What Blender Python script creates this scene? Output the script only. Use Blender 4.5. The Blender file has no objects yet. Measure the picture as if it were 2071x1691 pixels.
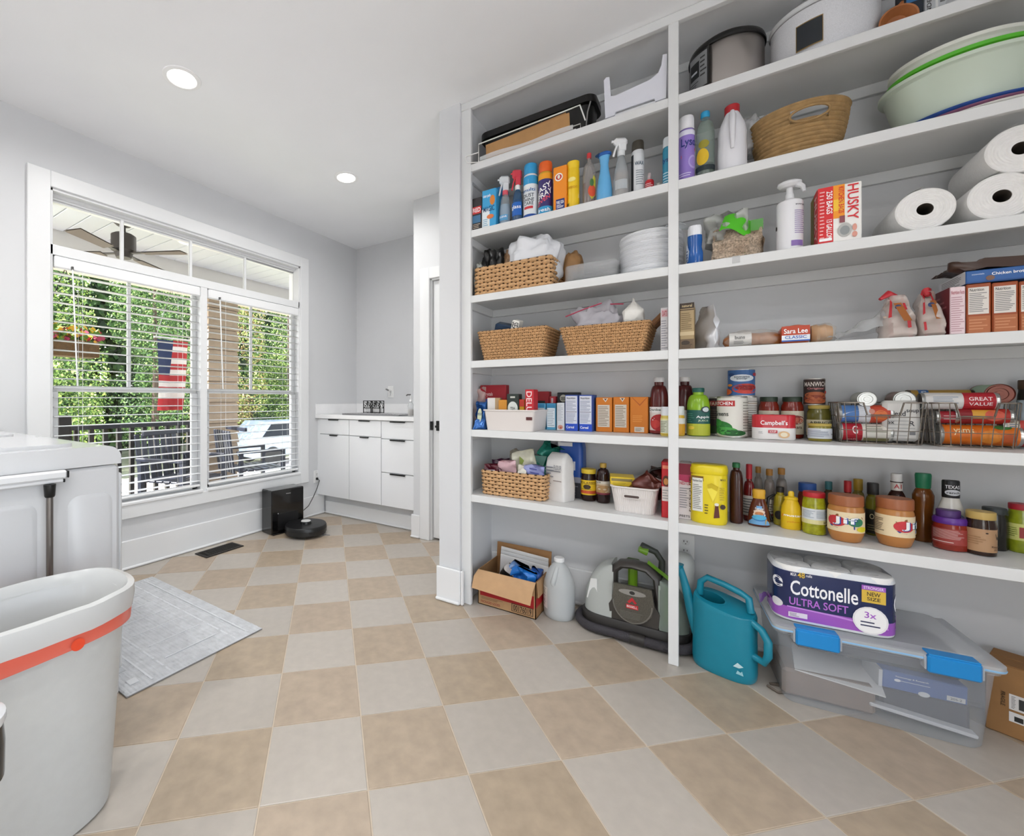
import bpy, bmesh, math, random
from mathutils import Vector, Matrix, noise
S = bpy.context.scene
COL = S.collection
random.seed(7)
PI = math.pi
# ---------------------------------------------------------------- camera, world, sun, room lights, exposure
F_PX, CXP, CYP, EYE = 887.4, 825.6, 808.0, 1.137      # focal length and principal point in pixels of the 2071x1691 frame
ANG = math.radians(34.83)
RGT = Vector((math.cos(ANG), math.sin(ANG), 0)); FWD = Vector((-math.sin(ANG), math.cos(ANG), 0))
cd = bpy.data.cameras.new('camera'); cam = bpy.data.objects.new('camera', cd); COL.objects.link(cam)
cam.location = (0, 0, EYE); cam.rotation_euler = (PI/2, 0, ANG)
cd.sensor_width = 36; cd.lens = F_PX/2071*36
cd.shift_x = (1035.5-CXP)/2071; cd.shift_y = (CYP-845.5)/2071
cd.clip_start = .02; cd.clip_end = 200
S.camera = cam
S.view_settings.view_transform = 'Standard'; S.view_settings.look = 'None'
S.view_settings.gamma = 1; S.view_settings.use_curve_mapping = False
S.view_settings.exposure = 1.26
W = bpy.data.worlds.new('sky'); S.world = W; W.use_nodes = True
nt = W.node_tree; bg = nt.nodes['Background']
sk = nt.nodes.new('ShaderNodeTexSky'); sk.sky_type = 'NISHITA'; sk.sun_disc = False
sk.sun_elevation = math.radians(48); sk.sun_rotation = math.radians(220); sk.air_density = 1.0; sk.dust_density = 1.5
hz = nt.nodes.new('ShaderNodeHueSaturation'); hz.inputs['Saturation'].default_value = .4      # thin high cloud
nt.links.new(sk.outputs[0], hz.inputs['Color']); nt.links.new(hz.outputs[0], bg.inputs[0]); bg.inputs[1].default_value = .4
sd = bpy.data.lights.new('sun', 'SUN'); so = bpy.data.objects.new('sun', sd); COL.objects.link(so)
sd.energy = 9.5; sd.angle = math.radians(.6); sd.color = (1, .985, .96)
so.rotation_euler = Vector((.5, .62, -.85)).to_track_quat('-Z', 'Y').to_euler()
CEIL = 2.787
LAMP_W = 4.2
DOWNLIGHTS = [(-2.24, 1.186), (-2.24, 2.413), (-2.24, -.04), (-.62, -.04), (.85, -.04), (-.62, -1.27), (.85, -1.27), (-2.24, -1.27)]  # those behind the camera are unseen, added for fill light
# ---------------------------------------------------------------- helpers
def ray(px, py): return RGT*((px-CXP)/F_PX)+FWD-Vector((0, 0, 1))*((py-CYP)/F_PX)
def on(px, py, x=None, y=None, z=None):                 # the point of a real plane (wall, shelf, floor) seen at a pixel
    d = ray(px, py)
    t = x/d.x if x is not None else y/d.y if y is not None else (z-EYE)/d.z
    return Vector((0, 0, EYE))+d*t
def lin(c):
    c /= 255
    return c/12.92 if c <= .04045 else ((c+.055)/1.055)**2.4
def rgb(h):
    if len(h) == 3: h = ''.join(a*2 for a in h)
    return tuple(lin(int(h[i:i+2], 16)) for i in (0, 2, 4))
_M = {}
def M(h, r=.5, m=0., a=1., nz=0., sc=30., bump=0., coat=0., em=0., tr=0., bsc=None):
    """procedural principled material; nz = strength of a natural colour variation, bump = fine relief"""
    k = (h, r, m, a, nz, sc, bump, coat, em, tr, bsc)
    if k in _M: return _M[k]
    mt = bpy.data.materials.new('surface_'+h); mt.use_nodes = True
    n = mt.node_tree; b = n.nodes['Principled BSDF']; c = rgb(h)
    b.inputs['Base Color'].default_value = (*c, 1); b.inputs['Roughness'].default_value = r
    b.inputs['Metallic'].default_value = m; b.inputs['Alpha'].default_value = a
    b.inputs['Coat Weight'].default_value = coat
    if tr: b.inputs['Transmission Weight'].default_value = tr
    if em: b.inputs['Emission Color'].default_value = (*c, 1); b.inputs['Emission Strength'].default_value = em
    if nz or bump:
        tc = n.nodes.new('ShaderNodeTexCoord'); no = n.nodes.new('ShaderNodeTexNoise')
        no.inputs['Scale'].default_value = sc; no.inputs['Detail'].default_value = 6
        n.links.new(tc.outputs['Object'], no.inputs['Vector'])
        if nz:
            mx = n.nodes.new('ShaderNodeMix'); mx.data_type = 'RGBA'
            mx.inputs[6].default_value = (*[x*(1-nz) for x in c], 1); mx.inputs[7].default_value = (*[min(1, x*(1+nz)) for x in c], 1)
            rm = n.nodes.new('ShaderNodeMapRange'); rm.inputs[1].default_value = .3; rm.inputs[2].default_value = .7
            n.links.new(no.outputs[0], rm.inputs[0]); n.links.new(rm.outputs[0], mx.inputs[0]); n.links.new(mx.outputs[2], b.inputs['Base Color'])
        if bump:
            bn = n.nodes.new('ShaderNodeTexNoise'); bn.inputs['Scale'].default_value = bsc or sc*4
            bn.inputs['Detail'].default_value = 4; n.links.new(tc.outputs['Object'], bn.inputs['Vector'])
            bp = n.nodes.new('ShaderNodeBump'); bp.inputs['Strength'].default_value = bump; bp.inputs['Distance'].default_value = .004
            n.links.new(bn.outputs[0], bp.inputs['Height']); n.links.new(bp.outputs[0], b.inputs['Normal'])
    _M[k] = mt
    return mt
def glassmat(name, tint=(1, 1, 1), rough=0.0, refl=1.0):
    mt = bpy.data.materials.new(name); mt.use_nodes = True; n = mt.node_tree; n.nodes.clear()
    o = n.nodes.new('ShaderNodeOutputMaterial'); t = n.nodes.new('ShaderNodeBsdfTransparent'); g = n.nodes.new('ShaderNodeBsdfGlossy')
    f = n.nodes.new('ShaderNodeFresnel'); f.inputs[0].default_value = 1.3; mx = n.nodes.new('ShaderNodeMixShader')
    t.inputs[0].default_value = (*tint, 1); g.inputs['Roughness'].default_value = rough
    n.links.new(f.outputs[0], mx.inputs[0]); n.links.new(t.outputs[0], mx.inputs[1]); n.links.new(g.outputs[0], mx.inputs[2])
    n.links.new(mx.outputs[0], o.inputs[0]); return mt
GLASS = glassmat('window_glass')
def asmat(c): return M(c) if isinstance(c, str) else c
class MB:
    """collects shapes and links them as ONE mesh object"""
    def __init__(s): s.v = []; s.f = []; s.mi = []; s.mats = []
    def _m(s, m):
        m = asmat(m)
        if m not in s.mats: s.mats.append(m)
        return s.mats.index(m)
    def face(s, pts, m):
        i = len(s.v); s.v += [tuple(p) for p in pts]; s.f.append(tuple(range(i, i+len(pts)))); s.mi.append(s._m(m)); return s
    def box(s, x0, x1, y0, y1, z0, z1, m, b=0.):
        k = s._m(m); o = len(s.v); X = (x0, x1); Y = (y0, y1); Z = (z0, z1)
        if b <= 0:
            for i in range(8): s.v.append((X[i & 1], Y[i >> 1 & 1], Z[i >> 2 & 1]))
            for q in ((0, 2, 3, 1), (4, 5, 7, 6), (0, 1, 5, 4), (2, 6, 7, 3), (0, 4, 6, 2), (1, 3, 7, 5)): s.f.append(tuple(o+j for j in q)); s.mi.append(k)
            return s
        b = min(b, (x1-x0)*.49, (y1-y0)*.49, (z1-z0)*.49)
        for i in range(8):
            sx, sy, sz = (i & 1), (i >> 1 & 1), (i >> 2 & 1)
            p = [X[sx], Y[sy], Z[sz]]; q = [p[0]-b*(2*sx-1), p[1]-b*(2*sy-1), p[2]-b*(2*sz-1)]
            s.v += [(p[0], q[1], q[2]), (q[0], p[1], q[2]), (q[0], q[1], p[2])]
        V = lambda i, a: o+3*i+a
        fs = [[V(i, 0) for i in (0, 4, 6, 2)], [V(i, 0) for i in (1, 3, 7, 5)], [V(i, 1) for i in (0, 1, 5, 4)], [V(i, 1) for i in (2, 6, 7, 3)], [V(i, 2) for i in (0, 2, 3, 1)], [V(i, 2) for i in (4, 5, 7, 6)]]
        for a, bb, ax in ((0, 1, 0), (2, 3, 0), (4, 5, 0), (6, 7, 0), (0, 2, 1), (1, 3, 1), (4, 6, 1), (5, 7, 1), (0, 4, 2), (1, 5, 2), (2, 6, 2), (3, 7, 2)):
            u, w = [t for t in (0, 1, 2) if t != ax]
            fs.append([V(a, u), V(bb, u), V(bb, w), V(a, w)])
        for i in range(8): fs.append([V(i, 0), V(i, 1), V(i, 2)])
        for q in fs: s.f.append(tuple(q)); s.mi.append(k)
        return s
    def lathe(s, prof, m, n=24, c=(0, 0, 0), sx=1., sy=1., closed=False):
        k = s._m(m); o = len(s.v); pr = list(prof)
        for r, z in pr:
            for j in range(n):
                a = 2*PI*j/n; s.v.append((c[0]+r*sx*math.cos(a), c[1]+r*sy*math.sin(a), c[2]+z))
        for i in range(len(pr)-1):
            for j in range(n):
                a, b = o+i*n+j, o+i*n+(j+1) % n; s.f.append((a, b, b+n, a+n)); s.mi.append(k)
        return s
    def loop(s, rings, m, cap0=False, cap1=False, close=True):
        k = s._m(m); o = len(s.v); n = len(rings[0])
        for r in rings: s.v += [tuple(p) for p in r]
        for i in range(len(rings)-1):
            for j in range(n if close else n-1):
                a, b = o+i*n+j, o+i*n+(j+1) % n; s.f.append((a, b, b+n, a+n)); s.mi.append(k)
        if cap0: s.f.append(tuple(o+j for j in reversed(range(n)))); s.mi.append(k)
        if cap1: s.f.append(tuple(o+(len(rings)-1)*n+j for j in range(n))); s.mi.append(k)
        return s
    def tube(s, pts, r, m, n=8, closed=False):
        P = [Vector(p) for p in pts]; N = len(P); rings = []; up = None
        for i in range(N):
            t = (P[(i+1) % N]-P[i-1]) if closed else (P[min(i+1, N-1)]-P[max(i-1, 0)])
            if t.length < 1e-9: t = Vector((0, 0, 1))
            t.normalize()
            if up is None: up = t.orthogonal().normalized()
            up = (up-t*up.dot(t)); up = up.normalized() if up.length > 1e-6 else t.orthogonal().normalized()
            w = t.cross(up); rr = r[i] if isinstance(r, (list, tuple)) else r
            rings.append([P[i]+(up*math.cos(2*PI*j/n)+w*math.sin(2*PI*j/n))*rr for j in range(n)])
        if closed: rings.append(rings[0])
        return s.loop(rings, m, not closed, not closed)
    def grid(s, fn, nu, nv, m):
        return s.loop([[fn(i/nu, j/nv) for i in range(nu+1)] for j in range(nv+1)], m, close=False)
    def prism(s, poly, z0, z1, m, axis='z'):
        f = {'z': lambda p, z: (p[0], p[1], z), 'y': lambda p, z: (p[0], z, p[1]), 'x': lambda p, z: (z, p[0], p[1])}[axis]
        return s.loop([[f(p, z0) for p in poly], [f(p, z1) for p in poly]], m, True, True)
    def xf(s, mat, start=0):
        for i in range(start, len(s.v)): s.v[i] = tuple(mat @ Vector(s.v[i]))
        return s
    def obj(s, name, parent=None, smooth=35, loc=None, recalc=True):
        me = bpy.data.meshes.new(name); me.from_pydata(s.v, [], s.f)
        for m in s.mats: me.materials.append(m)
        if len(s.mats) > 1: me.polygons.foreach_set('material_index', s.mi)
        if recalc:
            bm = bmesh.new(); bm.from_mesh(me); bmesh.ops.remove_doubles(bm, verts=bm.verts, dist=1e-6)
            bmesh.ops.recalc_face_normals(bm, faces=bm.faces); bm.to_mesh(me); bm.free()
        if smooth:
            me.polygons.foreach_set('use_smooth', [True]*len(me.polygons)); me.set_sharp_from_angle(angle=math.radians(smooth))
        me.update(); o = bpy.data.objects.new(name, me); COL.objects.link(o)
        if parent: o.parent = parent
        if loc: o.location = loc
        return o
def tag(o, label=None, cat=None, group=None, kind=None):
    if label: o['label'] = label
    if cat: o['category'] = cat
    if group: o['group'] = group
    if kind: o['kind'] = kind
    return o
def thing(name, label, cat, loc=(0, 0, 0), rz=0., group=None, kind=None):
    o = bpy.data.objects.new(name, None); COL.objects.link(o); o.empty_display_size = .05
    o.location = loc; o.rotation_euler = (0, 0, rz); return tag(o, label, cat, group, kind)
def dup(src, loc, label=None, rz=None):
    c = src.copy(); COL.objects.link(c); c.location = loc
    if rz is not None: c.rotation_euler = (0, 0, rz)
    if label: c['label'] = label
    for ch in list(src.children):
        d = ch.copy(); COL.objects.link(d); d.parent = c
        for g in list(ch.children):
            e = g.copy(); COL.objects.link(e); e.parent = d
    return c
_T = {}
def glyphs(txt):
    if txt in _T: return _T[txt]
    cu = bpy.data.curves.new('type', 'FONT'); cu.body = txt; cu.offset = .012; cu.resolution_u = 3
    o = bpy.data.objects.new('type', cu); COL.objects.link(o)
    me = bpy.data.meshes.new_from_object(o.evaluated_get(bpy.context.evaluated_depsgraph_get()))
    v = [(p.co.x, p.co.y) for p in me.vertices]; f = [tuple(p.vertices) for p in me.polygons]
    bpy.data.objects.remove(o); bpy.data.curves.remove(cu); bpy.data.meshes.remove(me)
    xs = [p[0] for p in v]; ys = [p[1] for p in v]; x0, x1, y0, y1 = min(xs), max(xs), min(ys), max(ys)
    v = [((x-x0)/(x1-x0), (y-y0)/max(1e-6, y1-y0)) for x, y in v]
    _T[txt] = (v, f); return v, f
def flat(w, h, yf, z0=0., x0=0.):                       # front face of a box, seen from -Y
    return lambda u, v, o: (x0+(u-.5)*w, -yf-o, z0+v*h)
def sideL(d, h, xf, z0=0.): return lambda u, v, o: (-xf-o, (.5-u)*d, z0+v*h)
def sideR(d, h, xf, z0=0.): return lambda u, v, o: (xf+o, (u-.5)*d, z0+v*h)
def topf(w, d, zt): return lambda u, v, o: ((u-.5)*w, (v-.5)*d, zt+o)
def cyl(r, h, z0=0., sy=1.):
    def f(u, v, o):
        a = (u-.5)*PI; return ((r+o)*math.sin(a), -(r*sy+o)*math.cos(a), z0+v*h)
    return f
def deco(root, fm, D, name='printed_label', eps=.0004):
    """flat print on a face: r rectangle, e ellipse, l lines of small print, p polygon, t lettering"""
    a, t = MB(), MB(); rnd = random.Random(len(D)*13+len(root.name)); e = eps
    def rect(u0, v0, u1, v1, c):
        n = max(1, int(abs(u1-u0)*14)); k_ = max(1, int(abs(v1-v0)*10)) if getattr(fm, 'bent', 0) else 1
        a.loop([[fm(u0+(u1-u0)*i/n, v0+(v1-v0)*j/k_, e) for i in range(n+1)] for j in range(k_+1)], M(c, .55), close=False)
    for q in D:
        k = q[0]; e += .00025
        if k == 'r': rect(*q[1:6])
        elif k == 'e':
            cu, cv, ru, rv, c = q[1:6]; prev = None
            rings = [[fm(cu+ru*s*math.cos(2*PI*j/20), cv+rv*s*math.sin(2*PI*j/20), e) for j in range(20)] for s in (.02, .5, 1)]
            a.loop(rings, M(c, .55))
        elif k == 'p':
            a.face([fm(u, v, e) for u, v in q[1]], M(q[2], .55))
        elif k == 'l':
            u0, v0, u1, v1, n, c = q[1:7]; hh = (v1-v0)/n
            for i in range(n):
                w = (u1-u0)*(.62+.38*rnd.random()); rect(u0, v0+i*hh+hh*.25, u0+w, v0+i*hh+hh*.62, c)
        elif k == 't':
            txt, u0, v0, u1, v1, c = q[1:7]; rot = q[7] if len(q) > 7 else 0
            V, Fc = glyphs(txt); o = len(t.v); mi = t._m(M(c, .55))
            for x, y in V:
                if rot == 0: uu, vv = u0+x*(u1-u0), v0+y*(v1-v0)
                elif rot == 90: uu, vv = u0+y*(u1-u0), v1-x*(v1-v0)          # reads downward
                elif rot == -90: uu, vv = u1-y*(u1-u0), v0+x*(v1-v0)         # reads upward
                else:
                    cu, cv = (u0+u1)/2, (v0+v1)/2; w, hh = (u1-u0)*(x-.5), (v1-v0)*(y-.5); r = math.radians(rot)
                    uu, vv = cu+w*math.cos(r)-hh*math.sin(r), cv+w*math.sin(r)+hh*math.cos(r)
                t.v.append(fm(uu, vv, e+.0003))
            for f in Fc: t.f.append(tuple(o+i for i in f)); t.mi.append(mi)
    if a.f: a.obj(name, root, 0, recalc=False)['kind'] = 'stuff'
    if t.f: t.obj('lettering', root, 0, recalc=False)['kind'] = 'stuff'
# shelf heights (top surfaces), front and back planes of the shelving
YS, YB = 2.19, 2.55
SH = {0: 0., 1: 2.436, 2: 2.072, 3: 1.710, 4: 1.350, 5: .971, 6: .6115}
def slot(k, px0, px1, pyt, d=None, pyb=None, rd=False, zo=0., dep=0.):
    """where a thing of the photograph stands on shelf k: centre x, front y, width, height"""
    z = SH[k]+zo; pm = (px0+px1)/2
    yf = on(pm, pyb, z=z).y if pyb else YS+d
    w = .08
    for _ in range(5):
        yc = yf+w/2 if rd else yf
        a, b = on(px0, 900, y=yc).x, on(px1, 900, y=yc).x; xm = (a+b)/2
        w = (b-a)*(yc/math.hypot(xm, yc) if rd else 1)
    h = on(pm, pyt, y=yc+(0 if rd else dep*.0)).z-z
    return xm, yf, w, h, z
def sx_(o, k): return o
def BX(name, label, cat, k, px0, px1, pyt, dep, col, F=(), L=(), d=None, pyb=None, rz=0., zo=0., group=None, T=None, rough=.5, b=.0025, part='carton', Rt=()):
    x, yf, w, h, z = slot(k, px0, px1, pyt, d, pyb, zo=zo)
    r = thing(name, label, cat, (x, yf+dep/2, z+.0006), rz, group)
    MB().box(-w/2, w/2, -dep/2, dep/2, 0, h, M(col, rough) if isinstance(col, str) else col, b).obj(part, r)
    if F: deco(r, flat(w, h, dep/2), F, 'front_print')
    if L: deco(r, sideL(dep, h, w/2), L, 'side_print')
    if Rt: deco(r, sideR(dep, h, w/2), Rt, 'side_print')
    if T: deco(r, topf(w, dep, h), T, 'top_print')
    return r
def RD(name, label, cat, k, px0, px1, pyt, secs, F=(), lab=None, d=None, pyb=None, sy=1., rz=0., zo=0., group=None, h=None, n=28, spray=None):
    x, yf, w, hh, z = slot(k, px0, px1, pyt, d, pyb, True, zo)
    h = h or hh; R = w/2
    r = thing(name, label, cat, (x, yf+R*sy, z+.0006), rz, group)
    for part, col, pr in secs:
        MB().lathe([(a*R, c*h) for a, c in pr], asmat(col), n, sy=sy).obj(part, r, 40)
    if lab:
        v0, v1, c = lab[:3]; lr = (lab[3] if len(lab) > 3 else 1.)*R+.0007
        if c: MB().lathe([(lr, v0*h), (lr, v1*h)], M(c, .5), n, sy=sy).obj('paper_label', r, 60)
        if F: deco(r, cyl(lr, (v1-v0)*h, v0*h, sy), F, 'label_print')
    elif F: deco(r, cyl(R+.0003, h, 0, sy), F, 'label_print')
    if spray: spray_head(r, R, h, spray)
    return r
def spray_head(r, R, h, c):
    z0, z1 = c[1]*h, h; m = M(c[0], .4); R = R*1.05; n0 = len(r.children)
    MB().lathe([(R*.42, z0-.012), (R*.46, z0-.01), (R*.46, z0+.012), (R*.3, z0+.016), (0.001, z0+.016)], M(c[2] if len(c) > 2 else c[0], .4), 18).obj('collar', r)
    MB().box(-R*.42, R*.42, -R*.95, R*.75, z0+(z1-z0)*.5, z1, m, R*.3).box(-R*.36, R*.36, -R*.4, R*.55, z0+.012, z0+.01+(z1-z0)*.5, m, .004).obj('trigger_head', r)
    MB().tube([(0, -R*.55, z0+(z1-z0)*.5), (0, -R*.8, z0+(z1-z0)*.22), (0, -R*1.0, z0-.012)], R*.13, m).obj('trigger', r)
    MB().tube([(0, -R*.9, z1-(z1-z0)*.22), (0, -R*1.22, z1-(z1-z0)*.22)], R*.17, m).obj('nozzle', r)
    for o in r.children:
        if o.name.split('.')[0] in ('trigger_head', 'trigger', 'nozzle'): o.rotation_euler = (0, 0, c[3] if len(c) > 3 else -1.0)
# profiles: (radius, height) as shares of half width and height
def can(c, m=None): return [('can', m or M('bfbfbd', .3, .9), [(.001, .03), (.9, .03), (.93, 0), (1, .005), (1, .03), (.97, .05), (.97, .95), (1, .97), (1, .995), (.93, 1), (.9, .97), (.001, .97)])]
def aero(b, c, zc=.8): return [('can', M(b, .3, .2), [(.001, .012), (.9, .012), (.93, 0), (1, .006), (1, .02), (.98, .035), (.98, zc-.03), (.9, zc)]), ('cap', M(c, .4), [(.95, zc), (.96, zc+.01), (.94, .955), (.86, .99), (.7, 1), (.001, 1)])]
def jar(b, c, zl=.83, neck=.88, lidr=.93): return [('jar', asmat(b), [(.001, .01), (.85, 0), (.97, .02), (1, .06), (1, zl-.16), (.96, zl-.09), (neck, zl-.03), (neck, zl)]), ('lid', asmat(c), [(lidr-.02, zl), (lidr, zl+.015), (lidr, .985), (lidr-.05, 1), (.001, 1)])]
def bot(b, c, zs=.55, zn=.8, nk=.36, zc=.9): return [('bottle', asmat(b), [(.001, .01), (.86, 0), (.97, .015), (1, .04), (1, zs)]+[(nk+(1-nk)*math.cos(PI/2*i/7)**.8, zs+(zn-zs)*math.sin(PI/2*i/7)**1.1) for i in range(1, 7)]+[(nk, zn), (nk, zc)]), ('cap', asmat(c), [(nk*1.12, zc), (nk*1.15, zc+.01), (nk*1.15, .985), (nk*1.05, 1), (.001, 1)])]
def rrect(w, d, r, n=6):
    r = min(r, w/2-1e-4, d/2-1e-4); P = []
    for cx, cy, a0 in ((w/2-r, d/2-r, 0), (-w/2+r, d/2-r, 90), (-w/2+r, -d/2+r, 180), (w/2-r, -d/2+r, 270)):
        for i in range(n+1):
            a = math.radians(a0+90*i/n); P.append((cx+r*math.cos(a), cy+r*math.sin(a)))
    return P
def resample(P, n):
    L = [0]; N = len(P)
    for i in range(N): L.append(L[-1]+math.dist(P[i], P[(i+1) % N]))
    out = []; j = 0
    for i in range(n):
        t = L[-1]*i/n
        while L[j+1] < t: j += 1
        f = (t-L[j])/max(1e-9, L[j+1]-L[j]); a, b = P[j % N], P[(j+1) % N]; out.append((a[0]+(b[0]-a[0])*f, a[1]+(b[1]-a[1])*f))
    return out
def woven(root, P, h, m, rows, wave, amp, sc=lambda t: 1., n=200, top=None, vertical=False, part='woven_wall', cut=None, holes=0., lining=None, pw=.85):
    """basket wall of stacked plaited rows over the closed outline P"""
    P = resample(P, n); N = []
    for i in range(n):
        a, b = P[i-1], P[(i+1) % n]; t = Vector((b[0]-a[0], b[1]-a[1])).normalized(); N.append((t.y, -t.x))
    rings = []; K = 4; T = top or (lambda x, y: 1.)
    for j in range(rows*K+1):
        t = j/(rows*K); row = int(j//K); f = abs(math.sin(PI*j/K)); s = sc(t); R = []
        for i, (x, y) in enumerate(P):
            ph = abs(math.sin(PI*(wave*i/n)+(PI/2)*(row % 2)))
            o = amp*((f**.6)*(1-pw+pw*ph**.7)-.25) if not vertical else amp*ph
            R.append((x*s+N[i][0]*o, y*s+N[i][1]*o, t*h*T(x, y)))
        rings.append(R)
    for k in (0, .3, 1):                                 # inner face
        t = 1-k; R = [(x*sc(t)-N[i][0]*.006, y*sc(t)-N[i][1]*.006, (t*h*T(x, y) if k < 1 else .008)) for i, (x, y) in enumerate(P)]
        rings.append(R)
    mb = MB(); nr = rows*K+1; mb.loop(rings[:nr], m)
    if holes:
        keep = [k for k in range(len(mb.f)) if not ((k//n) % K in (0, K-1) and abs(math.sin(PI*wave*((k % n)+.5)/n+(PI/2)*((k//n//K) % 2))) < holes)]
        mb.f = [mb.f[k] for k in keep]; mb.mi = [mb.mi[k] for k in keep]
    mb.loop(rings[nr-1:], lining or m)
    mb.f.append(tuple(range(len(mb.v)-n, len(mb.v)))); mb.mi.append(0)
    if cut:
        mb.f, mb.mi = zip(*[(q, k) for q, k in zip(mb.f, mb.mi) if len(q) > 4 or not cut(sum((Vector(mb.v[i]) for i in q), Vector())/len(q))]); mb.f = list(mb.f); mb.mi = list(mb.mi)
    return mb.obj(part, root, 80)
def blob(mb, c, s, m, seed=0, rough=.12, fr=2.2, ex=.7, n=26, tie=False, flatb=True, crease=0.):
    """a crumpled bag or lump: a swollen box displaced with noise, flat at the base, gathered at the top when tied"""
    rings = []
    for j in range(n+1):
        v = -PI/2+PI*j/n; R = []
        for i in range(n*2):
            u = 2*PI*i/(n*2)
            g = lambda t: math.copysign(abs(t)**ex, t)
            x, y, z = g(math.cos(v))*g(math.cos(u)), g(math.cos(v))*g(math.sin(u)), g(math.sin(v))
            p = Vector((x, y, z)); q = p*fr+Vector((seed*3.1, seed*1.7, seed))
            d = noise.noise(q)+.5*noise.noise(q*2.3)-crease*abs(noise.noise(q*1.6+Vector((9, 0, 0))))
            p *= 1+rough*d
            if tie and p.z > .35: k = max(.16, 1-(p.z-.35)*1.5); p.x *= k; p.y *= k; p.z += (p.z-.35)*.55
            if flatb: p.z = max(p.z, -.86)
            R.append((c[0]+p.x*s[0]/2, c[1]+p.y*s[1]/2, c[2]+(p.z+.86)/1.86*s[2]))
        rings.append(R)
    mb.loop(rings, m); return mb
def pouch(mb, w, h, t, m, seed=0, wr=.05, gus=.5, n=14, neck=None):
    """a filled packet: two faces sealed at top, fuller at the base"""
    rings = []
    for j in range(n+1):
        v = j/n; th = t*(max(0, 1-v)**gus)*(.75 if v == 0 else 1)+.0025; R = []
        ww = w*(neck(v) if neck else 1)
        for i in range(n*2):
            a = 2*PI*i/(n*2); x = ww/2*math.copysign(abs(math.cos(a))**.5, math.cos(a)); y = th/2*math.copysign(abs(math.sin(a))**.8, math.sin(a))
            q = noise.noise(Vector((x*22+seed*5, v*h*22, y*22+seed))); R.append((x+q*wr*.1*w, y+q*wr*t*(1 if y < 0 else -1), v*h+(q*wr*.12*h if j else 0)))
        rings.append(R)
    mb.loop(rings, m, True, True); return mb
# ---------------------------------------------------------------- room shell
def paint(h, r=.55, bump=.04): return M(h, r, 0, 1, .012, 3, bump, bsc=220)
WALL = paint('d5d6d8'); TRIM = paint('e6e7e8', .38, .02); CEILM = paint('f3f4f6', .7); SHELF = paint('dcdddd', .42, .02)
XL, XR, YF = -3.228, 1.9, -2.7
def struct(name, mb, parent=None, kind=True, smooth=35):
    o = mb.obj(name, parent, smooth)
    if kind: o['kind'] = 'structure'
    return o
WY0, WY1, WZ0, WZ1 = .92, 2.83, .40, 2.395                 # window opening
w = MB(); X0 = XL-.14
w.box(X0, XL, YF-.1, WY0, 0, CEIL, WALL).box(X0, XL, WY1, 3.75, 0, CEIL, WALL).box(X0, XL, WY0, WY1, 0, WZ0, WALL).box(X0, XL, WY0, WY1, WZ1, CEIL, WALL)
struct('wall_left', w)
struct('wall_back', MB().box(XL, -1.98, 3.64, 3.75, 0, CEIL, WALL))
DX0, DX1, DZ = -1.875, -1.1, 2.11
w = MB().box(-2.04, DX0, 3.01, 3.64, 0, CEIL, WALL).box(DX0, -1.1, 3.01, 3.12, DZ, CEIL, WALL).box(DX0, -1.1, 3.16, 3.64, 0, CEIL, WALL)
struct('wall_door', w)
w = MB().box(-1.289, -1.158, 2.165, 3.12, 0, CEIL, WALL).box(-1.158, XR, YB, 3.12, 0, CEIL, WALL).box(1.34, XR, 2.165, YB, 0, CEIL, WALL)
struct('wall_shelving', w)
RY0, RY1 = -2.2, 1.2
struct('wall_right', MB().box(XR, XR+.1, YF-.1, RY0, 0, CEIL, WALL).box(XR, XR+.1, RY1, 3.12, 0, CEIL, WALL).box(XR, XR+.1, RY0, RY1, 2.2, CEIL, WALL))
gw = struct('door_3', MB().box(XR+.02, XR+.08, RY0, RY1, 2.14, 2.2, TRIM, .004).box(XR+.02, XR+.08, RY0, RY0+.06, .06, 2.14, TRIM, .004).box(XR+.02, XR+.08, RY1-.06, RY1, .06, 2.14, TRIM, .004).box(XR+.02, XR+.08, -.79, -.71, .06, 2.14, TRIM, .004).box(XR+.02, XR+.08, RY0, RY1, 0, .06, TRIM, .004))  # unseen glass door, added so daylight reaches the left wall and ceiling
for ya_, yb_ in ((RY0+.06, -.79), (-.71, RY1-.06)): MB().box(XR+.047, XR+.053, ya_, yb_, .06, 2.14, GLASS).obj('pane', gw, 0)
GX0, GX1, GZ1 = .3, 1.7, 2.2
struct('wall_front', MB().box(XL, GX0, YF-.1, YF, 0, CEIL, WALL).box(GX1, XR, YF-.1, YF, 0, CEIL, WALL).box(GX0, GX1, YF-.1, YF, GZ1, CEIL, WALL))
gd = struct('door_2', MB().box(GX0, GX1, YF-.08, YF-.02, GZ1-.06, GZ1, TRIM, .004).box(GX0, GX0+.06, YF-.08, YF-.02, .02, GZ1-.06, TRIM, .004).box(GX1-.06, GX1, YF-.08, YF-.02, .02, GZ1-.06, TRIM, .004).box(1.0-.04, 1.0+.04, YF-.08, YF-.02, .02, GZ1-.06, TRIM, .004).box(GX0, GX1, YF-.08, YF-.02, 0, .06, TRIM, .004))  # glass door added out of view to let sky and sun light in
for xa_, xb_ in ((GX0+.06, .96), (1.04, GX1-.06)): MB().box(xa_, xb_, YF-.053, YF-.047, .06, GZ1-.06, GLASS).obj('pane', gd, 0)
struct('patio', MB().box(-8, 12, -14, YF-.1, -.12, -.05, M('c8c8c8', .85, 0, 1, .06, 4)).box(XR+.1, 12, YF-.1, 9, -.12, -.05, M('c8c8c8', .85, 0, 1, .06, 4)))  # pale ground added outside the glass doors to bounce sunlight up to the ceiling
struct('ceiling', MB().box(X0, XR+.1, YF-.1, 3.75, CEIL, CEIL+.1, CEILM))
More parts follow.
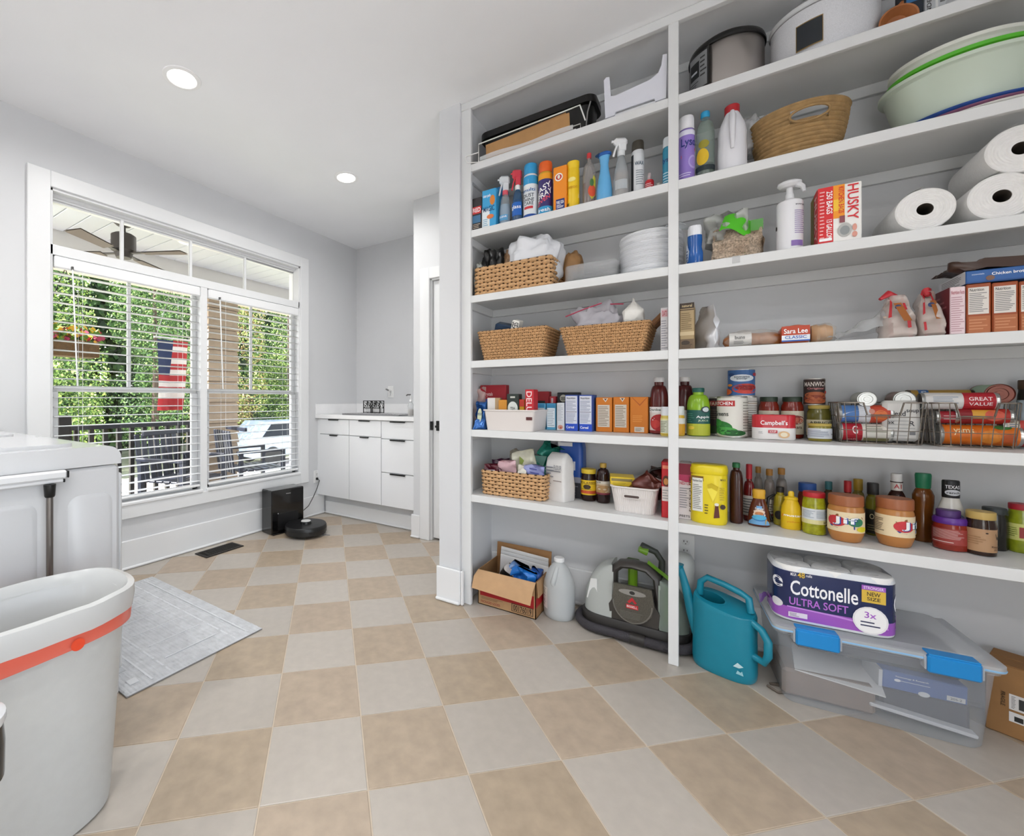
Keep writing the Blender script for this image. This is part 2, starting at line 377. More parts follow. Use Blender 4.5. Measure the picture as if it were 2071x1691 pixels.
# floor: a grout bed and every tile of the diagonal chequer on it
grout = M('cdbfac', .8, 0, 1, .05, 40)
fl = struct('floor', MB().box(XL, XR, YF, 3.2, -.06, -.0025, grout))
LT = [M(c, .36, 0, 1, .05, 22, .05, bsc=60) for c in ('b6aea4', 'b3aba1', 'b9b1a7')]; DT = [M(c, .4, 0, 1, .11, 17, .06, bsc=60) for c in ('ae9d89', 'ab9a85', 'b1a08d')]
TL, th, tx, tz = .305, -.1775, -.55898, 5.17416
def gpt(u, v): return (RGT*(math.cos(th)*u-math.sin(th)*v+tx)+FWD*(-math.sin(th)*u-math.cos(th)*v+tz))*TL
def clip(P, a, b, c):                                     # keep a*x+b*y<=c
    out = []
    for i in range(len(P)):
        p, q = P[i-1], P[i]; dp, dq = a*p[0]+b*p[1]-c, a*q[0]+b*q[1]-c
        if (dp <= 0) != (dq <= 0): t = dp/(dp-dq); out.append((p[0]+(q[0]-p[0])*t, p[1]+(q[1]-p[1])*t))
        if dq <= 0: out.append(q)
    return out
def tile_mesh(P, m):
    c = (sum(p[0] for p in P)/len(P), sum(p[1] for p in P)/len(P))
    ins = lambda d: [(p[0]+(c[0]-p[0])*d/max(.02, math.hypot(c[0]-p[0], c[1]-p[1])), p[1]+(c[1]-p[1])*d/max(.02, math.hypot(c[0]-p[0], c[1]-p[1]))) for p in P]
    return MB().loop([[(x, y, -.006) for x, y in P], [(x, y, -.0012) for x, y in P], [(x, y, 0) for x, y in ins(.0028)]], m, False, True)
shared = {}; g = .0021; cu = gpt(.5, .5)-gpt(0, 0)
for u in range(-16, 16):
    for v in range(-16, 16):
        c = gpt(u+.5, v+.5)
        if not (XL-.25 < c.x < XR+.25 and -1.1 < c.y < 3.4): continue
        k = (.5-g/TL)
        P = [tuple(gpt(u+.5+a*k, v+.5+b*k))[:2] for a, b in ((-1, -1), (1, -1), (1, 1), (-1, 1))]
        ym = 3.16 if c.x < -1.2 else YB
        Q = clip(clip(clip(clip(P, -1, 0, -XL), 1, 0, XR), 0, 1, ym), 0, -1, 1.1)
        if len(Q) < 3: continue
        area = abs(sum(Q[i-1][0]*Q[i][1]-Q[i][0]*Q[i-1][1] for i in range(len(Q))))/2
        if area < .0008: continue
        dark = (u+v) % 2 == 0; vr = (u*7+v*3) % 3; mt = (DT if dark else LT)[vr]
        if area > .999*(TL-2*g)**2:
            if (dark, vr) not in shared:
                shared[(dark, vr)] = tile_mesh([(p[0]-c.x, p[1]-c.y) for p in P], mt).obj('tile', fl, 0, (c.x, c.y, 0))
            else:
                o = shared[(dark, vr)].copy(); COL.objects.link(o); o.location = (c.x, c.y, 0); o.parent = fl
        else: tile_mesh(Q, mt).obj('tile', fl, 0)
# baseboards with a shoe strip
def baseboard(name, x0, x1, y0, y1, h, nx, ny):
    t = .016; e = .014
    b = struct(name, MB().box(min(x0, x0+nx*t), max(x1, x1+nx*t), min(y0, y0+ny*t), max(y1, y1+ny*t), 0.001, h, TRIM, .004))
    f = t+e
    MB().box(min(x0+nx*t, x0+nx*f), max(x1+nx*t, x1+nx*f), min(y0+ny*t, y0+ny*f), max(y1+ny*t, y1+ny*f), .0015, .02, TRIM, .006).obj('shoe_molding', b)
baseboard('baseboard_left', XL, XL, YF, 3.14, .192, 1, 0)
baseboard('baseboard_back', XL+.03, -2.045, 3.16, 3.16, .125, 0, -1)
baseboard('baseboard_door', -2.055, -1.968, 3.008, 3.008, .188, 0, -1)
baseboard('baseboard_pier', -1.30, -1.148, 2.163, 2.163, .189, 0, -1)
baseboard('baseboard_shelving', -1.13, 1.29, YB, YB, .195, 0, -1)
MB().box(-1.146, -1.132, 2.15, 2.17, .0015, .189, TRIM, .003).obj('baseboard_return', bpy.data.objects['baseboard_pier'])
struct('trim_niche', MB().box(XL+.002, -2.042, 3.158, 3.64, 0.001, .197, WALL))       # wall below the hung cabinets
# ---------------------------------------------------------------- door
struct('trim_door', MB().box(-1.968, DX0-.002, 2.992, 3.012, 0.001, DZ+.09, TRIM, .003).box(DX0-.002, -1.3, 2.992, 3.012, DZ, DZ+.09, TRIM, .003))
MB().box(DX0-.004, DX0+.008, 3.012, 3.12, .001, DZ, TRIM).box(DX0, -1.3, 3.012, 3.12, DZ-.012, DZ, TRIM).obj('jamb', bpy.data.objects['trim_door'])
dr = struct('door_1', MB().box(DX0+.011, -1.1, 3.035, 3.075, .018, DZ-.015, TRIM, .002).box(DX0+.16, -1.16, 3.031, 3.037, .3, .85, TRIM, .003).box(DX0+.16, -1.16, 3.031, 3.037, 1.05, 1.95, TRIM, .003))
BLK = M('141414', .38, .3)
hd = MB().box(-1.835, -1.765, 3.027, 3.036, .885, .965, BLK, .003).obj('handle_plate', dr); 
MB().tube([(-1.80, 3.03, .922), (-1.80, 2.985, .922)], .011, BLK).box(-1.81, -1.69, 2.968, 2.986, .913, .931, BLK, .003).obj('lever', hd)
MB().box(DX0-.002, DX0+.012, 3.005, 3.034, .89, .96, BLK, .002).obj('strike_plate', dr)
# ---------------------------------------------------------------- window wall
cs = MB(); xa, xb = XL+.001, XL+.022
cs.box(xa, xb, .812, WY0, .34, 2.49, TRIM, .003).box(xa, xb, WY1, 2.93, .34, 2.49, TRIM, .003).box(xa, xb, WY0, WY1, WZ1, 2.49, TRIM, .003).box(xa, xb, WY0, WY1, .34, .43, TRIM, .003)
struct('trim_window', cs)
fr = MB(); fx0, fx1 = XL-.13, XL+.004
ML0, ML1 = 1.85, 1.906                                    # mullion between the two windows
fr.box(fx0, fx1, WY0, WY0+.014, .42, WZ1, TRIM).box(fx0, fx1, WY1-.014, WY1, .42, WZ1, TRIM).box(fx0, fx1, WY0, WY1, WZ1-.014, WZ1, TRIM)
fr.box(fx0, fx1, ML0, ML1, .42, 2.0, TRIM, .003).box(fx0, fx1, WY0, WY1, 2.0, 2.062, TRIM, .003).box(fx0, fx1, WY0, WY1, WZ0, .425, TRIM)
for k in range(3): fr.box(fx0+.02+.012*k, fx0+.06+.012*k, WY0+.01, WY1-.01, WZ1-.03-.012*(2-k)-.002, WZ1-.012, TRIM, .002)
t3 = struct('window_3', fr)
for y0, y1 in ((WY0+.014, 1.325), (1.345, 1.801), (1.821, 2.277), (2.297, WY1-.014)): MB().box(-3.302, -3.298, y0, y1, 2.062, WZ1-.04, GLASS).obj('pane', t3, 0)
for y in (1.335, 1.811, 2.287): MB().box(-3.312, -3.288, y-.010, y+.010, 2.06, WZ1-.03, TRIM, .003).obj('muntin', t3)
for n, (ya, yb) in enumerate(((WY0+.014, ML0), (ML1, WY1-.014))):
    wd = MB(); m0 = 1.185; m1 = 1.222; x = -3.30
    wd.box(x-.018, x+.012, ya, ya+.022, m0, 2.0, TRIM, .003).box(x-.018, x+.012, yb-.030, yb, m0, 2.0, TRIM, .003).box(x-.018, x+.012, ya, yb, 1.955, 2.0, TRIM).box(x-.018, x+.014, ya, yb, m0, m1, TRIM, .004)
    o = struct('window_%d' % (n+1), wd)
    MB().box(x+.004, x+.034, ya, ya+.04, .43, m0, TRIM, .003).box(x+.004, x+.034, yb-.045, yb, .43, m0, TRIM, .003).box(x+.004, x+.034, ya, yb, .425, .475, TRIM, .003).obj('lower_sash', o)
    ym = (ya+yb)/2-.012
    MB().box(x-.012, x+.006, ym-.011, ym+.011, m1, 1.96, TRIM, .002).obj('muntin', o)
    MB().box(x-.004, x, ya+.02, yb-.03, m1, 1.957, GLASS).obj('pane', o, 0); MB().box(x+.018, x+.022, ya+.035, yb-.04, .47, m0, GLASS).obj('pane', o, 0)
    # sill stool
    MB().box(XL-.05, XL+.03, ya-.012, yb+.012, .425, .452, TRIM, .007).obj('stool', o)
    # slatted blind
    bl = thing('window_blind', ('white slatted blind lowered over the left wide window above the laundry machines', 'white slatted blind lowered over the right window nearest the cabinets')[n], 'blind', (-3.243, (ya+yb)/2, .47), 0, 'blinds on the big window')
    hw = (yb-ya)/2-.006; wh = M('eff0f1', .4); SL = None
    MB().box(-.004, .03, -hw, hw, 1.455, 1.525, wh, .006).box(-.032, -.004, -hw, hw, 1.49, 1.525, wh).obj('headrail', bl)
    for i in range(25):
        z = .045+i*.0575
        if SL is None: SL = MB().grid(lambda a, b: (-.031+.062*a, -hw+2*hw*b, .0035*math.sin(PI*a)), 4, 1, wh).grid(lambda a, b: (-.031+.062*a, -hw+2*hw*b, -.0025+.0035*math.sin(PI*a)), 4, 1, wh).obj('slat', bl, 30, (0, 0, z))
        else: s2 = SL.copy(); COL.objects.link(s2); s2.location = (0, 0, z); s2.parent = bl
    MB().box(-.028, .028, -hw, hw, .002, .02, wh, .006).obj('bottom_rail', bl)
    for yy in (-hw+.14, 0, hw-.14)[::2]: MB().tube([(.034, yy, .02), (.034, yy, 1.47)], .0011, wh, 5).tube([(-.034, yy, .02), (-.034, yy, 1.47)], .0011, wh, 5).obj('ladder_cord', bl)
    MB().tube([(.042, -hw+.11, .75), (.042, -hw+.085, 1.46)], .0045, wh, 6).box(.03, .046, -hw+.08, -hw+.09, 1.455, 1.475, M('555', .4)).obj('tilt_wand', bl)
# ---------------------------------------------------------------- ceiling lamps (their own light is inside)
def downlight(x, y, label, i):
    t = thing('recessed_ceiling_light', label, 'ceiling light', (x, y, CEIL), 0, 'recessed lights in the ceiling')
    MB().lathe([(.066, -.004), (.07, -.007), (.088, -.004), (.09, .0), (.066, .0)], M('f2f2f2', .5), 36).obj('trim_ring', t)
    MB().lathe([(.001, -.0045), (.0665, -.0045)], M('fffaf2', .5, em=3.0), 36).obj('diffuser', t)
    ld = bpy.data.lights.new('lamp_light', 'AREA'); lo = bpy.data.objects.new('lamp_light', ld); COL.objects.link(lo)
    ld.spread = math.radians(166); ld.shape = 'DISK'; ld.size = .13; ld.energy = LAMP_W; ld.color = (1, .99, .975); lo.parent = t; lo.location = (0, 0, -.012)
names = ['round recessed ceiling light nearest the camera, above the rug', 'round recessed ceiling light farther off, above the robot vacuum']
for i, (x, y) in enumerate(DOWNLIGHTS):
    downlight(x, y, names[i] if i < 2 else 'recessed ceiling light added for fill, out of view in row %s of the room behind the camera' % 'abcdefgh'[i-2], i)
# ---------------------------------------------------------------- shelving
su = thing('shelving_unit', 'white built-in pantry shelving with six long shelves and centre post', 'shelving', (0, 0, 0))
SX0, SX1 = -1.14, 1.302
for k in range(1, 7):
    z = SH[k]
    MB().box(SX0, SX1, YS+.018, YB, z-.02, z, SHELF).obj('shelf_board', su)
    e = MB().box(-1.12, 1.27, YS, YS+.018, z-.039, z, SHELF, .0015).obj('shelf_edge', su)
    MB().box(SX0, SX1, YB-.018, YB-.0005, z-.064, z-.0205, SHELF, .001).obj('back_cleat', su)
    MB().box(SX0, SX0+.018, YS+.02, YB-.02, z-.064, z-.0205, SHELF, .001).obj('side_cleat', su)
MB().box(-.16, -.122, YS-.004, YS+.0175, .001, CEIL-.02, SHELF, .0015).obj('post', su)
MB().box(.0+1.264, 1.302, YS-.004, YS+.0175, .001, CEIL-.02, SHELF, .0015).obj('post', su)
MB().box(-1.158, -1.1, YS-.004, YS+.0175, .001, CEIL-.02, SHELF, .0015).obj('stile', su)
MB().box(-1.158, SX0-.0005, YS+.018, YB, .001, CEIL-.001, WALL).obj('side_panel', su)
MB().box(.0+1.303, 1.34, YS, YB, .001, CEIL-.001, WALL).obj('side_panel', su)
MB().box(-1.158, 1.302, YS-.008, YS+.0175, CEIL-.042, CEIL-.001, SHELF, .002).obj('top_rail', su)
MB().box(-1.14, 1.302, YB-.012, YB-.0005, CEIL-.04, CEIL-.001, SHELF).obj('back_cleat', su)
# ---------------------------------------------------------------- hung cabinets in the niche
WC = M('e9eaec', .3, coat=.2); BK = M('1b1b1c', .4, .4)
def cabinet(x0, x1, label, splits):
    c = thing('base_cabinet', label, 'cabinet', (x0, 3.05, .2), 0, 'white cabinets under the counter'); w_ = x1-x0
    MB().box(.001, w_-.001, .021, .575, 0, .75, WC).obj('body', c)
    for z0, z1, kind in splits:
        d = MB().box(.0025, w_-.0025, 0, .019, z0-.2+.002, z1-.2-.0015, WC, .0015).obj(kind, c)
        hw = .065 if kind == 'drawer' else .05
        if x0 > -2.5: hw = .08
        MB().box(w_/2-hw, w_/2+hw, -.012, .001, z1-.2-.0035, z1-.2-.0005, BK).box(w_/2-hw, w_/2+hw, -.013, -.010, z1-.2-.011, z1-.2-.0005, BK).obj('pull', d)
cabinet(-3.186, -2.797, 'white cabinet nearest the window, one drawer over one door', ((.2, .797, 'door'), (.801, .947, 'drawer')))
cabinet(-2.796, -2.415, 'middle white cabinet with one drawer over one door', ((.2, .797, 'door'), (.801, .947, 'drawer')))
cabinet(-2.414, -2.046, 'white three-drawer cabinet next to the door wall', ((.2, .492, 'drawer'), (.496, .788, 'drawer'), (.792, .947, 'drawer')))
QZ = M('f0f0f1', .18, 0, 1, .03, 8)
ct = thing('countertop', 'white stone counter slab with low splash strips over the cabinets', 'counter', (-2.63, 3.34, .952))
MB().box(-.597, .589, -.312, .297, 0, .038, QZ, .003).obj('slab', ct); MB().box(-.576, .589, .278, .297, .0385, .14, QZ, .002).obj('back_splash', ct); MB().box(-.597, -.577, -.31, .297, .0385, .14, QZ, .002).obj('side_splash', ct)
MB().box(-3.226, -3.189, 3.06, 3.08, .2, .95, WC).obj('filler_strip', ct).location = (2.63, -3.34, -.952)
# drying mat, napkin holder, soap
dm = thing('drying_mat', 'grey ribbed drying mat lying flat on the white counter', 'mat', (-2.60, 3.27, .9905), .03)
MB().grid(lambda a, b: (-.33+.66*a, -.17+.34*b, .013+.0016*math.sin(a*130)+.0012*math.sin(b*90)), 120, 40, M('b9b9bb', .9, 0, 1, .2, 60)).box(-.33, .33, -.17, .17, 0, .0115, M('8a8a8c', .9), .003).obj('mat_cloth', dm)
nh = thing('napkin_holder', 'black pierced metal holder with leaf pattern standing on the drying mat', 'napkin holder', (-2.705, 3.30, 1.0062), .0)
for yy, nm in ((-.03, 'front_panel'), (.03, 'back_panel')):
    f = MB(); b_ = BK
    for x0 in (-.105, .005):
        f.box(x0, x0+.1, yy-.003, yy+.003, .045, .052, b_).box(x0, x0+.1, yy-.003, yy+.003, .113, .12, b_).box(x0, x0+.007, yy-.003, yy+.003, 0, .12, b_).box(x0+.093, x0+.1, yy-.003, yy+.003, 0, .12, b_)
        for p, q in (((.01, .05), (.05, .11)), ((.05, .11), (.09, .05)), ((.02, .1), (.06, .06)), ((.045, .115), (.09, .085)), ((.01, .08), (.04, .06))): f.tube([(x0+p[0], yy, p[1]), (x0+(p[0]+q[0])/2+.008, yy, (p[1]+q[1])/2), (x0+q[0], yy, q[1])], .003, b_, 5)
    f.obj(nm, nh)
MB().box(-.105, .105, -.03, .03, .004, .008, BK).obj('base', nh); MB().box(-.095, .095, -.012, .014, .009, .06, M('e8e8e8', .8)).obj('napkins', nh)
sp = thing('soap_bottle', 'small clear pump bottle of tan soap at the end of counter', 'bottle', (on(831, 830, y=3.17).x, 3.17, .9905))
MB().lathe([(.001, .002), (.026, .002), (.028, .01), (.028, .09), (.02, .11), (.011, .12), (.011, .13)], M('cfd2d4', .15, 0, .45), 18).obj('bottle', sp); MB().lathe([(.001, .004), (.024, .004), (.025, .012), (.025, .06), (.001, .06)], M('9a8a7c', .3), 18).obj('soap', sp)
MB().lathe([(.013, .128), (.013, .145), (.004, .146), (.004, .19), (.001, .19)], M('e9e9e9', .3), 12).tube([(0, 0, .188), (-.03, -.01, .188), (-.04, -.012, .18)], .006, M('555', .3), 6).obj('pump', sp)
def plate(name, label, cat, loc, rz, recept=True):
    o = thing(name, label, cat, loc, rz)
    MB().box(-.037, .037, -.006, 0, -.06, .06, M('ebebea', .35), .003).obj('cover_plate', o)
    if recept:
        for zz in (-.022, .022):
            r = MB().prism(rrect(.034, .028, .012), -.0085, -.0055, M('e2e2e1', .35), 'y').obj('receptacle', o); r.location = (0, 0, zz)
            MB().box(-.009, -.006, -.0092, -.0083, .0, .009, M('222')).box(.005, .0075, -.0092, -.0083, .001, .008, M('222')).box(-.002, .002, -.0092, -.0083, -.009, -.005, M('222')).obj('slots', r)
    return o
plate('wall_outlet', 'white wall outlet low on the shelving wall beside the centre post', 'outlet', (-.112, YB-.0005, .415), 0)
plate('wall_outlet', 'white wall outlet under the window next to the cabinets, cord plugged in', 'outlet', (XL+.0005, 3.045, .375), PI/2)
fa = plate('wall_outlet', 'white wall plate with small valve fitting above the counter', 'outlet', (-2.75, 3.6395, 1.215), 0, False)
MB().tube([(0, -.006, .01), (0, -.04, .01)], .014, M('d8d8d8', .3), 12).tube([(0, -.034, .014), (-.03, -.05, .03)], .008, M('8a8a8a', .25, .9), 8).lathe([(.001, 0), (.01, 0), (.012, .03), (.001, .03)], M('dedede', .3), 12, (0, -.03, -.035)).obj('valve', fa)
# robot vacuum and dock with cord
GB = M('0c0c0d', .12, coat=.4); MBk = M('131314', .4)
dk = thing('charging_dock', 'tall glossy black charging dock standing against the window wall baseboard', 'charging dock', (-3.06, 2.515, .0008), PI/2-.12)
MB().box(-.16, .16, -.06, .10, 0.0, .37, GB, .008).obj('tower', dk); MB().box(-.10, .10, -.0612, -.0595, .03, .17, MBk, .0005).box(-.155, .155, -.075, -.06, 0, .012, GB, .003).obj('bay', dk)
deco(dk, flat(.32, .37, .0602), [('t', 'dreame', .43, .885, .57, .905, 'd8d8d8'), ('e', .19, .47, .012, .012, 'e8e8e8')])
rv = thing('robot_vacuum', 'round black robot vacuum with pale turret in front of the dock', 'robot vacuum', (-2.822, 2.545, .0008), .4)
MB().lathe([(.001, .012), (.15, .012), (.168, .02), (.172, .03), (.172, .08), (.166, .09), (.15, .093), (.001, .094)], M('121213', .35), 48).obj('body', rv); MB().lathe([(.1735, .03), (.1735, .06)], M('1c1c1d', .25), 48).obj('bumper', rv)
MB().lathe([(.046, .093), (.044, .108), (.036, .112), (.001, .112)], M('191919', .3), 28).obj('turret', rv); MB().lathe([(.04, .1125), (.038, .116), (.001, .117)], M('d4d4d2', .4), 28).obj('turret_cap', rv)
MB().box(.15, .215, -.004, .004, .004, .008, M('777', .5)).box(-.07, .07, .075, .08, 0, .02, MBk).lathe([(.001, 0), (.03, 0), (.03, .014), (.001, .014)], MBk, 12, (.0, -.08, 0)).lathe([(.001, 0), (.03, 0), (.03, .014), (.001, .014)], MBk, 12, (.0, .12, 0)).obj('side_brush', rv)
pc = MB().box(XL+.0065, XL+.028, 3.03, 3.05, .343, .366, BLK, .004).tube([(XL+.025, 3.04, .354), (XL+.045, 3.045, .34), (XL+.04, 3.02, .27), (XL+.03, 2.98, .19), (XL+.05, 2.9, .12), (XL+.06, 2.78, .07), (XL+.07, 2.66, .05), (XL+.1, 2.615, .045)], .0035, BLK, 6)
tag(pc.obj('power_cord'), 'thin black power cord from outlet down to the charging dock', 'cord')
fv = thing('floor_vent', 'dark brown metal floor register set in tiles under the window', 'vent', (-3.055, 1.905, .0005), PI/2+.02)
MB().box(-.155, .155, -.075, .075, 0, .003, M('0b0908', .6), .001).obj('duct_plate', fv); vf = MB().box(-.155, .155, -.075, -.058, .003, .007, M('1d1512', .5), .002).box(-.155, .155, .058, .075, .003, .007, M('1d1512', .5), .002).box(-.155, -.14, -.06, .06, .003, .007, M('1d1512', .5), .002).box(.14, .155, -.06, .06, .003, .007, M('1d1512', .5), .002).obj('frame', fv)
LV = None
for i in range(19):
    x = -.135+i*.015
    if not LV: LV = MB().box(-.0025, .0025, -.058, .058, .003, .006, M('1a1310', .5)).obj('louver', fv, 0, (x, 0, 0))
    else: q = LV.copy(); COL.objects.link(q); q.location = (x, 0, 0); q.parent = fv
# rug
rg = thing('rug', 'light grey woven area rug with raised stripe pattern on the tiles', 'rug', (-2.385, 1.062, .0006), .0)
def rugz(a, b):
    x, y = -.555+1.11*a, -.305+.61*b; t = x*7.5
    s = .0012*math.sin(y*420)+.0009*math.sin(x*160)
    ch = abs(((x*9) % 1)-.5) < .22
    z = .009+s+(.0016 if ch and (abs(((y*13+x*5) % 1)-.5) < .3) else 0)+(.0015 if .35 < abs(y)*3 % 1 < .55 else 0)
    return (x, y, z if 0 < a < 1 and 0 < b < 1 else .006)
rm = M('c4c6c9', .95, 0, 1, .09, 26, .25, bsc=420)
rg0 = MB().grid(rugz, 170, 110, rm).obj('pile', rg, 0); MB().box(-.556, .556, -.306, .306, 0, .0062, M('8a8886', .95), .002).obj('backing', rg)
pr = MB(); lt_ = M('d2d4d7', .95); dk_ = M('b4b7bb', .95)
for i in range(9): pr.box(-.5+i*.12, -.46+i*.12, -.27, -.235, .0095, .0122, dk_ if i % 2 else lt_, .001)
for i in range(7): pr.box(-.48+i*.15, -.474+i*.15, -.1, .14, .0095, .0122, lt_)
for y in (-.2, -.13, .17, .24): pr.box(-.53, .53, y-.004, y+.004, .0095, .0118, lt_)
pr.obj('raised_pattern', rg, 0)
# washer and dryer side by side along the left wall, fronts towards the cabinets
WH = M('cfd0d2', .22, coat=.3)
def machine(name, label, cat, x1, emb):
    w_, d_ = .686, .69; t = thing(name, label, cat, (x1-w_/2, .735-d_/2, .0005))
    MB().box(-w_/2, w_/2, -d_/2, d_/2, .025, .893, M('c9cacc', .3), .012).obj('cabinet_body', t)
    P = []; n = 8
    prof = [(-d_/2, .897)]+[(d_/2+.004-.0, .897)]+[(d_/2+.004-.05*(1-math.cos(PI/2*i/n)), .92+.046*math.sin(PI/2*i/n)) for i in range(n+1)]+[(d_/2-.2, .966), (-d_/2, .966)]
    MB().prism(prof, -w_/2, w_/2, WH, 'x').obj('top_panel', t, 40)
    if emb:
        em = MB(); g_ = M('c9cacc', .3)
        for y0, y1 in ((-.33, .10), (.18, .32)):
            for z0, z1 in ((.10, .33), (.36, .80)):
                P = [(a+(y0+y1)/2, c+(z0+z1)/2) for a, c in rrect(y1-y0, z1-z0, .04)]; Q = [(a+(y0+y1)/2, c+(z0+z1)/2) for a, c in rrect(y1-y0-.024, z1-z0-.024, .03)]
                em.loop([[(w_/2-.001, a, c) for a, c in P], [(w_/2+.006, a, c) for a, c in Q]], g_, False, True)
        em.obj('embossed_panel', t, 30)
    MB().box(-w_/2+.02, w_/2-.02, -d_/2, -d_/2+.13, .966, 1.09, WH, .02).obj('console', t)
    MB().prism(rrect(w_-.12, .42, .06), 0, .012, WH).obj('lid' if emb else 'top_lid', t, 40, (0, .02, .966))
    dn = MB().box(-w_/2+.01, w_/2-.01, d_/2, d_/2+.012, .12, .86, WH, .01).obj('front_panel', t)
    for a in (-1, 1):
        for c in (-1, 1): MB().lathe([(.001, 0), (.022, 0), (.022, .026), (.001, .026)], M('333'), 12, (a*.28, c*.28, 0)).obj('foot', t)
    return t
wm = machine('washing_machine', 'white washing machine with embossed side nearest the camera', 'washing machine', -1.83, True)
machine('dryer', 'white laundry dryer behind the washing machine, only its top showing', 'dryer', -2.53, False)
hr = thing('tool_rail', 'slim white wall rail gripping a pole on the washing machine side', 'rail', (-1.825, .30, .87))
MB().box(.0, .03, -.25, .262, .0, .028, M('d9dadc', .3), .006).box(.002, .026, -.25, .252, -.012, .0, M('cfd0d2', .3), .003).box(.001, .031, .2605, .266, .002, .026, BLK, .002).box(.003, .027, .2505, .256, -.013, -.0005, BLK, .002).obj('rail', hr)
po = thing('mop_pole', 'grey metal pole with black cap hanging from the rail on washer', 'mop', (-1.795, .512, .0))
MB().lathe([(.012, .815), (.0145, .82), (.0165, .853), (.0165, .857), (.001, .857)], BLK, 20).obj('cap', po); MB().lathe([(.001, .02), (.0095, .02), (.0095, .82)], M('6f6a66', .3, .7), 16).obj('tube', po); MB().box(-.03, .03, -.14, .12, .001, .022, M('9a9a9a', .7), .006).obj('mop_head', po)
# kitchen bin with liner
tc = thing('trash_can', 'tall white oval trash can with liner bag and red drawstring', 'trash can', (-1.475, .345, .0006))
def sup(a, b, z, e=.72, n=56): return [(a*math.copysign(abs(math.cos(2*PI*i/n))**e, math.cos(2*PI*i/n)), b*math.copysign(abs(math.sin(2*PI*i/n))**e, math.sin(2*PI*i/n)), z) for i in range(n)]
TB = M('c0c1bf', .38, 0, 1, .02, 40, .04)
MB().loop([sup(.105, .19, .0), sup(.117, .205, .006), sup(.121, .209, .03), sup(.152, .243, .585), sup(.163, .255, .588), sup(.165, .257, .598), sup(.156, .247, .6), sup(.143, .235, .58), sup(.112, .198, .02)], TB, True, True).obj('bin_body', tc, 40)
LB = M('d4d5d4', .22, 0, .8)
def bagr(a, b, z, am, s=0): return [(x*(1+am*noise.noise(Vector((x*25, y*25, z*9+s)))), y*(1+am*noise.noise(Vector((x*25, y*25, z*9+s+5)))), zz+.004*noise.noise(Vector((x*14, y*14, s)))) for x, y, zz in sup(a, b, z)]
MB().loop([bagr(.096, .18, .06, .008), bagr(.126, .216, .5, .01), bagr(.146, .237, .59, .006), bagr(.158, .25, .61, .008), bagr(.172, .265, .606, .006), bagr(.173, .266, .58, .006), bagr(.168, .26, .545, .012)], LB, True).obj('liner_bag', tc, 60)
RDm = M('e0614c', .35, 0, .85)
def ds(z, o): return [(x, y, z-.012*(1+y/.25)*.5+.006*math.sin(y*9)) for x, y, z in sup(.1655+o, .2575+o, z)]
MB().loop([ds(.555, -.001), ds(.555, .002), ds(.515, -.001), ds(.515, -.004)], RDm).obj('drawstring', tc, 60)
MB().lathe([(.001, 0), (.015, 0)], M('d9431f', .4), 20, (0, 0, 0)).xf(Matrix.Rotation(PI/2, 4, 'Y')).obj('pull_tab', tc, 0, (.1685, .085, .522))
lc = thing('step_can', 'slim white-capped canister with dark steel band at left photo edge', 'canister', (-1.105, .183, .0006))
MB().lathe([(.001, 0), (.05, 0), (.055, .012), (.045, .04), (.045, .42), (.05, .44)], M('d6d6d6', .35), 32).obj('stand', lc); MB().lathe([(.055, .435), (.062, .44), (.063, .5), (.06, .54)], M('2c2c2d', .18, .9), 32).obj('dark_band', lc); MB().lathe([(.062, .538), (.065, .545), (.064, .556), (.05, .565), (.001, .567)], M('dcdde0', .2, .2), 32).obj('cap', lc); MB().lathe([(.02, .567), (.02, .572), (.001, .572)], M('333'), 14).obj('button', lc)
# ---------------------------------------------------------------- porch and garden seen through the window
PX = -4.9
struct('porch_floor', MB().box(-5.1, X0-.001, -2.5, 8.5, -.12, -.03, M('9c9894', .7, 0, 1, .08, 8)))
pcl = struct('porch_ceiling', MB().box(-5.1, X0-.001, -2.5, 8.5, 2.672, 2.74, M('c9cbd0', .6)))
PW = M('d6d8de', .5); PK = None
for i in range(66):
    y = -2.4+i*.165
    if PK is None: PK = MB().box(PX+.07, X0-.004, -.0795, .0795, 2.655, 2.671, PW, .005).obj('plank', pcl, 0, (0, y, 0))
    else: q = PK.copy(); COL.objects.link(q); q.location = (0, y, 0); q.parent = pcl
bm_ = struct('porch_beam', MB().box(PX-.1, PX+.06, -2.5, 8.5, 2.35, 2.67, M('d2cfcb', .6)).box(PX-.1, PX+.063, -2.5, 8.5, 2.335, 2.36, M('d8c8b8', .6)))
# siding column
cl = struct('porch_column', MB().box(-5.14, -4.80, 2.86, 3.20, -.03, 2.335, M('6b5d52', .8)))
SD = None
for i in range(19):
    z = .0+i*.123
    if SD is None: SD = MB().loop([[(-5.165-d, 2.835-d, zz), (-4.775+d, 2.835-d, zz), (-4.775+d, 3.225+d, zz), (-5.165-d, 3.225+d, zz)] for d, zz in ((.006, 0), (-.012, .118))], M('a08c76', .75, 0, 1, .08, 14), True, True).obj('siding_board', cl, 0, (0, 0, z))
    else: q = SD.copy(); COL.objects.link(q); q.location = (0, 0, z); q.parent = cl
rl = thing('porch_railing', 'black wooden porch railing with square balusters outside the windows', 'railing', (PX, 2.5, -.03))
KB = M('1a1614', .55); BA = None
MB().box(-.045, .045, -3.5, .33, .88, .925, M('23242b', .4), .006).obj('top_rail', rl); MB().box(-.03, .03, -3.5, .33, .09, .13, KB).obj('bottom_rail', rl)
for i in range(32):
    y = -3.4+i*.119
    if BA is None: BA = MB().box(-.019, .019, -.019, .019, .13, .88, KB).obj('baluster', rl, 0, (0, y, 0))
    else: q = BA.copy(); COL.objects.link(q); q.location = (0, y, 0); q.parent = rl
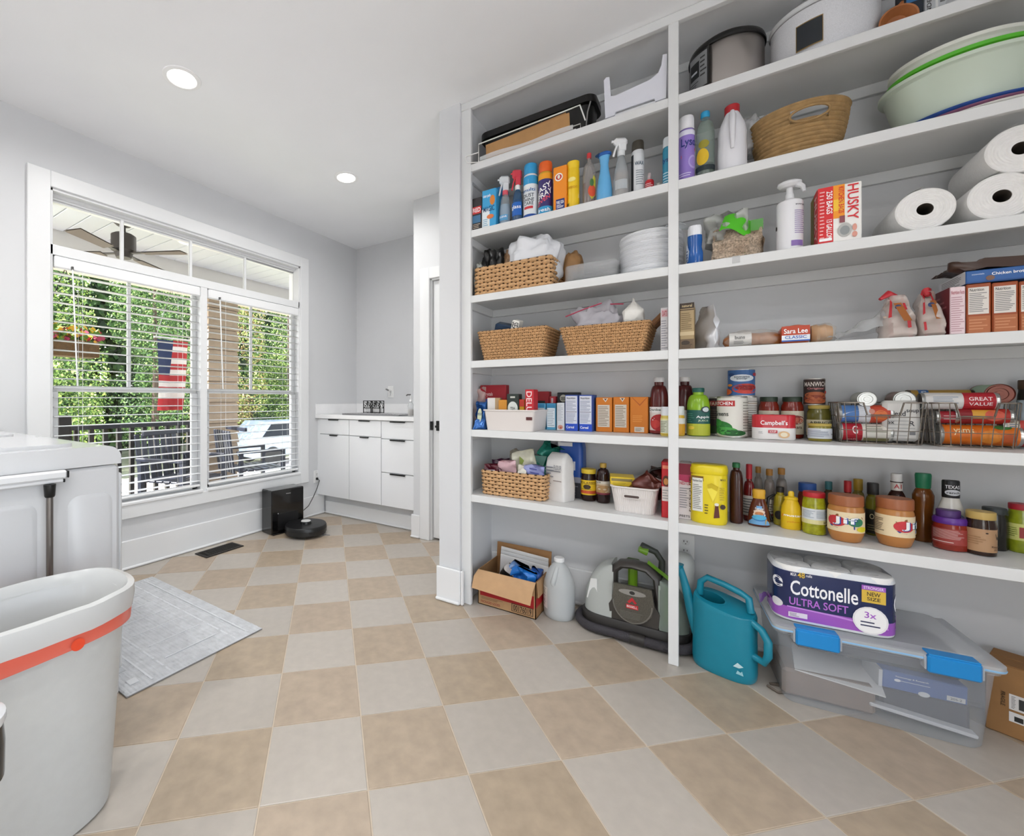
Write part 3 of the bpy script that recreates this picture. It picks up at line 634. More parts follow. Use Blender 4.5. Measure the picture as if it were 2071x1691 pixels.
MB().box(-.055, .055, -1.06, -.95, .0, 1.02, KB, .01).obj('newel_post', rl)
fp = on(250, 480, x=-4.1)
cf = thing('ceiling_fan', 'dark bronze ceiling fan with four blades under the white porch ceiling', 'fan', (-4.1, fp.y, 2.655))
BZ = M('3a3430', .45, .4)
MB().lathe([(.001, 0), (.085, 0), (.085, -.02), (.05, -.05), (.02, -.06)], BZ, 24).obj('canopy', cf); MB().lathe([(.016, -.05), (.016, -.13)], BZ, 12).obj('downrod', cf)
MB().lathe([(.001, -.12), (.07, -.12), (.092, -.135), (.092, -.26), (.07, -.275), (.055, -.32), (.001, -.325)], BZ, 28).obj('motor_housing', cf)
for k in range(4):
    b = MB().box(.07, .2, -.018, .018, -.285, -.277, BZ).grid(lambda a, c: (.17+.36*a, (-.5+c)*(.09+.04*a), -.28+.012*(c-.5)), 4, 2, M('5f5046', .5)).grid(lambda a, c: (.17+.36*a, (-.5+c)*(.09+.04*a), -.288+.012*(c-.5)), 4, 2, M('5f5046', .5)).obj('blade', cf); b.rotation_euler = (0, 0, k*PI/2+.55)
lp = on(382, 489, z=2.652)
pl = thing('porch_light', 'round flush light glowing in the porch ceiling beyond transom', 'ceiling light', (lp.x, lp.y, 2.654))
MB().lathe([(.09, 0), (.1, -.004), (.1, -.008), (.085, -.008)], M('eee'), 24).obj('trim_ring', pl); MB().lathe([(.001, -.008), (.086, -.008)], M('fff', em=4), 24).obj('diffuser', pl)
# flag on the porch beam
fy = on(357, 760, x=-4.78).y
fg = thing('hanging_flag', 'red and dark blue flag hanging outside from the porch beam', 'flag', (-4.85, fy, 1.0))
def fcol(j, i): return ('b3282d', 'e4dcd6', '24355c')[(0 if j % 2 else 1) if not (i < 3 and j > 5) else 2]
fm_ = MB()
for j in range(12):
    for i in range(6):
        f_ = lambda a, c: (.05*math.sin(a*7+c*3)*(.4+.6*(1-c)), -.17+.34*a*(1-.25*(1-c)), .02+.76*c)
        fm_.grid(lambda a, c: f_((i+a)/6, (j+c)/12), 2, 1, M('b3282d' if j < 2 else fcol(j, i), .8))
fm_.obj('cloth', fg, 60); MB().tube([(0, -.2, .8), (0, .2, .8)], .009, M('ccc', .4)).obj('rod', fg); MB().tube([(0, -.18, .8), (0, -.02, 1.336)], .003, M('888')).tube([(0, .18, .8), (0, -.02, 1.336)], .003, M('888')).obj('cord', fg)
hb = on(132, 690, x=-4.85)
hk = thing('hanging_planter', 'brown planter box of yellow and red flowers hung outside window', 'planter', (-4.85, hb.y, hb.z-.14))
MB().box(-.1, .1, -.24, .24, 0, .15, M('5a4223', .9, 0, 1, .3, 30), .01).obj('planter_box', hk); 
fl_ = MB(); rr = random.Random(3)
for i in range(420):
    p = Vector((rr.uniform(-.12, .12), rr.uniform(-.27, .27), .14+abs(rr.gauss(0, .06)))); s = .02; a = Vector((rr.gauss(0, 1), rr.gauss(0, 1), rr.gauss(0, 1))).normalized(); b = a.orthogonal().normalized()*s; c = a.cross(b)
    fl_.face([p-b-c, p+b-c, p+b+c, p-b+c], M(('d9a92b', 'a03050', '4f7a2c', '5f8a35')[rr.randrange(4)], .8))
fl_.obj('flowers', hk, 0, recalc=False)['kind'] = 'stuff'
MB().tube([(0, -.22, .15), (0, 0, .8)], .004, BLK, 5).tube([(0, .22, .15), (0, 0, .8)], .004, BLK, 5).tube([(0, 0, .8), (0, 0, 2.335-hb.z+.14)], .004, BLK, 5).obj('hanger', hk)
# ground
GZ = -1.25
struct('lawn', MB().box(-40, -5.15, -14, 40, GZ-.1, GZ, M('8f9278', .95, 0, 1, .3, 3)))
struct('driveway', MB().box(-14.4, -11.2, -3, 30, GZ-.02, GZ+.02, M('d9cfc6', .85, 0, 1, .06, 4)))
# trees: each with its own crown and trunk
GREENS = [[M(c, .65) for c in s] for s in (('8aa84e', 'a9bd66', '6a8a42', 'd0d690', '3c5a28'), ('6d8f4c', '86a85c', '52783c', 'aabf78', '2c4a22'), ('b0bd66', 'cdc080', '8fa050', 'e0d2a0', '9a7c52'))]
def tree(x, y, h, rad, pal, label, seed, nl=15000, low=.1, name='leafy_tree'):
    t = thing(name, label, 'tree', (x, y, GZ), 0, 'trees beyond the porch'); r = random.Random(seed); v = []; f = []; mi = []
    cl_ = [(r.uniform(-.75, .75), r.uniform(-.75, .75), r.uniform(low, .92), r.uniform(.28, .5)) for _ in range(26)]
    for i in range(nl):
        c = cl_[r.randrange(26)]; d = Vector((r.gauss(0, 1), r.gauss(0, 1), r.gauss(0, .8))).normalized()*c[3]*(.7+.3*r.random())
        p = Vector((c[0]*rad+d.x*rad, c[1]*rad+d.y*rad, max(.03*h, c[2]*h+d.z*h*.35)))
        s = r.uniform(.03, .062); a = (d.normalized()+Vector((r.gauss(0, .6), r.gauss(0, .6), r.gauss(0, .6)))).normalized(); b = a.orthogonal().normalized(); q = Matrix.Rotation(r.uniform(0, 6.3), 3, a) @ b*s; w_ = a.cross(q)*.6
        k = len(v); v += [tuple(p-q), tuple(p-w_), tuple(p+q), tuple(p+w_)]; f.append((k, k+1, k+2, k+3)); mi.append(r.choice((0, 0, 1, 2, 2, 2, 3, 4, 4, 4)))
    m = MB(); m.v, m.f, m.mi = v, f, mi; m.mats = GREENS[pal]; o = m.obj('foliage', t, 0, recalc=False); o['kind'] = 'stuff'
    MB().tube([(0, 0, 0), (.05, .03, h*.4), (0, 0, h*.8)], [.14, .1, .04], M('54453a', .9), 8).obj('trunk', t)
for i, (x, y, h, rad, pal, lb) in enumerate(((-16.2, 4.4, 8.2, 1.45, 0, 'bright green leafy tree outside, behind the hanging planter'), (-16, 7.5, 8.4, 1.45, 1, 'mid green leafy tree outside, behind the blind\'s middle muntin'), (-16.4, 10.6, 8.2, 1.45, 2, 'olive and tan leafed tree outside, behind the flag'),
        (-16.5, 13.8, 8.4, 1.45, 0, 'bright green leafy tree outside, right of the siding column'), (-19.9, 5.6, 9.8, 1.65, 1, 'tall dark green tree outside in the second row, behind the railing newel'), (-19.8, 9.9, 10, 1.65, 1, 'tall dark green tree outside in the second row, left of the flag'), (-20, 14.2, 10, 1.65, 1, 'tall dark green tree outside above the parked car'), (-20, 18.6, 9.6, 1.65, 0, 'tall bright green tree outside at the window\'s right edge'), (-19.8, 1.2, 9.6, 1.65, 0, 'tall bright green tree outside, hidden beyond the window\'s left edge'))):
    tree(x, y, h, rad, pal, lb, i+5, name=('leafy_tree', 'dense_tree', 'tan_leafed_tree')[pal])
hg = thing('hedge', 'long dark green hedge row closing the garden behind trees', 'hedge', (-23.2, 9, GZ)); hv = MB(); rr = random.Random(9)
hv.mats = [M(c, .7) for c in ('3c5a2a', '2c4420', '4a6a34', '35502a', '223618')]
for i in range(42000):
    p = Vector((rr.uniform(-.8, .8), rr.uniform(-14, 20), rr.uniform(0, 10))); a = Vector((rr.gauss(0, 1)+1, rr.gauss(0, 1), rr.gauss(0, 1))).normalized(); b = a.orthogonal().normalized(); q = Matrix.Rotation(rr.uniform(0, 6.3), 3, a) @ b*rr.uniform(.14, .28); w_ = a.cross(q)*.7
    k = len(hv.v); hv.v += [tuple(p-q), tuple(p-w_), tuple(p+q), tuple(p+w_)]; hv.f.append((k, k+1, k+2, k+3)); hv.mi.append(rr.randrange(5))
hv.obj('foliage', hg, 0, recalc=False)['kind'] = 'stuff'
# patio chairs on the porch, wicker pot, parked car
def patio(x, y, rz, label):
    t = thing('patio_chair', label, 'chair', (x, y, -.0295), rz, 'dark patio chairs on the porch'); m = M('1d2230', .45)
    sl = None
    for i in range(7):
        o = MB().box(-.25+i*.075, -.2+i*.075, .22, .24, .4, .86, m, .004).obj('back_slat', t, 0); o.rotation_euler = (-.12, 0, 0)
    for i in range(6): MB().box(-.27, .27, -.27+i*.085, -.2+i*.085, .38, .4, m, .004).obj('seat_slat', t, 0)
    for a in (-.28, .28):
        MB().box(a-.025, a+.025, -.28, .26, .58, .61, m, .004).obj('armrest', t, 0)
        MB().box(a-.02, a+.02, -.28, -.24, 0, .58, m).obj('leg', t, 0); MB().box(a-.02, a+.02, .2, .24, 0, .6, m).obj('leg', t, 0)
    MB().box(-.3, .3, .16, .19, .82, .86, m, .004).obj('top_rail', t, 0)
patio(-4.38, 3.12, 2.9, 'dark slatted patio chair on the porch beyond the right window')
patio(-4.33, 2.30, 1.9, 'dark slatted patio chair on the porch beyond the left window')
bp_ = thing('wicker_ottoman', 'round brown wicker ottoman on the porch below the left window', 'ottoman', (-4.3, 1.62, -.0295))
MB().lathe([(.001, 0), (.17, 0), (.2, .03), (.22, .15), (.2, .27), (.15, .31), (.001, .32)], M('57493f', .9, 0, 1, .25, 60, .5), 28).obj('body', bp_)
cr = thing('parked_car', 'pale blue car parked on the drive beyond the right window', 'car', (-13.55, 11.5, GZ+.021), 1.45)
CB = M('aebfd6', .25, .3); prof = [(-2.1, .35), (2.1, .35), (2.15, .7), (1.9, .92), (1.0, 1.0), (.35, 1.55), (-1.5, 1.58), (-2.0, 1.05), (-2.15, .9)]
MB().prism(prof, -.85, .85, CB, 'y').obj('car_body', cr, 20)
for sgn in (-1, 1): MB().prism([(.85, 1.02), (.33, 1.48), (-.4, 1.5), (-.4, 1.02)], sgn*.853-.004, sgn*.853+.004, M('18202a', .1), 'y').prism([(-.5, 1.02), (-.5, 1.5), (-1.4, 1.5), (-1.75, 1.05)], sgn*.853-.004, sgn*.853+.004, M('18202a', .1), 'y').obj('side_window', cr)
for a in (-1.35, 1.35):
    for sgn in (-1, 1): MB().lathe([(.001, -.1), (.33, -.1), (.35, 0), (.33, .1), (.001, .1)], M('1a1a1a', .6), 20).xf(Matrix.Translation((a, sgn*.8, .35)) @ Matrix.Rotation(PI/2, 4, 'X')).obj('wheel', cr)
# ---------------------------------------------------------------- shelf 1
CLR = M('c3c8ca', .08, 0, .38); CLB = M('b9bec2', .15, 0, .5); SIL = M('c9cacb', .25, .95)
WK = M('c69d70', .7, 0, 1, .22, 90, .3, bsc=400); WK2 = M('b98f63', .75, 0, 1, .3, 110, .3, bsc=400); WK3 = M('a28256', .8, 0, 1, .16, 40, .3, bsc=400)
BKP = M('0e0e0f', .35); WHP = M('e4e5e8', .4)
def on_shelf(k, px, d): p = on(px, 900, y=YS+d); return Vector((p.x, YS+d, SH[k]+.0006))
# black tray, rack, kraft bags, white bin
x, yf, w, h, z = slot(1, 968, 1203, 228, d=.11)
t = thing('storage_tray', 'shallow black plastic tray with thick rim at the top left shelf', 'tray', (x, YS+.205, z+.0006))
MB().loop([[(a, b, zz) for a, b in rrect(w-q, .19-q, .05)] for q, zz in ((.07, 0), (.03, h*.82), (0, h*.84), (0, h), (.012, h), (.03, h*.97), (.08, .012))], BKP, True, True).obj('tray_body', t, 40)
MB().box(-.07, .05, -.1, -.085, h*.55, h*.8, M('1d1817', .3), .004).obj('front_latch', t)
MB().tube([(w/2-.05, -.06, h*.3), (w/2-.035, -.09, h*.6), (w/2-.02, -.094, h*.8)], .0035, M('9a9a9a', .4)).obj('side_strap', t)
x, yf, w, h, z = slot(1, 975, 1160, 262, d=.05)
t = thing('wire_rack', 'white coated wire rack lying at the shelf edge holding brown paper', 'rack', (x, YS+.052, z+.0006)); RW = M('e6e6e4', .35)
f = MB(); L_, R_ = -w/2-.0, w/2+.02
f.tube([(L_, -.045, .003), (R_, -.045, .003)], .0032, RW).tube([(L_, -.045, .003), (L_, -.045, h*.9), (R_-.035, -.045, h*.98), (R_+.02, -.045, h), (R_+.045, -.045, .03)], .0032, RW).obj('frame', t)
MB().tube([(L_, -.045, h*.5), (L_-.065, -.078, h*.34), (L_-.065, -.06, .012), (L_, -.04, .004)], .003, RW).obj('end_loop', t)
MB().tube([(L_, .05, .003), (R_, .05, .003)], .003, RW).tube([(L_, .05, .003), (L_, .05, h*.7), (R_, .05, h*.7), (R_, .05, .003)], .003, RW).tube([(L_, -.045, .003), (L_, .05, .003)], .003, RW).tube([(R_, -.045, .003), (R_, .05, .003)], .003, RW).obj('back_frame', t)
MB().grid(lambda a, b: (L_+.01+(w)*a, -.052, .004+h*.22*b*(.8+.2*math.sin(a*9))), 20, 2, M('dfe2e4', .15, 0, .6)).obj('clear_strip', t)
t = thing('paper_bags', 'flat folded brown kraft paper bags lying in the white wire rack', 'paper bag', (x, YS+.06, z+.018))
for i in range(4): MB().box(-w*.44, w*(.47-.02*i), -.022+i*.012, -.014+i*.012, 0, h*(.82+.16*(i > 1)), M(('b98d5c', 'a97c4c', 'b48857', 'c39a69')[i], .8, 0, 1, .06, 20), .002).obj('folded_bag', t).rotation_euler = (0, -.03-.012*i, 0)
x, yf, w, h, z = slot(1, 1224, 1347, 120, d=.015)
h = on(1330, 118, y=YS+.02).z-z
t = thing('stacking_bin', 'white plastic stacking bin with low cut front and tall corners', 'bin', (x, YS+.015+.14, z+.0006)); q = w/2
pr = [(-q, .012), (-q+.04, .012), (-q+.045, .026), (q-.045, .026), (q-.04, .012), (q, .012), (q+.004, h), (q-.012, h+.004), (q-.018, h*.8), (q-.03, h*.66), (q-.06, h*.58), (-q+.045, h*.5), (-q+.024, h*.53), (-q+.018, h*.98), (-q+.004, h), (-q-.006, h*.95)]
MB().prism(pr, -.14, -.132, M('dcdde6', .35), 'y').obj('front_wall', t)
MB().box(-q, -q+.006, -.132, .13, .012, h*.97, WHP).box(q-.006, q, -.132, .13, .012, h, WHP).box(-q, q, .124, .13, .012, h, WHP).box(-q+.006, q-.006, -.132, .124, .012, .02, WHP).obj('bin_shell', t)
for a in (-1, 1):
    for b in (-.12, .11): MB().box(a*(q-.02)-.015, a*(q-.02)+.015, b-.012, b+.012, 0, .012, WHP).obj('foot', t)
# multicooker
x, yf, w, h, z = slot(1, 1392, 1551, 70, d=.06, rd=True); R = w/2; h = .262
t = thing('multicooker', 'brushed steel electric multicooker with black lid and control panel', 'cooker', (x, yf+R, z+.0006), .3)
ST = M('b4aeaa', .3, .9, 1, .05, 3)
MB().lathe([(.001, .01), (R*.9, .01), (R*.93, .018), (R*.95, .03), (R*.95, h*.8), (R*.93, h*.82)], ST, 48).obj('steel_body', t, 40)
MB().lathe([(.001, 0), (R*.86, 0), (R*.9, .012), (R*.86, .014)], BKP, 40).obj('base', t); MB().lathe([(R*.93, h*.8), (R*.99, h*.81), (R, h*.84), (R*.97, h*.9), (R*.8, h*.97), (.06, h*1.02), (.001, h*1.02)], BKP, 48).obj('lid', t, 40)
p = MB().loop([[((R*.95+o)*math.sin(a), -(R*.95+o)*math.cos(a), zz) for a in [(-1.42+i*.1) for i in range(8)]] for zz, o in ((h*.14, .001), (h*.16, .014), (h*.78, .014), (h*.8, .001))], M('1c1c1d', .3), close=False); p.obj('control_panel', t)
deco(t, lambda u, v, o: ((R*.95+.0145+o)*math.sin(-1.4+.66*u), -(R*.95+.0145+o)*math.cos(-1.4+.66*u), h*.16+v*h*.6), [('r', .05, .03, .95, .97, '8f9193'), ('r', .1, .35, .6, .8, '17191b'), ('r', .15, .5, .5, .56, 'cfd6da'), ('l', .65, .3, .93, .9, 5, '3a3a3a'), ('l', .1, .08, .6, .28, 3, '4a4a4a')], 'panel_print')
MB().tube([(-R*.9, .02, .03), (-R*1.2, -.01, .035), (-R*1.32, .03, .03), (-R*1.3, .09, .02)], .004, BKP).obj('cord', t)
# speckled slow cooker
x, yf, w, h, z = slot(1, 1566, 1806, 60, d=.03); R = w/2
t = thing('slow_cooker', 'white speckled oval slow cooker with dark display panel', 'cooker', (x, YS+.03+.14, z+.0006)); SP = M('dadbdf', .35, 0, 1, .1, 420); sy = .14/R
MB().lathe([(.001, .006), (R*.9, .006), (R*.96, .03), (R, .12), (R*1.0, .19), (R*.99, .195)], SP, 56, sy=sy).obj('crock', t, 40)
MB().lathe([(R*.99, .192), (R*1.03, .196), (R*1.03, .21), (R*.99, .215), (R*.7, .25), (.001, .262)], M('d4d6d8', .25, 0, 1), 56, sy=sy).lathe([(R*1.0, .188), (R*1.015, .19), (R*1.0, .193)], M('8a8a8c', .3), 56, sy=sy).obj('lid', t, 40)
for a, b in ((-.6, -.05), (.6, -.05), (-.6, .06), (.6, .06)): MB().lathe([(.001, 0), (.02, 0), (.02, .008), (.001, .008)], BKP, 10, (a*R, b, 0)).obj('foot', t)
deco(t, lambda u, v, o: ((R+o)*math.sin(-.62+.5*u), -(R+o)*sy*math.cos(-.62+.5*u)-o, .035+.1*v), [('r', 0, 0, 1, 1, '8d7140'), ('r', .03, .04, .97, .96, '20262c')], 'display_panel', .001)
x, yf, w, h, z = slot(1, 1795, 1836, -20, d=.07); 
t = thing('wooden_bowl', 'round orange-brown wooden handled bowl standing on edge at top right', 'bowl', (x+.005, YS+.085, z+.0006)); MB().lathe([(.001, 0), (.03, .004), (.045, .02), (.05, .035), (.045, .035), (.027, .01), (.001, .008)], M('a8683a', .5, 0, 1, .2, 20), 32).xf(Matrix.Rotation(PI/2, 4, 'X')).obj('bowl_shell', t, 40, (0, .03, .0505)); MB().tube([(.0, .035, .095), (.02, .04, .125), (.05, .04, .12)], .012, M('a8683a', .5)).obj('handle', t)
BX('dark_carton', 'dark navy box beside the wooden bowl on the top shelf', 'box', 1, 1829, 1868, -60, .1, '1a2431', d=.11, F=[('l', .1, .1, .8, .3, 3, '5a6a7a'), ('r', .1, .5, .9, .62, '2d6aa0')])
BX('mailing_carton', 'white and grey printed carton at right end of top shelf', 'carton', 1, 1869, 1915, -60, .12, 'c9ccd0', d=.13, F=[('t', 'LAVENDER', .12, .05, .32, .62, '333333', -90), ('r', .5, .0, .62, 1, 'e8e8e8'), ('l', .7, .1, .95, .9, 8, '777777')])
# ---------------------------------------------------------------- shelf 2, left bay
BX('sponge_packet', 'small red and dark cleaning packet at far left of second shelf', 'packet', 2, 955, 974, 400, .05, '2a2528', d=.015, F=[('r', .05, .5, .95, .72, 'd33a3a'), ('r', .05, .22, .9, .45, '3f6f95'), ('l', .1, .05, .9, .2, 3, 'c7b7a7'), ('t', 'RED', .1, .55, .9, .68, 'ffffff')])
BX('cleaning_pad_box', 'light blue leaning box of cleaning pads with orange picture', 'box', 2, 975, 1003, 383, .07, '3aa0d4', d=.02, F=[('r', .0, .0, .55, .5, 'e6eef2'), ('e', .75, .7, .18, .13, 'd9822e'), ('t', 'clean pads', .08, .78, .62, .88, 'ffffff'), ('t', 'MAGIC', .1, .42, .9, .56, '1f4f7a'), ('e', .6, .28, .25, .06, 'df7b45'), ('l', .08, .05, .5, .25, 4, '7fb0cc')])
BX('blue_carton', 'plain bright blue carton standing behind the leaning pad box', 'box', 2, 1001, 1017, 378, .09, '1878b4', d=.09)
def trig(name, label, px0, px1, pyt, k, d, body, head, coll, F, lab=None, zb=.66, liq=None, nk=.3):
    r = RD(name, label, 'spray bottle', k, px0, px1, pyt, [('bottle', body, [(.001, .01), (.86, 0), (.97, .015), (1, .04), (1, .3), (.82, .48), (.62, .58), (nk*1.2, zb-.02), (nk, zb), (nk, zb+.01)])], F=F, lab=lab, d=d, spray=(head, zb, coll))
    if liq:
        w = slot(k, px0, px1, pyt, d, rd=True); R, h = w[2]/2*.93, w[3]
        MB().lathe([(.001, .02*h), (R*.95, .02*h), (R, .05*h), (R, .3*h), (R*.86, .42*h), (.001, .42*h)], liq, 20).obj('liquid', r, 40)
    return r
trig('spray_bottle', 'clear spray bottle with white trigger and coral collar among cleaners', 1010, 1034, 357, 2, .03, CLR, 'd7dce0', 'e05a6a', [('r', .2, .1, .75, .5, '5a9fce'), ('t', 'CLEAR', .25, .3, .7, .42, 'ffffff')], (.06, .34, None), liq=M('7fa6c4', .2))
trig('glass_cleaner_bottle', 'blue glass cleaner spray bottle with red and white trigger', 1036, 1058, 344, 2, .03, M('33597f', .15, 0, .75), 'd23a4a', 'e8e8e8', [('r', .15, .2, .85, .9, '1d62b8'), ('t', 'glass', .2, .5, .8, .75, 'ffffff')], (.05, .4, None), liq=M('1660b8', .25))
RD('aerosol_can', 'aerosol can with sky blue cap and white body, many words', 'spray can', 2, 1059, 1088, 334, aero('e7ebef', '2f9ad2'), d=.03, lab=(.03, .76, 'e9edf0', .985), F=[('r', -.5, .8, 1.5, 1, '2f9ad2'), ('p', [(.0, .8), (.5, .92), (1, .8), (1, .7), (.5, .82), (0, .7)], 'ffffff'), ('t', 'multi', .2, .62, .8, .7, '2a6aa8'), ('t', 'DUST', .25, .48, .75, .57, '3c4652'), ('t', 'SHINE', .25, .38, .75, .46, '3c4652'), ('t', 'CARE', .28, .29, .72, .37, '3c4652'), ('r', .3, .2, .7, .26, 'd0353f'), ('r', -.5, 0, 1.5, .07, '1c4fa0')])
RD('aerosol_can', 'aerosol can with orange cap and purple-blue oven cleaner label', 'spray can', 2, 1089, 1118, 330, aero('d8a02a', 'e8641f'), d=.03, lab=(.03, .76, '352a6b', .985), F=[('r', -.5, .86, 1.5, 1, 'f0a21e'), ('p', [(-.1, .6), (1.1, .78), (1.1, .62), (-.1, .44)], 'd94a2a'), ('t', 'EASY', .1, .56, .85, .7, 'ffffff', 18), ('t', 'SPRAY', .1, .4, .9, .54, 'ffffff', 18), ('t', 'OVEN', .15, .28, .8, .38, 'e85a6a', 18), ('r', -.5, 0, 1.5, .18, '2a9bd0'), ('t', 'fresh', .2, .05, .8, .14, 'ffffff')])
BX('baking_soda_box', 'orange box of baking soda with round emblem and navy square', 'box', 2, 1119, 1146, 336, .06, 'f08f1c', d=.03, F=[('e', .42, .76, .3, .09, 'f4efe6'), ('e', .42, .76, .22, .062, 'c93a34'), ('e', .42, .765, .1, .045, 'e9e2d8'), ('r', .2, .04, .85, .27, '1a2f7a'), ('t', 'PURE', .26, .16, .5, .23, 'ffffff'), ('l', .26, .07, .8, .15, 3, 'ffffff'), ('t', 'SODA', .55, .16, .8, .23, 'ffffff')])
RD('polish_can', 'yellow spray can of furniture polish with notched cap', 'spray can', 2, 1147, 1172, 330, [('can', M('f0c81c', .3), [(.001, .01), (.9, .01), (.95, 0), (1, .02), (1, .8), (.93, .86)]), ('cap', M('f2cc22', .4), [(.93, .86), (.95, .87), (.98, .93), (1, 1), (.75, .96), (.001, .95)])], d=.03, lab=(.03, .8, None), F=[('p', [(.1, .2), (.9, .35), (.9, .25), (.15, .1)], 'f7f0c0'), ('t', 'lemon', .2, .5, .8, .6, 'd9a010'), ('e', .5, .75, .2, .06, 'f8e68a'), ('r', .1, .05, .35, .12, '6a5a1a')])
RD('oil_soap_bottle', 'clear bottle half full of dark red soap with red cap', 'bottle', 2, 1178, 1205, 311, bot(M('a8a29e', .12, 0, .5), 'd23a3f', .5, .82, .3, .9), d=.04, lab=(.1, .6, None, 1.0), F=[('p', [(.55, .2), (.8, .9), (.95, .8), (.9, .15), (.7, .0)], 'c9c23a'), ('e', .72, .32, .2, .22, 'd8502a'), ('e', .7, .62, .1, .14, '3f6f3a')])
q_ = bpy.data.objects['oil_soap_bottle']; w_ = slot(2, 1178, 1205, 311, .04, rd=True); MB().lathe([(.001, .012), (w_[2]*.45, .012), (w_[2]*.46, .02), (w_[2]*.46, w_[3]*.44), (.001, w_[3]*.44)], M('5c1a1c', .25), 20).obj('liquid', q_)
RD('air_freshener_bottle', 'pale blue curvy air freshener spray bottle with dark blue cap', 'spray bottle', 2, 1207, 1240, 311, [('bottle', M('64aee0', .25), [(.001, .01), (.85, 0), (.97, .015), (1, .05), (.98, .25), (.8, .45), (.58, .62), (.5, .75), (.62, .88), (.75, .93)]), ('spray_cap', M('1f5fb2', .35), [(.76, .92), (.86, .93), (.9, .965), (.75, .99), (.001, 1)])], d=.04, sy=.7)
MB().tube([(-.02, -.012, .0), (-.034, -.02, -.012)], .006, M('16365e', .4)).obj('trigger', bpy.data.objects['air_freshener_bottle'], 35, (0, 0, w_[3]*.9))
trig('clear_spray_bottle', 'tall clear spray bottle with big white trigger head', 1240, 1273, 280, 2, .03, CLB, 'e9eaec', 'dfe2e4', [('r', .3, .1, .8, .6, 'b3b9bd')], (.1, .4, None), zb=.74, liq=M('b9a898', .3))
RD('aerosol_can', 'tall white and black aerosol can with dark bronze cap', 'spray can', 2, 1277, 1303, 287, aero('d4d7da', '3a352c', .82), d=.05, lab=(.03, .74, 'd7dadd', .985), F=[('r', -.1, 0, .32, 1, '22262a'), ('l', .45, .2, .9, .6, 7, '8a9198'), ('t', 'WAX', .4, .7, .85, .8, '34506a')])
RD('small_red_bottle', 'tiny red bottle with clear pointed cap beside the aerosols', 'bottle', 2, 1304, 1323, 349, [('bottle', M('c3212b', .3), [(.001, .01), (.9, 0), (1, .04), (1, .55), (.8, .62), (.5, .64)]), ('cap', M('d8c4c4', .2, 0, .7), [(.5, .64), (.42, .7), (.3, .95), (.001, 1)])], d=.06, lab=(.1, .5, None), F=[('l', .2, .1, .8, .9, 4, 'f0d0d0')])
BX('sponge', 'small pale sponge lying flat near the centre post', 'sponge', 2, 1325, 1337, 369, .07, 'cfcfc6', d=.09, b=.006)
RD('aerosol_can', 'teal disinfectant aerosol can half hidden behind the centre post', 'spray can', 2, 1340, 1366, 279, aero('3f97b5', 'dfe4e8'), d=.05, lab=(.03, .74, '2e8fb0', .985), F=[('p', [(0, .55), (.5, .75), (1, .55), (1, .48), (.5, .66), (0, .48)], 'e4ecf0'), ('p', [(0, .47), (.5, .65), (1, .47), (1, .43), (.5, .6), (0, .43)], 'c03a44'), ('t', 'lysol', .15, .62, .8, .78, '1e3f78'), ('l', .2, .1, .8, .4, 4, 'bfe0ea')])
# shelf 2, right bay
RD('aerosol_can', 'lavender purple disinfectant aerosol can with tall white cap', 'spray can', 2, 1372, 1405, 238, aero('9a86cc', 'e6e6ea', .79), d=.03, lab=(.03, .76, '9279c9', .985), F=[('r', -.5, .9, 1.5, 1, 'e0dff0'), ('p', [(.0, .55), (.5, .72), (1, .62), (1, .5), (.5, .62), (0, .45)], 'f2f2f8'), ('t', 'Lysol', .3, .62, 1., .84, '27357f'), ('p', [(.3, .5), (.9, .62), (.95, .57), (.3, .44)], 'd0454f'), ('e', .8, .34, .22, .14, 'b3a2dd'), ('e', .8, .34, .17, .1, '9a84d0'), ('l', .2, .05, .7, .14, 2, 'd8d0ee')])
RD('pour_bottle', 'clear bottle with bright blue cap, dark base and yellow label', 'bottle', 2, 1407, 1446, 228, bot(M('8fa096', .12, 0, .5), '2f9fd0', .62, .86, .42, .91), d=.04, lab=(.1, .6, None), F=[('e', .4, .42, .22, .24, 'e0b81f'), ('e', .45, .78, .18, .12, '9a8f2a'), ('r', .1, .02, .9, .16, '1d2a30')])
q_ = bpy.data.objects['pour_bottle']; w_ = slot(2, 1407, 1446, 228, .04, rd=True); MB().lathe([(.001, .012), (w_[2]*.46, .012), (w_[2]*.465, .02), (w_[2]*.465, w_[3]*.22), (.001, w_[3]*.22)], M('1a2226', .2), 20).obj('liquid', q_)
x, yf, w, h, z = slot(2, 1451, 1513, 216, d=.02)
t = thing('bleach_jug', 'white plastic jug with broad shoulders and red screw cap', 'jug', (x, YS+.02+.055, z+.0006)); JW = M('dfdfe4', .35)
MB().loop([[(a, b, zz) for a, b in rrect(w*s, .1*s2, .045)] for s, s2, zz in ((.9, .9, 0), (1, 1, .012), (1, 1, h*.35), (.96, .98, h*.5), (.98, .96, h*.66), (.86, .8, h*.8), (.62, .6, h*.92), (.5, .5, h*.98), (.45, .46, h))], JW, True, True).obj('bottle', t, 50)
MB().tube([(0, -.052, h*.34), (0, -.062, h*.5), (0, -.060, h*.7), (0, -.044, h*.9), (0, -.03, h*.98)], [.006, .009, .011, .012, .008], JW).obj('handle_ridge', t, 60)
MB().lathe([(.022, h-.002), (.026, h), (.026, h+.03), (.023, h+.034), (.001, h+.034)], M('b5222a', .35), 24, (0, .005, 0)).obj('cap', t)
x, yf, w, h, z = slot(2, 1520, 1741, 250, d=.0); h = .185
t = thing('oval_basket', 'large oval seagrass basket with handle hole above paper products', 'basket', (x, YS+.145, z+.0006))
ov = [(w*.40*math.cos(2*PI*i/120), .105*math.sin(2*PI*i/120)) for i in range(120)]
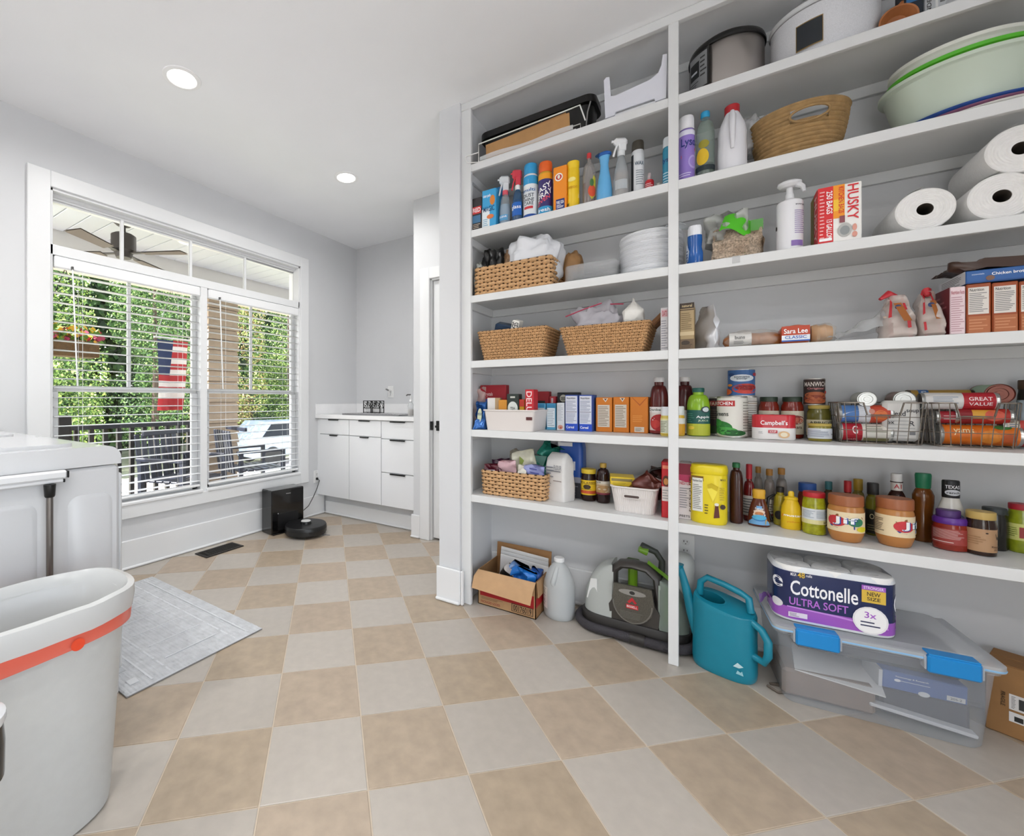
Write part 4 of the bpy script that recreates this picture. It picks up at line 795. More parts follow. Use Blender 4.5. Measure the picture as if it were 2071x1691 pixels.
woven(t, ov, h, WK3, 12, 70, .006, pw=.2, sc=lambda s: .93+.3*math.sin(s*1.4)*.98, n=420, cut=lambda p: p.y < -.02 and abs(p.x-.02) < .055 and h*.62 < p.z < h*.88, part='woven_body')
MB().tube([(.02+.057*math.cos(a), -.127, h*.75+h*.145*math.sin(a)) for a in [2*PI*i/20 for i in range(20)]], .0045, WK3, 6, True).obj('handle_binding', t)
MB().tube([(w*.40*1.22*math.cos(2*PI*i/60), .105*1.22*math.sin(2*PI*i/60), h) for i in range(60)], .007, WK3, 6, True).obj('rim', t)
b = blob(MB(), (0, 0, 0), (.2, .1, .12), M('c9b7a4', .4, 0, .95), 3, .2); tag(b.obj('plastic_bag', None, 60, (x-.005, YS+.15, z+.02)), 'crumpled beige bag inside the oval seagrass basket', 'bag')
b = blob(MB(), (0, 0, 0), (.11, .1, .15), M('d4d6d8', .15, 0, .5), 5, .35, crease=.3); tag(b.obj('plastic_bag', None, 60, (x-.145, YS+.16, z+.1)), 'clear crumpled bag poking up at the left of oval basket', 'bag')
# party tubs
def tub(name, label, cat, cx, cy, z, R, sy, h, m, rim, t0=.82, n=72):
    t = thing(name, label, cat, (cx, cy, z))
    MB().lathe([(.001, .004), (R*t0*.96, .004), (R*t0, .012), (R*.97, h-.02), (R*1.0, h-.016), (R*1.04, h-.012), (R*1.04, h), (R*1.0, h), (R*.97, h-.004), (R*t0*.97, .014), (.001, .01)], m, n, sy=sy).obj('tub_shell', t, 40); return t
x, yf, w, h, z = slot(2, 1800, 2240, 150, d=.0); R = w/2*.92; sy = .165/R; cy = YS+.168
for i, (c, dz, rr_, lb) in enumerate((('e1dfda', .0, .96, 'white oval serving tray at the bottom under the green tub'), ('8a5a78', .012, .93, 'mauve oval tray between white and blue trays'), ('2a4f9a', .022, .95, 'blue oval tray directly under the pale green tub'))):
    t = thing('serving_tray', lb, 'tray', (x+.04-.01*i, cy, z+.0006+dz)); MB().lathe([(.001, .0), (R*rr_*.9, .0), (R*rr_, .008), (R*rr_*1.01, .011), (R*rr_*.98, .011), (R*rr_*.88, .004), (.001, .004)], M(c, .35), 72, sy=sy).obj('tray_plate', t, 40)
tub('wash_tub', 'big pale mint green oval tub with rolled rim at upper right', 'tub', x, cy, z+.036, R, sy, .15, M('c9d6c6', .4), None)
tub('lime_bowl', 'lime green bowl nested inside the pale mint tub', 'bowl', x+.0, cy, z+.052, R*.9, sy, .162, M('56b82c', .4), None, .8)
tub('white_bowl', 'white bowl topmost in the nest of tubs at upper right', 'bowl', x-.01, cy, z+.066, R*.83, sy, .188, M('dfe1d8', .4), None, .8)
# ---------------------------------------------------------------- shelf 3
WLIN = M('4a2f1a', .9)  # darker brown on the inner face paints shade into the weave gaps
def rbasket(name, label, k, px0, px1, pyt, d, dep, m, rows, wave, amp, flare=1., h=None, r=.02, zo=0., holes=0.):
    x, yf, w, hh, z = slot(k, px0, px1, pyt, d, zo=zo); h = h or hh
    t = thing(name, label, 'basket', (x, YS+d+dep/2, z+.0006), 0, 'wicker baskets on the shelves')
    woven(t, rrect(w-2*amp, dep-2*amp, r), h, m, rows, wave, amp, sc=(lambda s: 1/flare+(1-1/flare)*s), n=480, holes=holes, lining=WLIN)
    return t, x, w, h, z
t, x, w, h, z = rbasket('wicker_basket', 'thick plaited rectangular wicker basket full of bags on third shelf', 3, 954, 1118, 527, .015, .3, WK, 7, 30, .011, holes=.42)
b = blob(MB(), (0, 0, 0), (.13, .16, .25), M('141415', .3), 1, .3, crease=.3); tag(b.obj('plastic_bag', None, 60, (x-.13, YS+.14, z+.02)), 'black plastic bag in the left end of thick wicker basket', 'bag')
b = blob(MB(), (0, 0, 0), (.07, .1, .17), M('b9bcb6', .2, 0, .7), 12, .3, crease=.4); tag(b.obj('plastic_bag', None, 60, (x-.2, YS+.1, z+.03)), 'thin clear bag at left corner of the thick wicker basket', 'bag')
b = blob(MB(), (0, 0, 0), (.1, .14, .235), M('8a6a4c', .7, 0, 1, .4, 60), 7, .25); tag(b.obj('paper_bag', None, 60, (x-.04, YS+.16, z+.02)), 'brown patterned bag between the black and white bags', 'bag')
b = blob(MB(), (0, 0, 0), (.27, .21, .285), M('e2e4e9', .35, 0, .97), 4, .28, fr=1.9, crease=.35); tag(b.obj('plastic_bag', None, 60, (x+.09, YS+.15, z+.02)), 'big white plastic bag bulging out of thick wicker basket', 'bag')
x, yf, w, h, z = slot(3, 1128, 1160, 505, d=.17); b = blob(MB(), (0, 0, 0), (w*1.2, .13, h), M('a37a4e', .6, 0, 1, .15, 20), 8, .12); tag(b.obj('bread_bag', None, 60, (x+.02, YS+.25, z+.001)), 'round brown bag behind the right end of thick wicker basket', 'bag')
x, yf, w, h, z = slot(3, 1142, 1246, 530, d=.03)
t = thing('clear_container', 'stack of clear plastic food trays wrapped together on third shelf', 'container', (x, YS+.03+.09, z+.0006), 0)
for i in range(7): MB().loop([[(a, b, zz) for a, b in rrect(w*s, .18*s, .02)] for s, zz in ((.9, 0), (1, h*.14), (.985, h*.142), (.88, .004))], M('d8dadd', .1, 0, .16), False, True).obj('tray', t, 30, (0, 0, i*h*.14))
b = blob(MB(), (0, 0, 0), (w*1.06, .2, h*1.04), M('e8eaec', .1, 0, .22), 2, .06, ex=.35); b.obj('wrap', t, 60)
x, yf, w, h, z = slot(3, 1254, 1384, 478, d=.04, rd=True); R = w/2; R = min(R, .155)
t = thing('paper_plates', 'tall wrapped stack of white paper plates behind the centre post', 'plates', (x, YS+.03+R, z+.0006)); pr = []
n_ = 26
for i in range(n_): zz = h*.03+h*.93*i/n_; pr += [(R*.975, zz), (R*(.995+.012*math.sin(i*1.7)), zz+h*.93/n_*.5)]
MB().lathe([(.001, 0), (R*.8, 0), (R*.95, h*.03)]+pr+[(R*.97, h*.96), (R*.7, h*.93), (.001, h*.93)], M('dcdee2', .5), 64).obj('plate_stack', t, 25)
b = blob(MB(), (0, 0, 0), (R*2.06, R*2.06, h*1.06), M('e8eaef', .08, 0, .18), 11, .05, ex=.8); b.obj('wrap', t, 60); MB().grid(lambda a, c: (R*(.2+1.0*a), R*.2*math.sin(c*6), h*(.98)+.05*math.sin(a*3.1)*math.sin(c*3)), 10, 10, M('d0d6da', .1, 0, .4)).obj('wrap_tail', t, 60)
RD('lotion_bottle', 'deep blue squeeze bottle with slanted white cap beside centre post', 'bottle', 3, 1389, 1422, 459, [('bottle', M('1a59a6', .2), [(.001, .01), (.9, 0), (1, .02), (1, .3), (.84, .45), (.92, .62), (.9, .75)]), ('cap', M('e6e8ee', .35), [(.84, .75), (.86, .76), (.86, .93), (.76, 1), (.001, 1)])], d=.03, sy=.75, F=[('p', [(.02, .05), (.2, .1), (.28, .35), (.1, .55), (.02, .5)], 'cfd8e8'), ('l', .05, .1, .25, .4, 4, '2a4a80')])
x, yf, w, h, z = slot(3, 1428, 1545, 412, d=.03)
t = thing('grain_bag', 'clear bag of mixed grains folded over with green print', 'bag', (x+.0, YS+.14, z+.0006))
pouch(MB(), w*.9, h*.64, .15, M('b3a08c', .55, 0, 1, .55, 130, .5, bsc=200), 3, .5).obj('contents', t, 60).location = (.012, -.03, 0)
b = MB(); pouch(b, w*.82, h*.56, .13, M('d2d4cf', .12, 0, .62), 5, .9, .7); b.obj('clear_film', t, 60).location = (-.022, .0, h*.43)
g_ = M('55c22a', .35); MB().grid(lambda a, c: (-.05+.10*a+.02*c, -.072-.01*math.sin(a*4)+.03*c, h*(.6+.3*c)-.03*a+.012*math.sin(a*5)), 8, 4, g_).obj('green_flap', t, 60); MB().grid(lambda a, c: (.055+.04*a, -.07, h*(.5+.2*c)), 4, 4, M('4f9a3a', .3, 0, .85)).grid(lambda a, c: (.035+.03*a, -.1+.01*c, h*(.05+.13*c)), 4, 3, M('4f7a1e', .4)).obj('green_print', t, 60)
tp_ = on(1489, 527, y=YS); tag(MB().box(tp_.x-.012, tp_.x+.012, YS-.0016, YS-.0004, 1.683, 1.7095, M('bfc0c0', .5)).box(tp_.x-.012, tp_.x+.012, YS-.0016, YS+.02, 1.7102, 1.7112, M('bfc0c0', .5)).obj('shelf_tape'), 'small grey tape tab stuck on the third shelf edge', 'tape')
r = RD('pump_bottle', 'large white bottle with broad pump head and purple small print', 'bottle', 3, 1570, 1625, 366, [('bottle', M('e6e6ea', .35), [(.001, .01), (.9, 0), (.98, .01), (1, .025), (1, .66), (.96, .69), (.6, .72), (.34, .74)]), ('pump_stem', M('dedfe2', .35), [(.34, .73), (.34, .8), (.3, .81), (.26, .82), (.26, .9), (.001, .9)])], d=.02, lab=(.02, .66, None), F=[('t', 'everyday', .6, .9, .98, .95, '333344'), ('l', .58, .3, .95, .82, 12, '9a8ab8'), ('r', .5, .04, .82, .16, '8a6fb0'), ('e', .07, .5, .05, .05, '333333')])
w_ = slot(3, 1570, 1625, 366, .02, rd=True); R, h = w_[2]/2, w_[3]; MB().lathe([(.001, h*.89), (R*.7, h*.9), (R*.95, h*.935), (R*.9, h*.97), (R*.5, h), (.001, h)], M('dedfe2', .35), 28, sx=1, sy=.8).tube([(R*.55, -.01, h*.92), (R*.9, -.02, h*.86), (R*1.0, -.025, h*.78)], [R*.3, R*.22, R*.12], M('d4d5d8', .35)).obj('pump_head', r)
BX('trash_bag_box', 'red, orange and white box of trash bags printed HUSKY sideways', 'box', 3, 1654, 1743, 374, .14, 'f0eeea', d=.02, F=[('r', 0, 0, .36, 1, 'd8262c'), ('r', .36, .42, .62, 1, 'f39a1f'), ('r', .36, .55, .6, .75, 'f6c332'), ('r', .03, .05, .33, .1, 'ffffff'), ('t', '13 GALLON', .2, .08, .33, .42, 'ffffff', 90), ('t', '250 BAGS', .2, .52, .34, .92, 'ffffff', 90), ('t', 'KITCHEN BAGS', .48, .5, .6, .96, 'd8262c', 90), ('t', 'HUSKY', .68, .36, .93, .97, 'd3202b', 90), ('e', .62, .2, .16, .12, 'b7b7b4'), ('e', .62, .19, .11, .08, '8f9494'), ('r', .5, .33, .62, .45, '8a4a52'), ('e', .84, .22, .05, .06, 'd99a8a'), ('e', .84, .1, .06, .05, 'd99a8a'), ('l', .04, .08, .16, .95, 14, 'f3b0b0')], L=[('r', 0, 0, .5, 1, '8f7d22'), ('r', .5, 0, 1, 1, 'cf2a2c'), ('t', 'HUSKY', .6, .1, .9, .9, 'f4d8d0', 90)])
# paper towels: axis pointing to the room
PT = M('e9e8e6', .9, 0, 1, .03, 60, .25, bsc=160)
def roll(label, pxc, pyc, rpx, d, zc=None, L_=.27, k=3):
    c = on(pxc, pyc, y=YS+d); R = rpx
    zc = c.z if zc is None else zc
    t = thing('paper_towel_roll', label, 'paper towels', (c.x, YS+d, zc), 0, 'paper towel rolls on third shelf'); Rm = Matrix.Rotation(-PI/2, 4, 'X')
    pr = [(.02, .003)]+[(.02+(R-.024)*i/14, .0015*(i % 2)) for i in range(15)]+[(R-.001, .002), (R, .006), (R, L_-.004), (R-.004, L_), (.02, L_)]
    MB().lathe(pr, PT, 48).xf(Rm).obj('paper', t, 30); MB().lathe([(.0205, .004), (.0205, .2), (.001, .2)], M('5a534c', .9), 20).xf(Rm).obj('core', t, 30)
    MB().grid(lambda a, b: ((R+.001+.008*a*a)*math.cos(2.2-.6*a), .004+(L_-.01)*b, (R+.001+.008*a*a)*math.sin(2.2-.6*a)), 6, 6, PT).obj('loose_sheet', t, 60)
    return c, R
c1, R1 = roll('white paper towel roll, lower left one next to the red box', 1871, 429, .071, .03)
bpy.data.objects['paper_towel_roll'].location.z = SH[3]+R1+.001
c2, R2 = roll('white paper towel roll, lower right one touching the frame edge', 2027, 404, .073, .03, SH[3]+.0735)
c3 = on(2066, 303, y=YS+.04)
roll('white paper towel roll stacked on top of the lower rolls', 2066, 303, .075, .04, c2.z*0+SH[3]+.0735+max(c3.z-SH[3]-.0735, math.sqrt(max(0, .149**2-(c3.x-c2.x)**2))))
# ---------------------------------------------------------------- shelf 4
t, x, w, h, z = rbasket('wicker_basket', 'tapered seagrass basket with small packets at left of fourth shelf', 4, 961, 1107, 664, .02, .28, WK2, 11, 56, .006, 1.2, holes=.3)
o = MB().box(-.05, .05, -.04, .04, 0, .17, M('20354f', .4), .006); o = o.obj('snack_packet', None, 35, (x-.1, YS+.14, z+.045)); o.rotation_euler = (.3, .25, .2); tag(o, 'dark blue packet sticking out of the tapered seagrass basket', 'packet')
o = MB().box(-.02, .02, -.035, .035, 0, .185, M('e6e3dc', .5), .004).obj('snack_packet', None, 35, (x-.035, YS+.12, z+.04)); o.rotation_euler = (.2, .3, .1); tag(o, 'white and black packet sticking out of the tapered seagrass basket', 'packet'); deco(o, flat(.04, .185, .035), [('t', 'SEA', .1, .72, .9, .95, '22262a', 90), ('r', .1, .4, .9, .6, '22262a')])
o = MB().box(-.05, .03, -.03, .03, 0, .165, M('7a5334', .6), .01).obj('kraft_packet', None, 35, (x+.05, YS+.2, z+.015)); tag(o, 'brown packet at the back of the tapered seagrass basket', 'packet')
t, x, w, h, z = rbasket('wicker_basket', 'wide tapered seagrass basket with clear bags on fourth shelf', 4, 1127, 1318, 654, .02, .3, WK2, 11, 64, .006, 1.22, holes=.3)
MB().tube([(w/2-.01, -.05, h-.01), (w/2+.03, -.05, h+.03), (w/2+.03, .06, h+.03), (w/2-.01, .06, h-.01)], .012, M('7a5232', .7)).obj('end_handle', t); MB().tube([(-w/2+.01, .0, h-.02), (-w/2-.012, .03, h+.02), (-w/2-.012, .1, h+.02), (-w/2+.01, .12, h-.01)], .01, M('7a5232', .7)).obj('end_handle', t)
b = blob(MB(), (0, 0, 0), (.24, .17, .235), M('d3cfd6', .12, 0, .6), 6, .3, crease=.4); tag(b.obj('zip_bag', None, 60, (x-.04, YS+.17, z+.02)), 'clear zip bags heaped in the wide tapered seagrass basket', 'bag')
b = MB().tube([(-.15, -.06, .19), (-.06, -.07, .215), (.02, -.05, .24)], .003, M('b8405a', .4)).tube([(.06, -.05, .23), (.12, -.07, .22)], .003, M('b8405a', .4)); b.obj('red_zip', bpy.data.objects['zip_bag'])
b = blob(MB(), (0, 0, 0), (.09, .09, .1), M('e5e2dc', .4), 9, .15, tie=True); tag(b.obj('tied_bag', None, 60, (x+.12, YS+.12, z+.14)), 'small white tied bag at right in the wide seagrass basket', 'bag')
BX('cereal_carton', 'narrow white carton with red print just left of centre post', 'carton', 4, 1336, 1352, 622, .19, 'd9d6d8', d=.05, F=[('r', .1, .78, .9, .95, 'd9b7bc'), ('t', 'OATS', .2, .8, .8, .92, 'b53040'), ('l', .1, .05, .9, .72, 12, '9a9aa2')])
BX('spice_carton', 'tall narrow brown and beige carton just right of centre post', 'carton', 4, 1375, 1404, 613, .16, 'a9926b', d=.02, F=[('r', 0, .88, 1, 1, '3a2c20'), ('t', 'natural', .15, .91, .85, .97, 'c9b48a'), ('r', 0, .84, 1, .86, '4a3826'), ('r', 0, .3, 1, .38, 'c9b58f'), ('l', .1, .42, .9, .8, 9, '7a6646'), ('r', 0, .0, 1, .22, '6f5a42'), ('e', .4, .14, .3, .05, '3c2f22'), ('l', .1, .02, .9, .12, 3, '3c2f22')], L=[('r', 0, 0, 1, 1, '5c4833')])
x, yf, w, h, z = slot(4, 1409, 1434, 615, d=.04)
t = thing('foil_pouch', 'white pointed foil pouch standing beside the narrow brown carton', 'pouch', (x+.014, YS+.12, z+.0006), -1.05)
pouch(MB(), .15, h, .055, M('c9c9cc', .25, .3), 4, .5, .8, neck=lambda v: 1-.35*v*v).obj('pouch_body', t, 60)
def bunbag(nm, lb, px0, px1, pyt, col, d, sd):
    x, yf, w, h, z = slot(4, px0, px1, pyt, d); t = thing('bread_bag', lb, 'bread bag', (x, YS+d+.075, z+.0006))
    blob(MB(), (0, 0, 0), (w, .15, h), M('d6cfc6', .1, 0, .3), sd, .14).obj('clear_film', t, 60)
    for i in range(3): MB().lathe([(.001, .002), (.04, .004), (.048, .018), (.045, .036), (.03, .05), (.001, .055)], M(col, .45, 0, 1, .12, 25), 20).obj('bun', t, 40, (w*(-.27+.27*i), -.01, .003))
    return t, w, h
t, w, h = bunbag('', 'clear bag of round brown buns lying on the fourth shelf', 1466, 1582, 664, 'a86a3a', .02, 3)
MB().grid(lambda a, c: (-w*.42+w*.4*a, -.06-.03*math.sin(PI*c), .004+h*.75*c), 6, 5, M('d8d6d2', .3)).obj('paper_label', t, 60); deco(t, lambda u, v, o: (-w*.42+w*.4*u, -.062-.03*math.sin(PI*v)-o, .004+h*.75*v), [('t', 'buns', .25, .45, .7, .75, '6a6a6a'), ('l', .2, .1, .8, .35, 3, '8a8a8a')])
x, yf, w, h, z = slot(4, 1580, 1640, 655, d=.02)
t = thing('bun_package', 'bun pack with red and blue label reading Classic', 'bread bag', (x, YS+.09, z+.0006))
blob(MB(), (0, 0, 0), (w*1.02, .12, h), M('b5532c', .3), 5, .05, ex=.45).obj('wrapper', t, 60)
deco(t, lambda u, v, o: ((u-.5)*w*.96, -.0625-.002*math.sin(PI*v)-o, .006+v*(h-.012)), [('r', .0, .42, 1, .98, 'b8452a'), ('r', .0, .04, 1, .42, 'e9edf2'), ('r', 0, .04, 1, .12, '2a5fb5'), ('t', 'Sara Lee', .08, .52, .92, .82, 'ffffff'), ('t', 'CLASSIC', .12, .2, .88, .38, '2a5fb5')], 'front_label', .0015)
for i in range(2): MB().lathe([(.001, .0), (.032, .004), (.036, .02), (.026, .04), (.001, .044)], M('c08a4a', .4, 0, 1, .12, 25), 20).xf(Matrix.Rotation(PI/2, 4, 'Y')).obj('bun', t, 40, (w*.5+.004+.024*i, .0, .038))
blob(MB(), (0, 0, 0), (.075, .11, h*1.0), M('dcd4c8', .1, 0, .25), 8, .12).obj('clear_film', t, 60).location = (w*.5+.04, 0, 0)
x, yf, w, h, z = slot(4, 1668, 1800, 632, d=.03)
t = thing('clear_bag', 'loose crumpled clear plastic bag rising toward the bread bags', 'bag', (x, YS+.12, z+.0006))
MB().grid(lambda a, c: (-w/2+w*a, .05-.13*c+.012*math.sin(a*11+c*5), .013+h*(a**1.3)*math.sin(PI*c*.8+.25)+.008*math.sin(a*17)*math.sin(c*9)), 26, 14, M('d6d8d9', .08, 0, .45)).obj('film', t, 60)
def twist(lb, px0, px1, pyt, sd, d, lean):
    x, yf, w, h, z = slot(4, px0, px1, pyt, d); t = thing('bread_bag', lb, 'bread bag', (x, YS+d+.07, z+.0006), 0, 'red striped bread bags')
    nk = lambda v: 1-.5*max(0, (v-.45))/.55
    pouch(MB(), w*1.0, h, .13, M('dccfc8', .15, 0, .7), sd, .5, .75, neck=nk).obj('clear_film', t, 60)
    pouch(MB(), w*.78, h*.55, .1, M('d9c5b4', .6, 0, 1, .15, 30), sd+2, .3, .5).obj('loaf', t, 60)
    rd = M('b9202c', .35)
    for sx in (-1, 1): MB().grid(lambda a, c: ((sx*.26+.10*(a-.5))*w*nk(c), -.060*(1-c)**.75-.004, h*c), 2, 12, rd).obj('red_stripe', t, 60)
    MB().grid(lambda a, c: ((.03+.22*a+lean*.3*c)*w, -.05*(1-c)-.03, h*(.35+.45*c)), 3, 5, M('a3622e', .4)).obj('brown_panel', t, 60); MB().lathe([(.001, 0), (.008, 0)], M('1c3466'), 16).xf(Matrix.Rotation(PI/2, 4, 'X')).obj('round_badge', t, 0, ((lean*.1+.03)*w, -.04, h*.7))
    MB().tube([(lean*.1*w, 0, h*.96), (lean*.4*w, -.01, h*1.04), (lean*w*.9, -.02, h*.92)], [.014, .012, .005], M('c4303a', .4, 0, .9), 8).obj('twisted_neck', t, 60); return t
twist('bread bag with red stripes, its twisted neck bent to the left', 1788, 1862, 590, 2, .02, -.55); twist('bread bag with red stripes standing upright beside the pale carton', 1863, 1917, 585, 6, .02, -.05)
BX('cracker_carton', 'pale pink carton of crackers showing its facts panel', 'carton', 4, 1921, 1953, 580, .2, 'e2ccd0', d=.015, F=[('t', 'Nutrition Facts', .08, .84, .92, .92, 'b5626e'), ('l', .08, .05, .92, .8, 16, 'b88f98')], L=[('r', 0, 0, 1, 1, '6f1d26'), ('l', .1, .1, .9, .9, 7, 'a55a62')])
for i, (a, b, tx) in enumerate(((1955, 2005, 'first'), (2007, 2060, 'second'), (2062, 2112, 'third'))):
    BX('rice_carton', 'rust brown carton with white facts panel, %s from the pale pink carton' % tx, 'carton', 4, a, b, 573-3*i, .2, '9c4a22', d=.015, group='rust brown cartons', F=[('r', .06, .38, .9, .92, 'ddd6cf'), ('t', 'Nutrition', .12, .84, .7, .9, '444444'), ('l', .1, .42, .86, .82, 11, '777777'), ('r', .06, .0, .95, .34, 'b0683f'), ('l', .1, .06, .9, .3, 4, 'c98a62')])
hz = slot(4, 2007, 2060, 570, .015)[3]
t = BX('foil_carton', 'long blue carton lying across the rust brown cartons', 'carton', 4, 1953, 2110, 541, .2, '2c5c9c', d=.01, zo=hz+.004, F=[('t', 'Chicken broth', .35, .5, .8, .72, 'ffffff'), ('t', 'essentials', .08, .62, .25, .74, 'c9d6ea'), ('e', .33, .3, .06, .2, '7a5a4a'), ('r', 0, 0, 1, .1, '1f4a86')], L=[('r', 0, 0, 1, 1, 'd3d3d6'), ('l', .1, .1, .9, .9, 6, '6a6a70')])
hz2 = slot(4, 1953, 2110, 541, .01, zo=hz+.004)[3]
x, yf, w, h, z = slot(4, 2000, 2110, 514, d=.03); b = MB(); pouch(b, .26, .18, .035, M('3c2417', .35), 5, .6, .6); b.xf(Matrix.Rotation(-PI/2, 4, 'X')); o = b.obj('coffee_pouch', None, 60, (x, YS+.02, SH[4]+hz+hz2+.026)); tag(o, 'dark brown pouch lying flat on the long blue carton', 'pouch')
# ---------------------------------------------------------------- shelf 5, left bay
x, yf, w, h, z = slot(5, 957, 978, 812, d=.015)
t = thing('snack_packet', 'shiny blue snack packet wedged at far left of fifth shelf', 'packet', (x+.002, YS+.06, z+.0006)); pouch(MB(), w*1.05, h, .06, M('2f62a8', .2, .4), 2, .9, .4).obj('foil', t, 60); deco(t, lambda u, v, o: ((u-.5)*w*.7, -.036*(1-v)**.4-.004-o, h*v), [('e', .5, .5, .3, .25, 'c9d2b0'), ('t', 'mix', .2, .5, .8, .62, '1a3a6a')], eps=.003)
x, yf, w, h, z = slot(5, 955, 972, 786, d=.12); b = MB(); pouch(b, w*1.2, h, .06, M('c9a9a4', .4), 3, .8); tag(b.obj('snack_packet', None, 60, (x+.006, YS+.17, z+.0006)), 'pale pink packet behind the shiny blue snack packet', 'packet')
x, yf, w, h, z = slot(5, 977, 1081, 829, pyb=872)
t = thing('storage_bin', 'cream plastic storage bin holding boxes on the fifth shelf', 'bin', (x, yf+.125, z+.0006)); CW = M('ddd6d2', .4)
MB().loop([[(a, b, zz) for a, b in rrect(w*s, .25*s2, .02)] for s, s2, zz in ((.9, .92, 0), (.99, .99, h*.93), (1.03, 1.03, h*.94), (1.03, 1.03, h), (.98, .98, h), (.88, .9, .008))], CW, True, True).obj('bin_shell', t, 40)
MB().box(-.016, .016, -.001, .001, -.008, .008, M('5a2a2a', .6), .0005).obj('handle_hole', t, 35, (w*.40, -.124, h*.6))
bx, by, bz = x, yf+.125, z
def inbin(nm, lb, cat, px0, px1, pyt, d, dep, col, F=(), base=.012, rz=0., L=()): return BX(nm, lb, cat, 5, px0, px1, pyt, dep, col, F=F, L=L, d=d, zo=base, rz=rz)
by = yf-YS
inbin('tea_carton', 'dark red carton standing highest at the back of cream bin', 'carton', 971, 1023, 779, by+.165, .05, '9e1b28', [('t', 'Crystals', .15, .7, .5, .82, 'e8c8c8'), ('e', .3, .55, .22, .1, '3a4f9a'), ('t', 'Slim', .65, .5, .95, .62, 'c98a8a')], base=.02)
inbin('sauce_packet', 'beige packet at the left front inside the cream bin', 'packet', 985, 1009, 805, by+.05, .05, 'b0946f', [('r', .0, .6, .6, 1, 'd9d5d2'), ('l', .2, .1, .9, .5, 4, '8a7350')], rz=.2)
inbin('small_carton', 'small orange carton between beige packet and black tin in bin', 'carton', 1008, 1024, 809, by+.04, .04, 'cc8a2e', [('r', .2, .1, .8, .6, 'b57a2a'), ('l', .25, .15, .75, .55, 5, '6a4a1a')])
inbin('tea_tin', 'black tin with white oval emblem inside the cream bin', 'tin', 1025, 1049, 797, by+.05, .05, '26302c', [('e', .5, .58, .42, .2, 'd8dcd8'), ('t', 'TEA', .3, .54, .7, .62, '26302c'), ('e', .5, .25, .3, .09, '8a9a3a'), ('r', .3, .88, .7, .93, 'c9c9c0')])
inbin('small_carton', 'small yellow carton right of the black tin in bin', 'carton', 1050, 1060, 808, by+.06, .05, 'd9a41f', [('r', .0, .75, 1, 1, 'c23a2a'), ('l', .1, .1, .9, .6, 5, 'b57a1a')])
inbin('drink_mix_box', 'tall bright red box leaning at right end of cream bin', 'box', 1062, 1079, 788, by+.03, .07, 'c0202c', [('t', 'DELUXE', .15, .15, .8, .95, 'f2dada', 90), ('e', .5, .06, .3, .05, '2a3f8a')])
inbin('pudding_box', 'dark red box with black label behind the light blue boxes', 'box', 1080, 1110, 792, .3, .05, '9a1d26', [('r', .1, .2, .75, .75, '2a2426'), ('t', 'DIRTY', .15, .42, .7, .62, 'e0d8c8')], base=.0, L=[('r', 0, 0, 1, 1, '7a1620')])
BX('tea_box', 'small red box resting behind the two light blue boxes', 'box', 5, 1111, 1124, 802, .05, 'c2353f', d=.3, F=[('r', .3, .8, .6, .95, 'e7c9c9'), ('l', .1, .2, .9, .7, 3, 'd98a8a')])
for i, (a, b) in enumerate(((1083, 1103), (1105, 1124))):
    BX('cracker_box', 'light blue box with white facts panel, %s' % ('next to the cream bin' if i == 0 else 'second from the cream bin'), 'box', 5, a, b, 816, .07, '57a3c9', d=.215, group='pair of light blue boxes', F=[('r', .08, .1, .92, .82, 'dfe8ee'), ('l', .14, .14, .86, .78, 10, '9aa8b4'), ('r', .08, .84, .92, .97, '3a8ab8')])
BX('matzo_box', 'narrow white box with faint red drawing beside the nutrition boxes', 'box', 5, 1126, 1141, 815, .09, 'd9dde2', d=.2, F=[('l', .15, .35, .85, .95, 12, 'aab0bb'), ('e', .5, .12, .35, .08, 'd49a8a'), ('e', .55, .1, .15, .04, 'c0604a')])
BX('cocoa_box', 'black box with pale emblem standing behind the white boxes', 'box', 5, 1127, 1172, 794, .04, '23262a', d=.312, F=[('e', .28, .84, .16, .1, 'c9c6b8'), ('t', 'cocoa', .16, .8, .4, .88, '23262a')])
for i, (a, b) in enumerate(((1143, 1169), (1171, 1198))):
    BX('cracker_box', 'white and royal blue nutrition box, %s' % ('left one of the pair' if i == 0 else 'right one of the pair, touching the orange cartons'), 'box', 5, a, b, 799, .1, '3a55a8', d=.2, group='pair of white and royal blue boxes', F=[('r', .04, .2, .94, .97, 'dde0ea'), ('r', .04, .0, .96, .2, '2450c4'), ('t', 'Cereal', .1, .07, .7, .14, 'ffffff'), ('t', 'Nutrition', .12, .88, .8, .94, '333344'), ('l', .1, .56, .88, .85, 8, '8a90a8'), ('r', .08, .52, .9, .535, '555566'), ('l', .1, .23, .88, .5, 7, '8a90a8')], Rt=[('r', 0, 0, 1, 1, '4a66b4')])
for i, (a, b) in enumerate(((1205, 1238), (1240, 1272), (1274, 1311))):
    F = [('p', [(.42, .97), (.75, .97), (.6, .86)], 'e6dccb'), ('p', [(.5, .96), (.68, .96), (.6, .9)], '6a4a3a'), ('r', .12, .14, .85, .78, 'd3c9bb'), ('l', .16, .17, .81, .75, 12, '8a7a66')] if i < 2 else [('p', [(.1, .98), (.55, .75), (.95, .98), (.9, .98), (.55, .79), (.15, .98)], 'b45a14'), ('l', .15, .3, .7, .5, 4, 'e69a44'), ('r', .25, .03, .78, .17, 'dcd3c6'), ('l', .3, .05, .72, .15, 3, '6a5a4a')]
    BX('broth_carton', ('orange carton with facts panel, first after the royal blue boxes', 'orange carton with facts panel, middle one of three', 'plain orange carton with barcode, third one beside the juice bottle')[i], 'carton', 5, a, b, (804, 803, 803)[i], .085, 'd37a1c', d=.225, group='orange broth cartons', F=F)
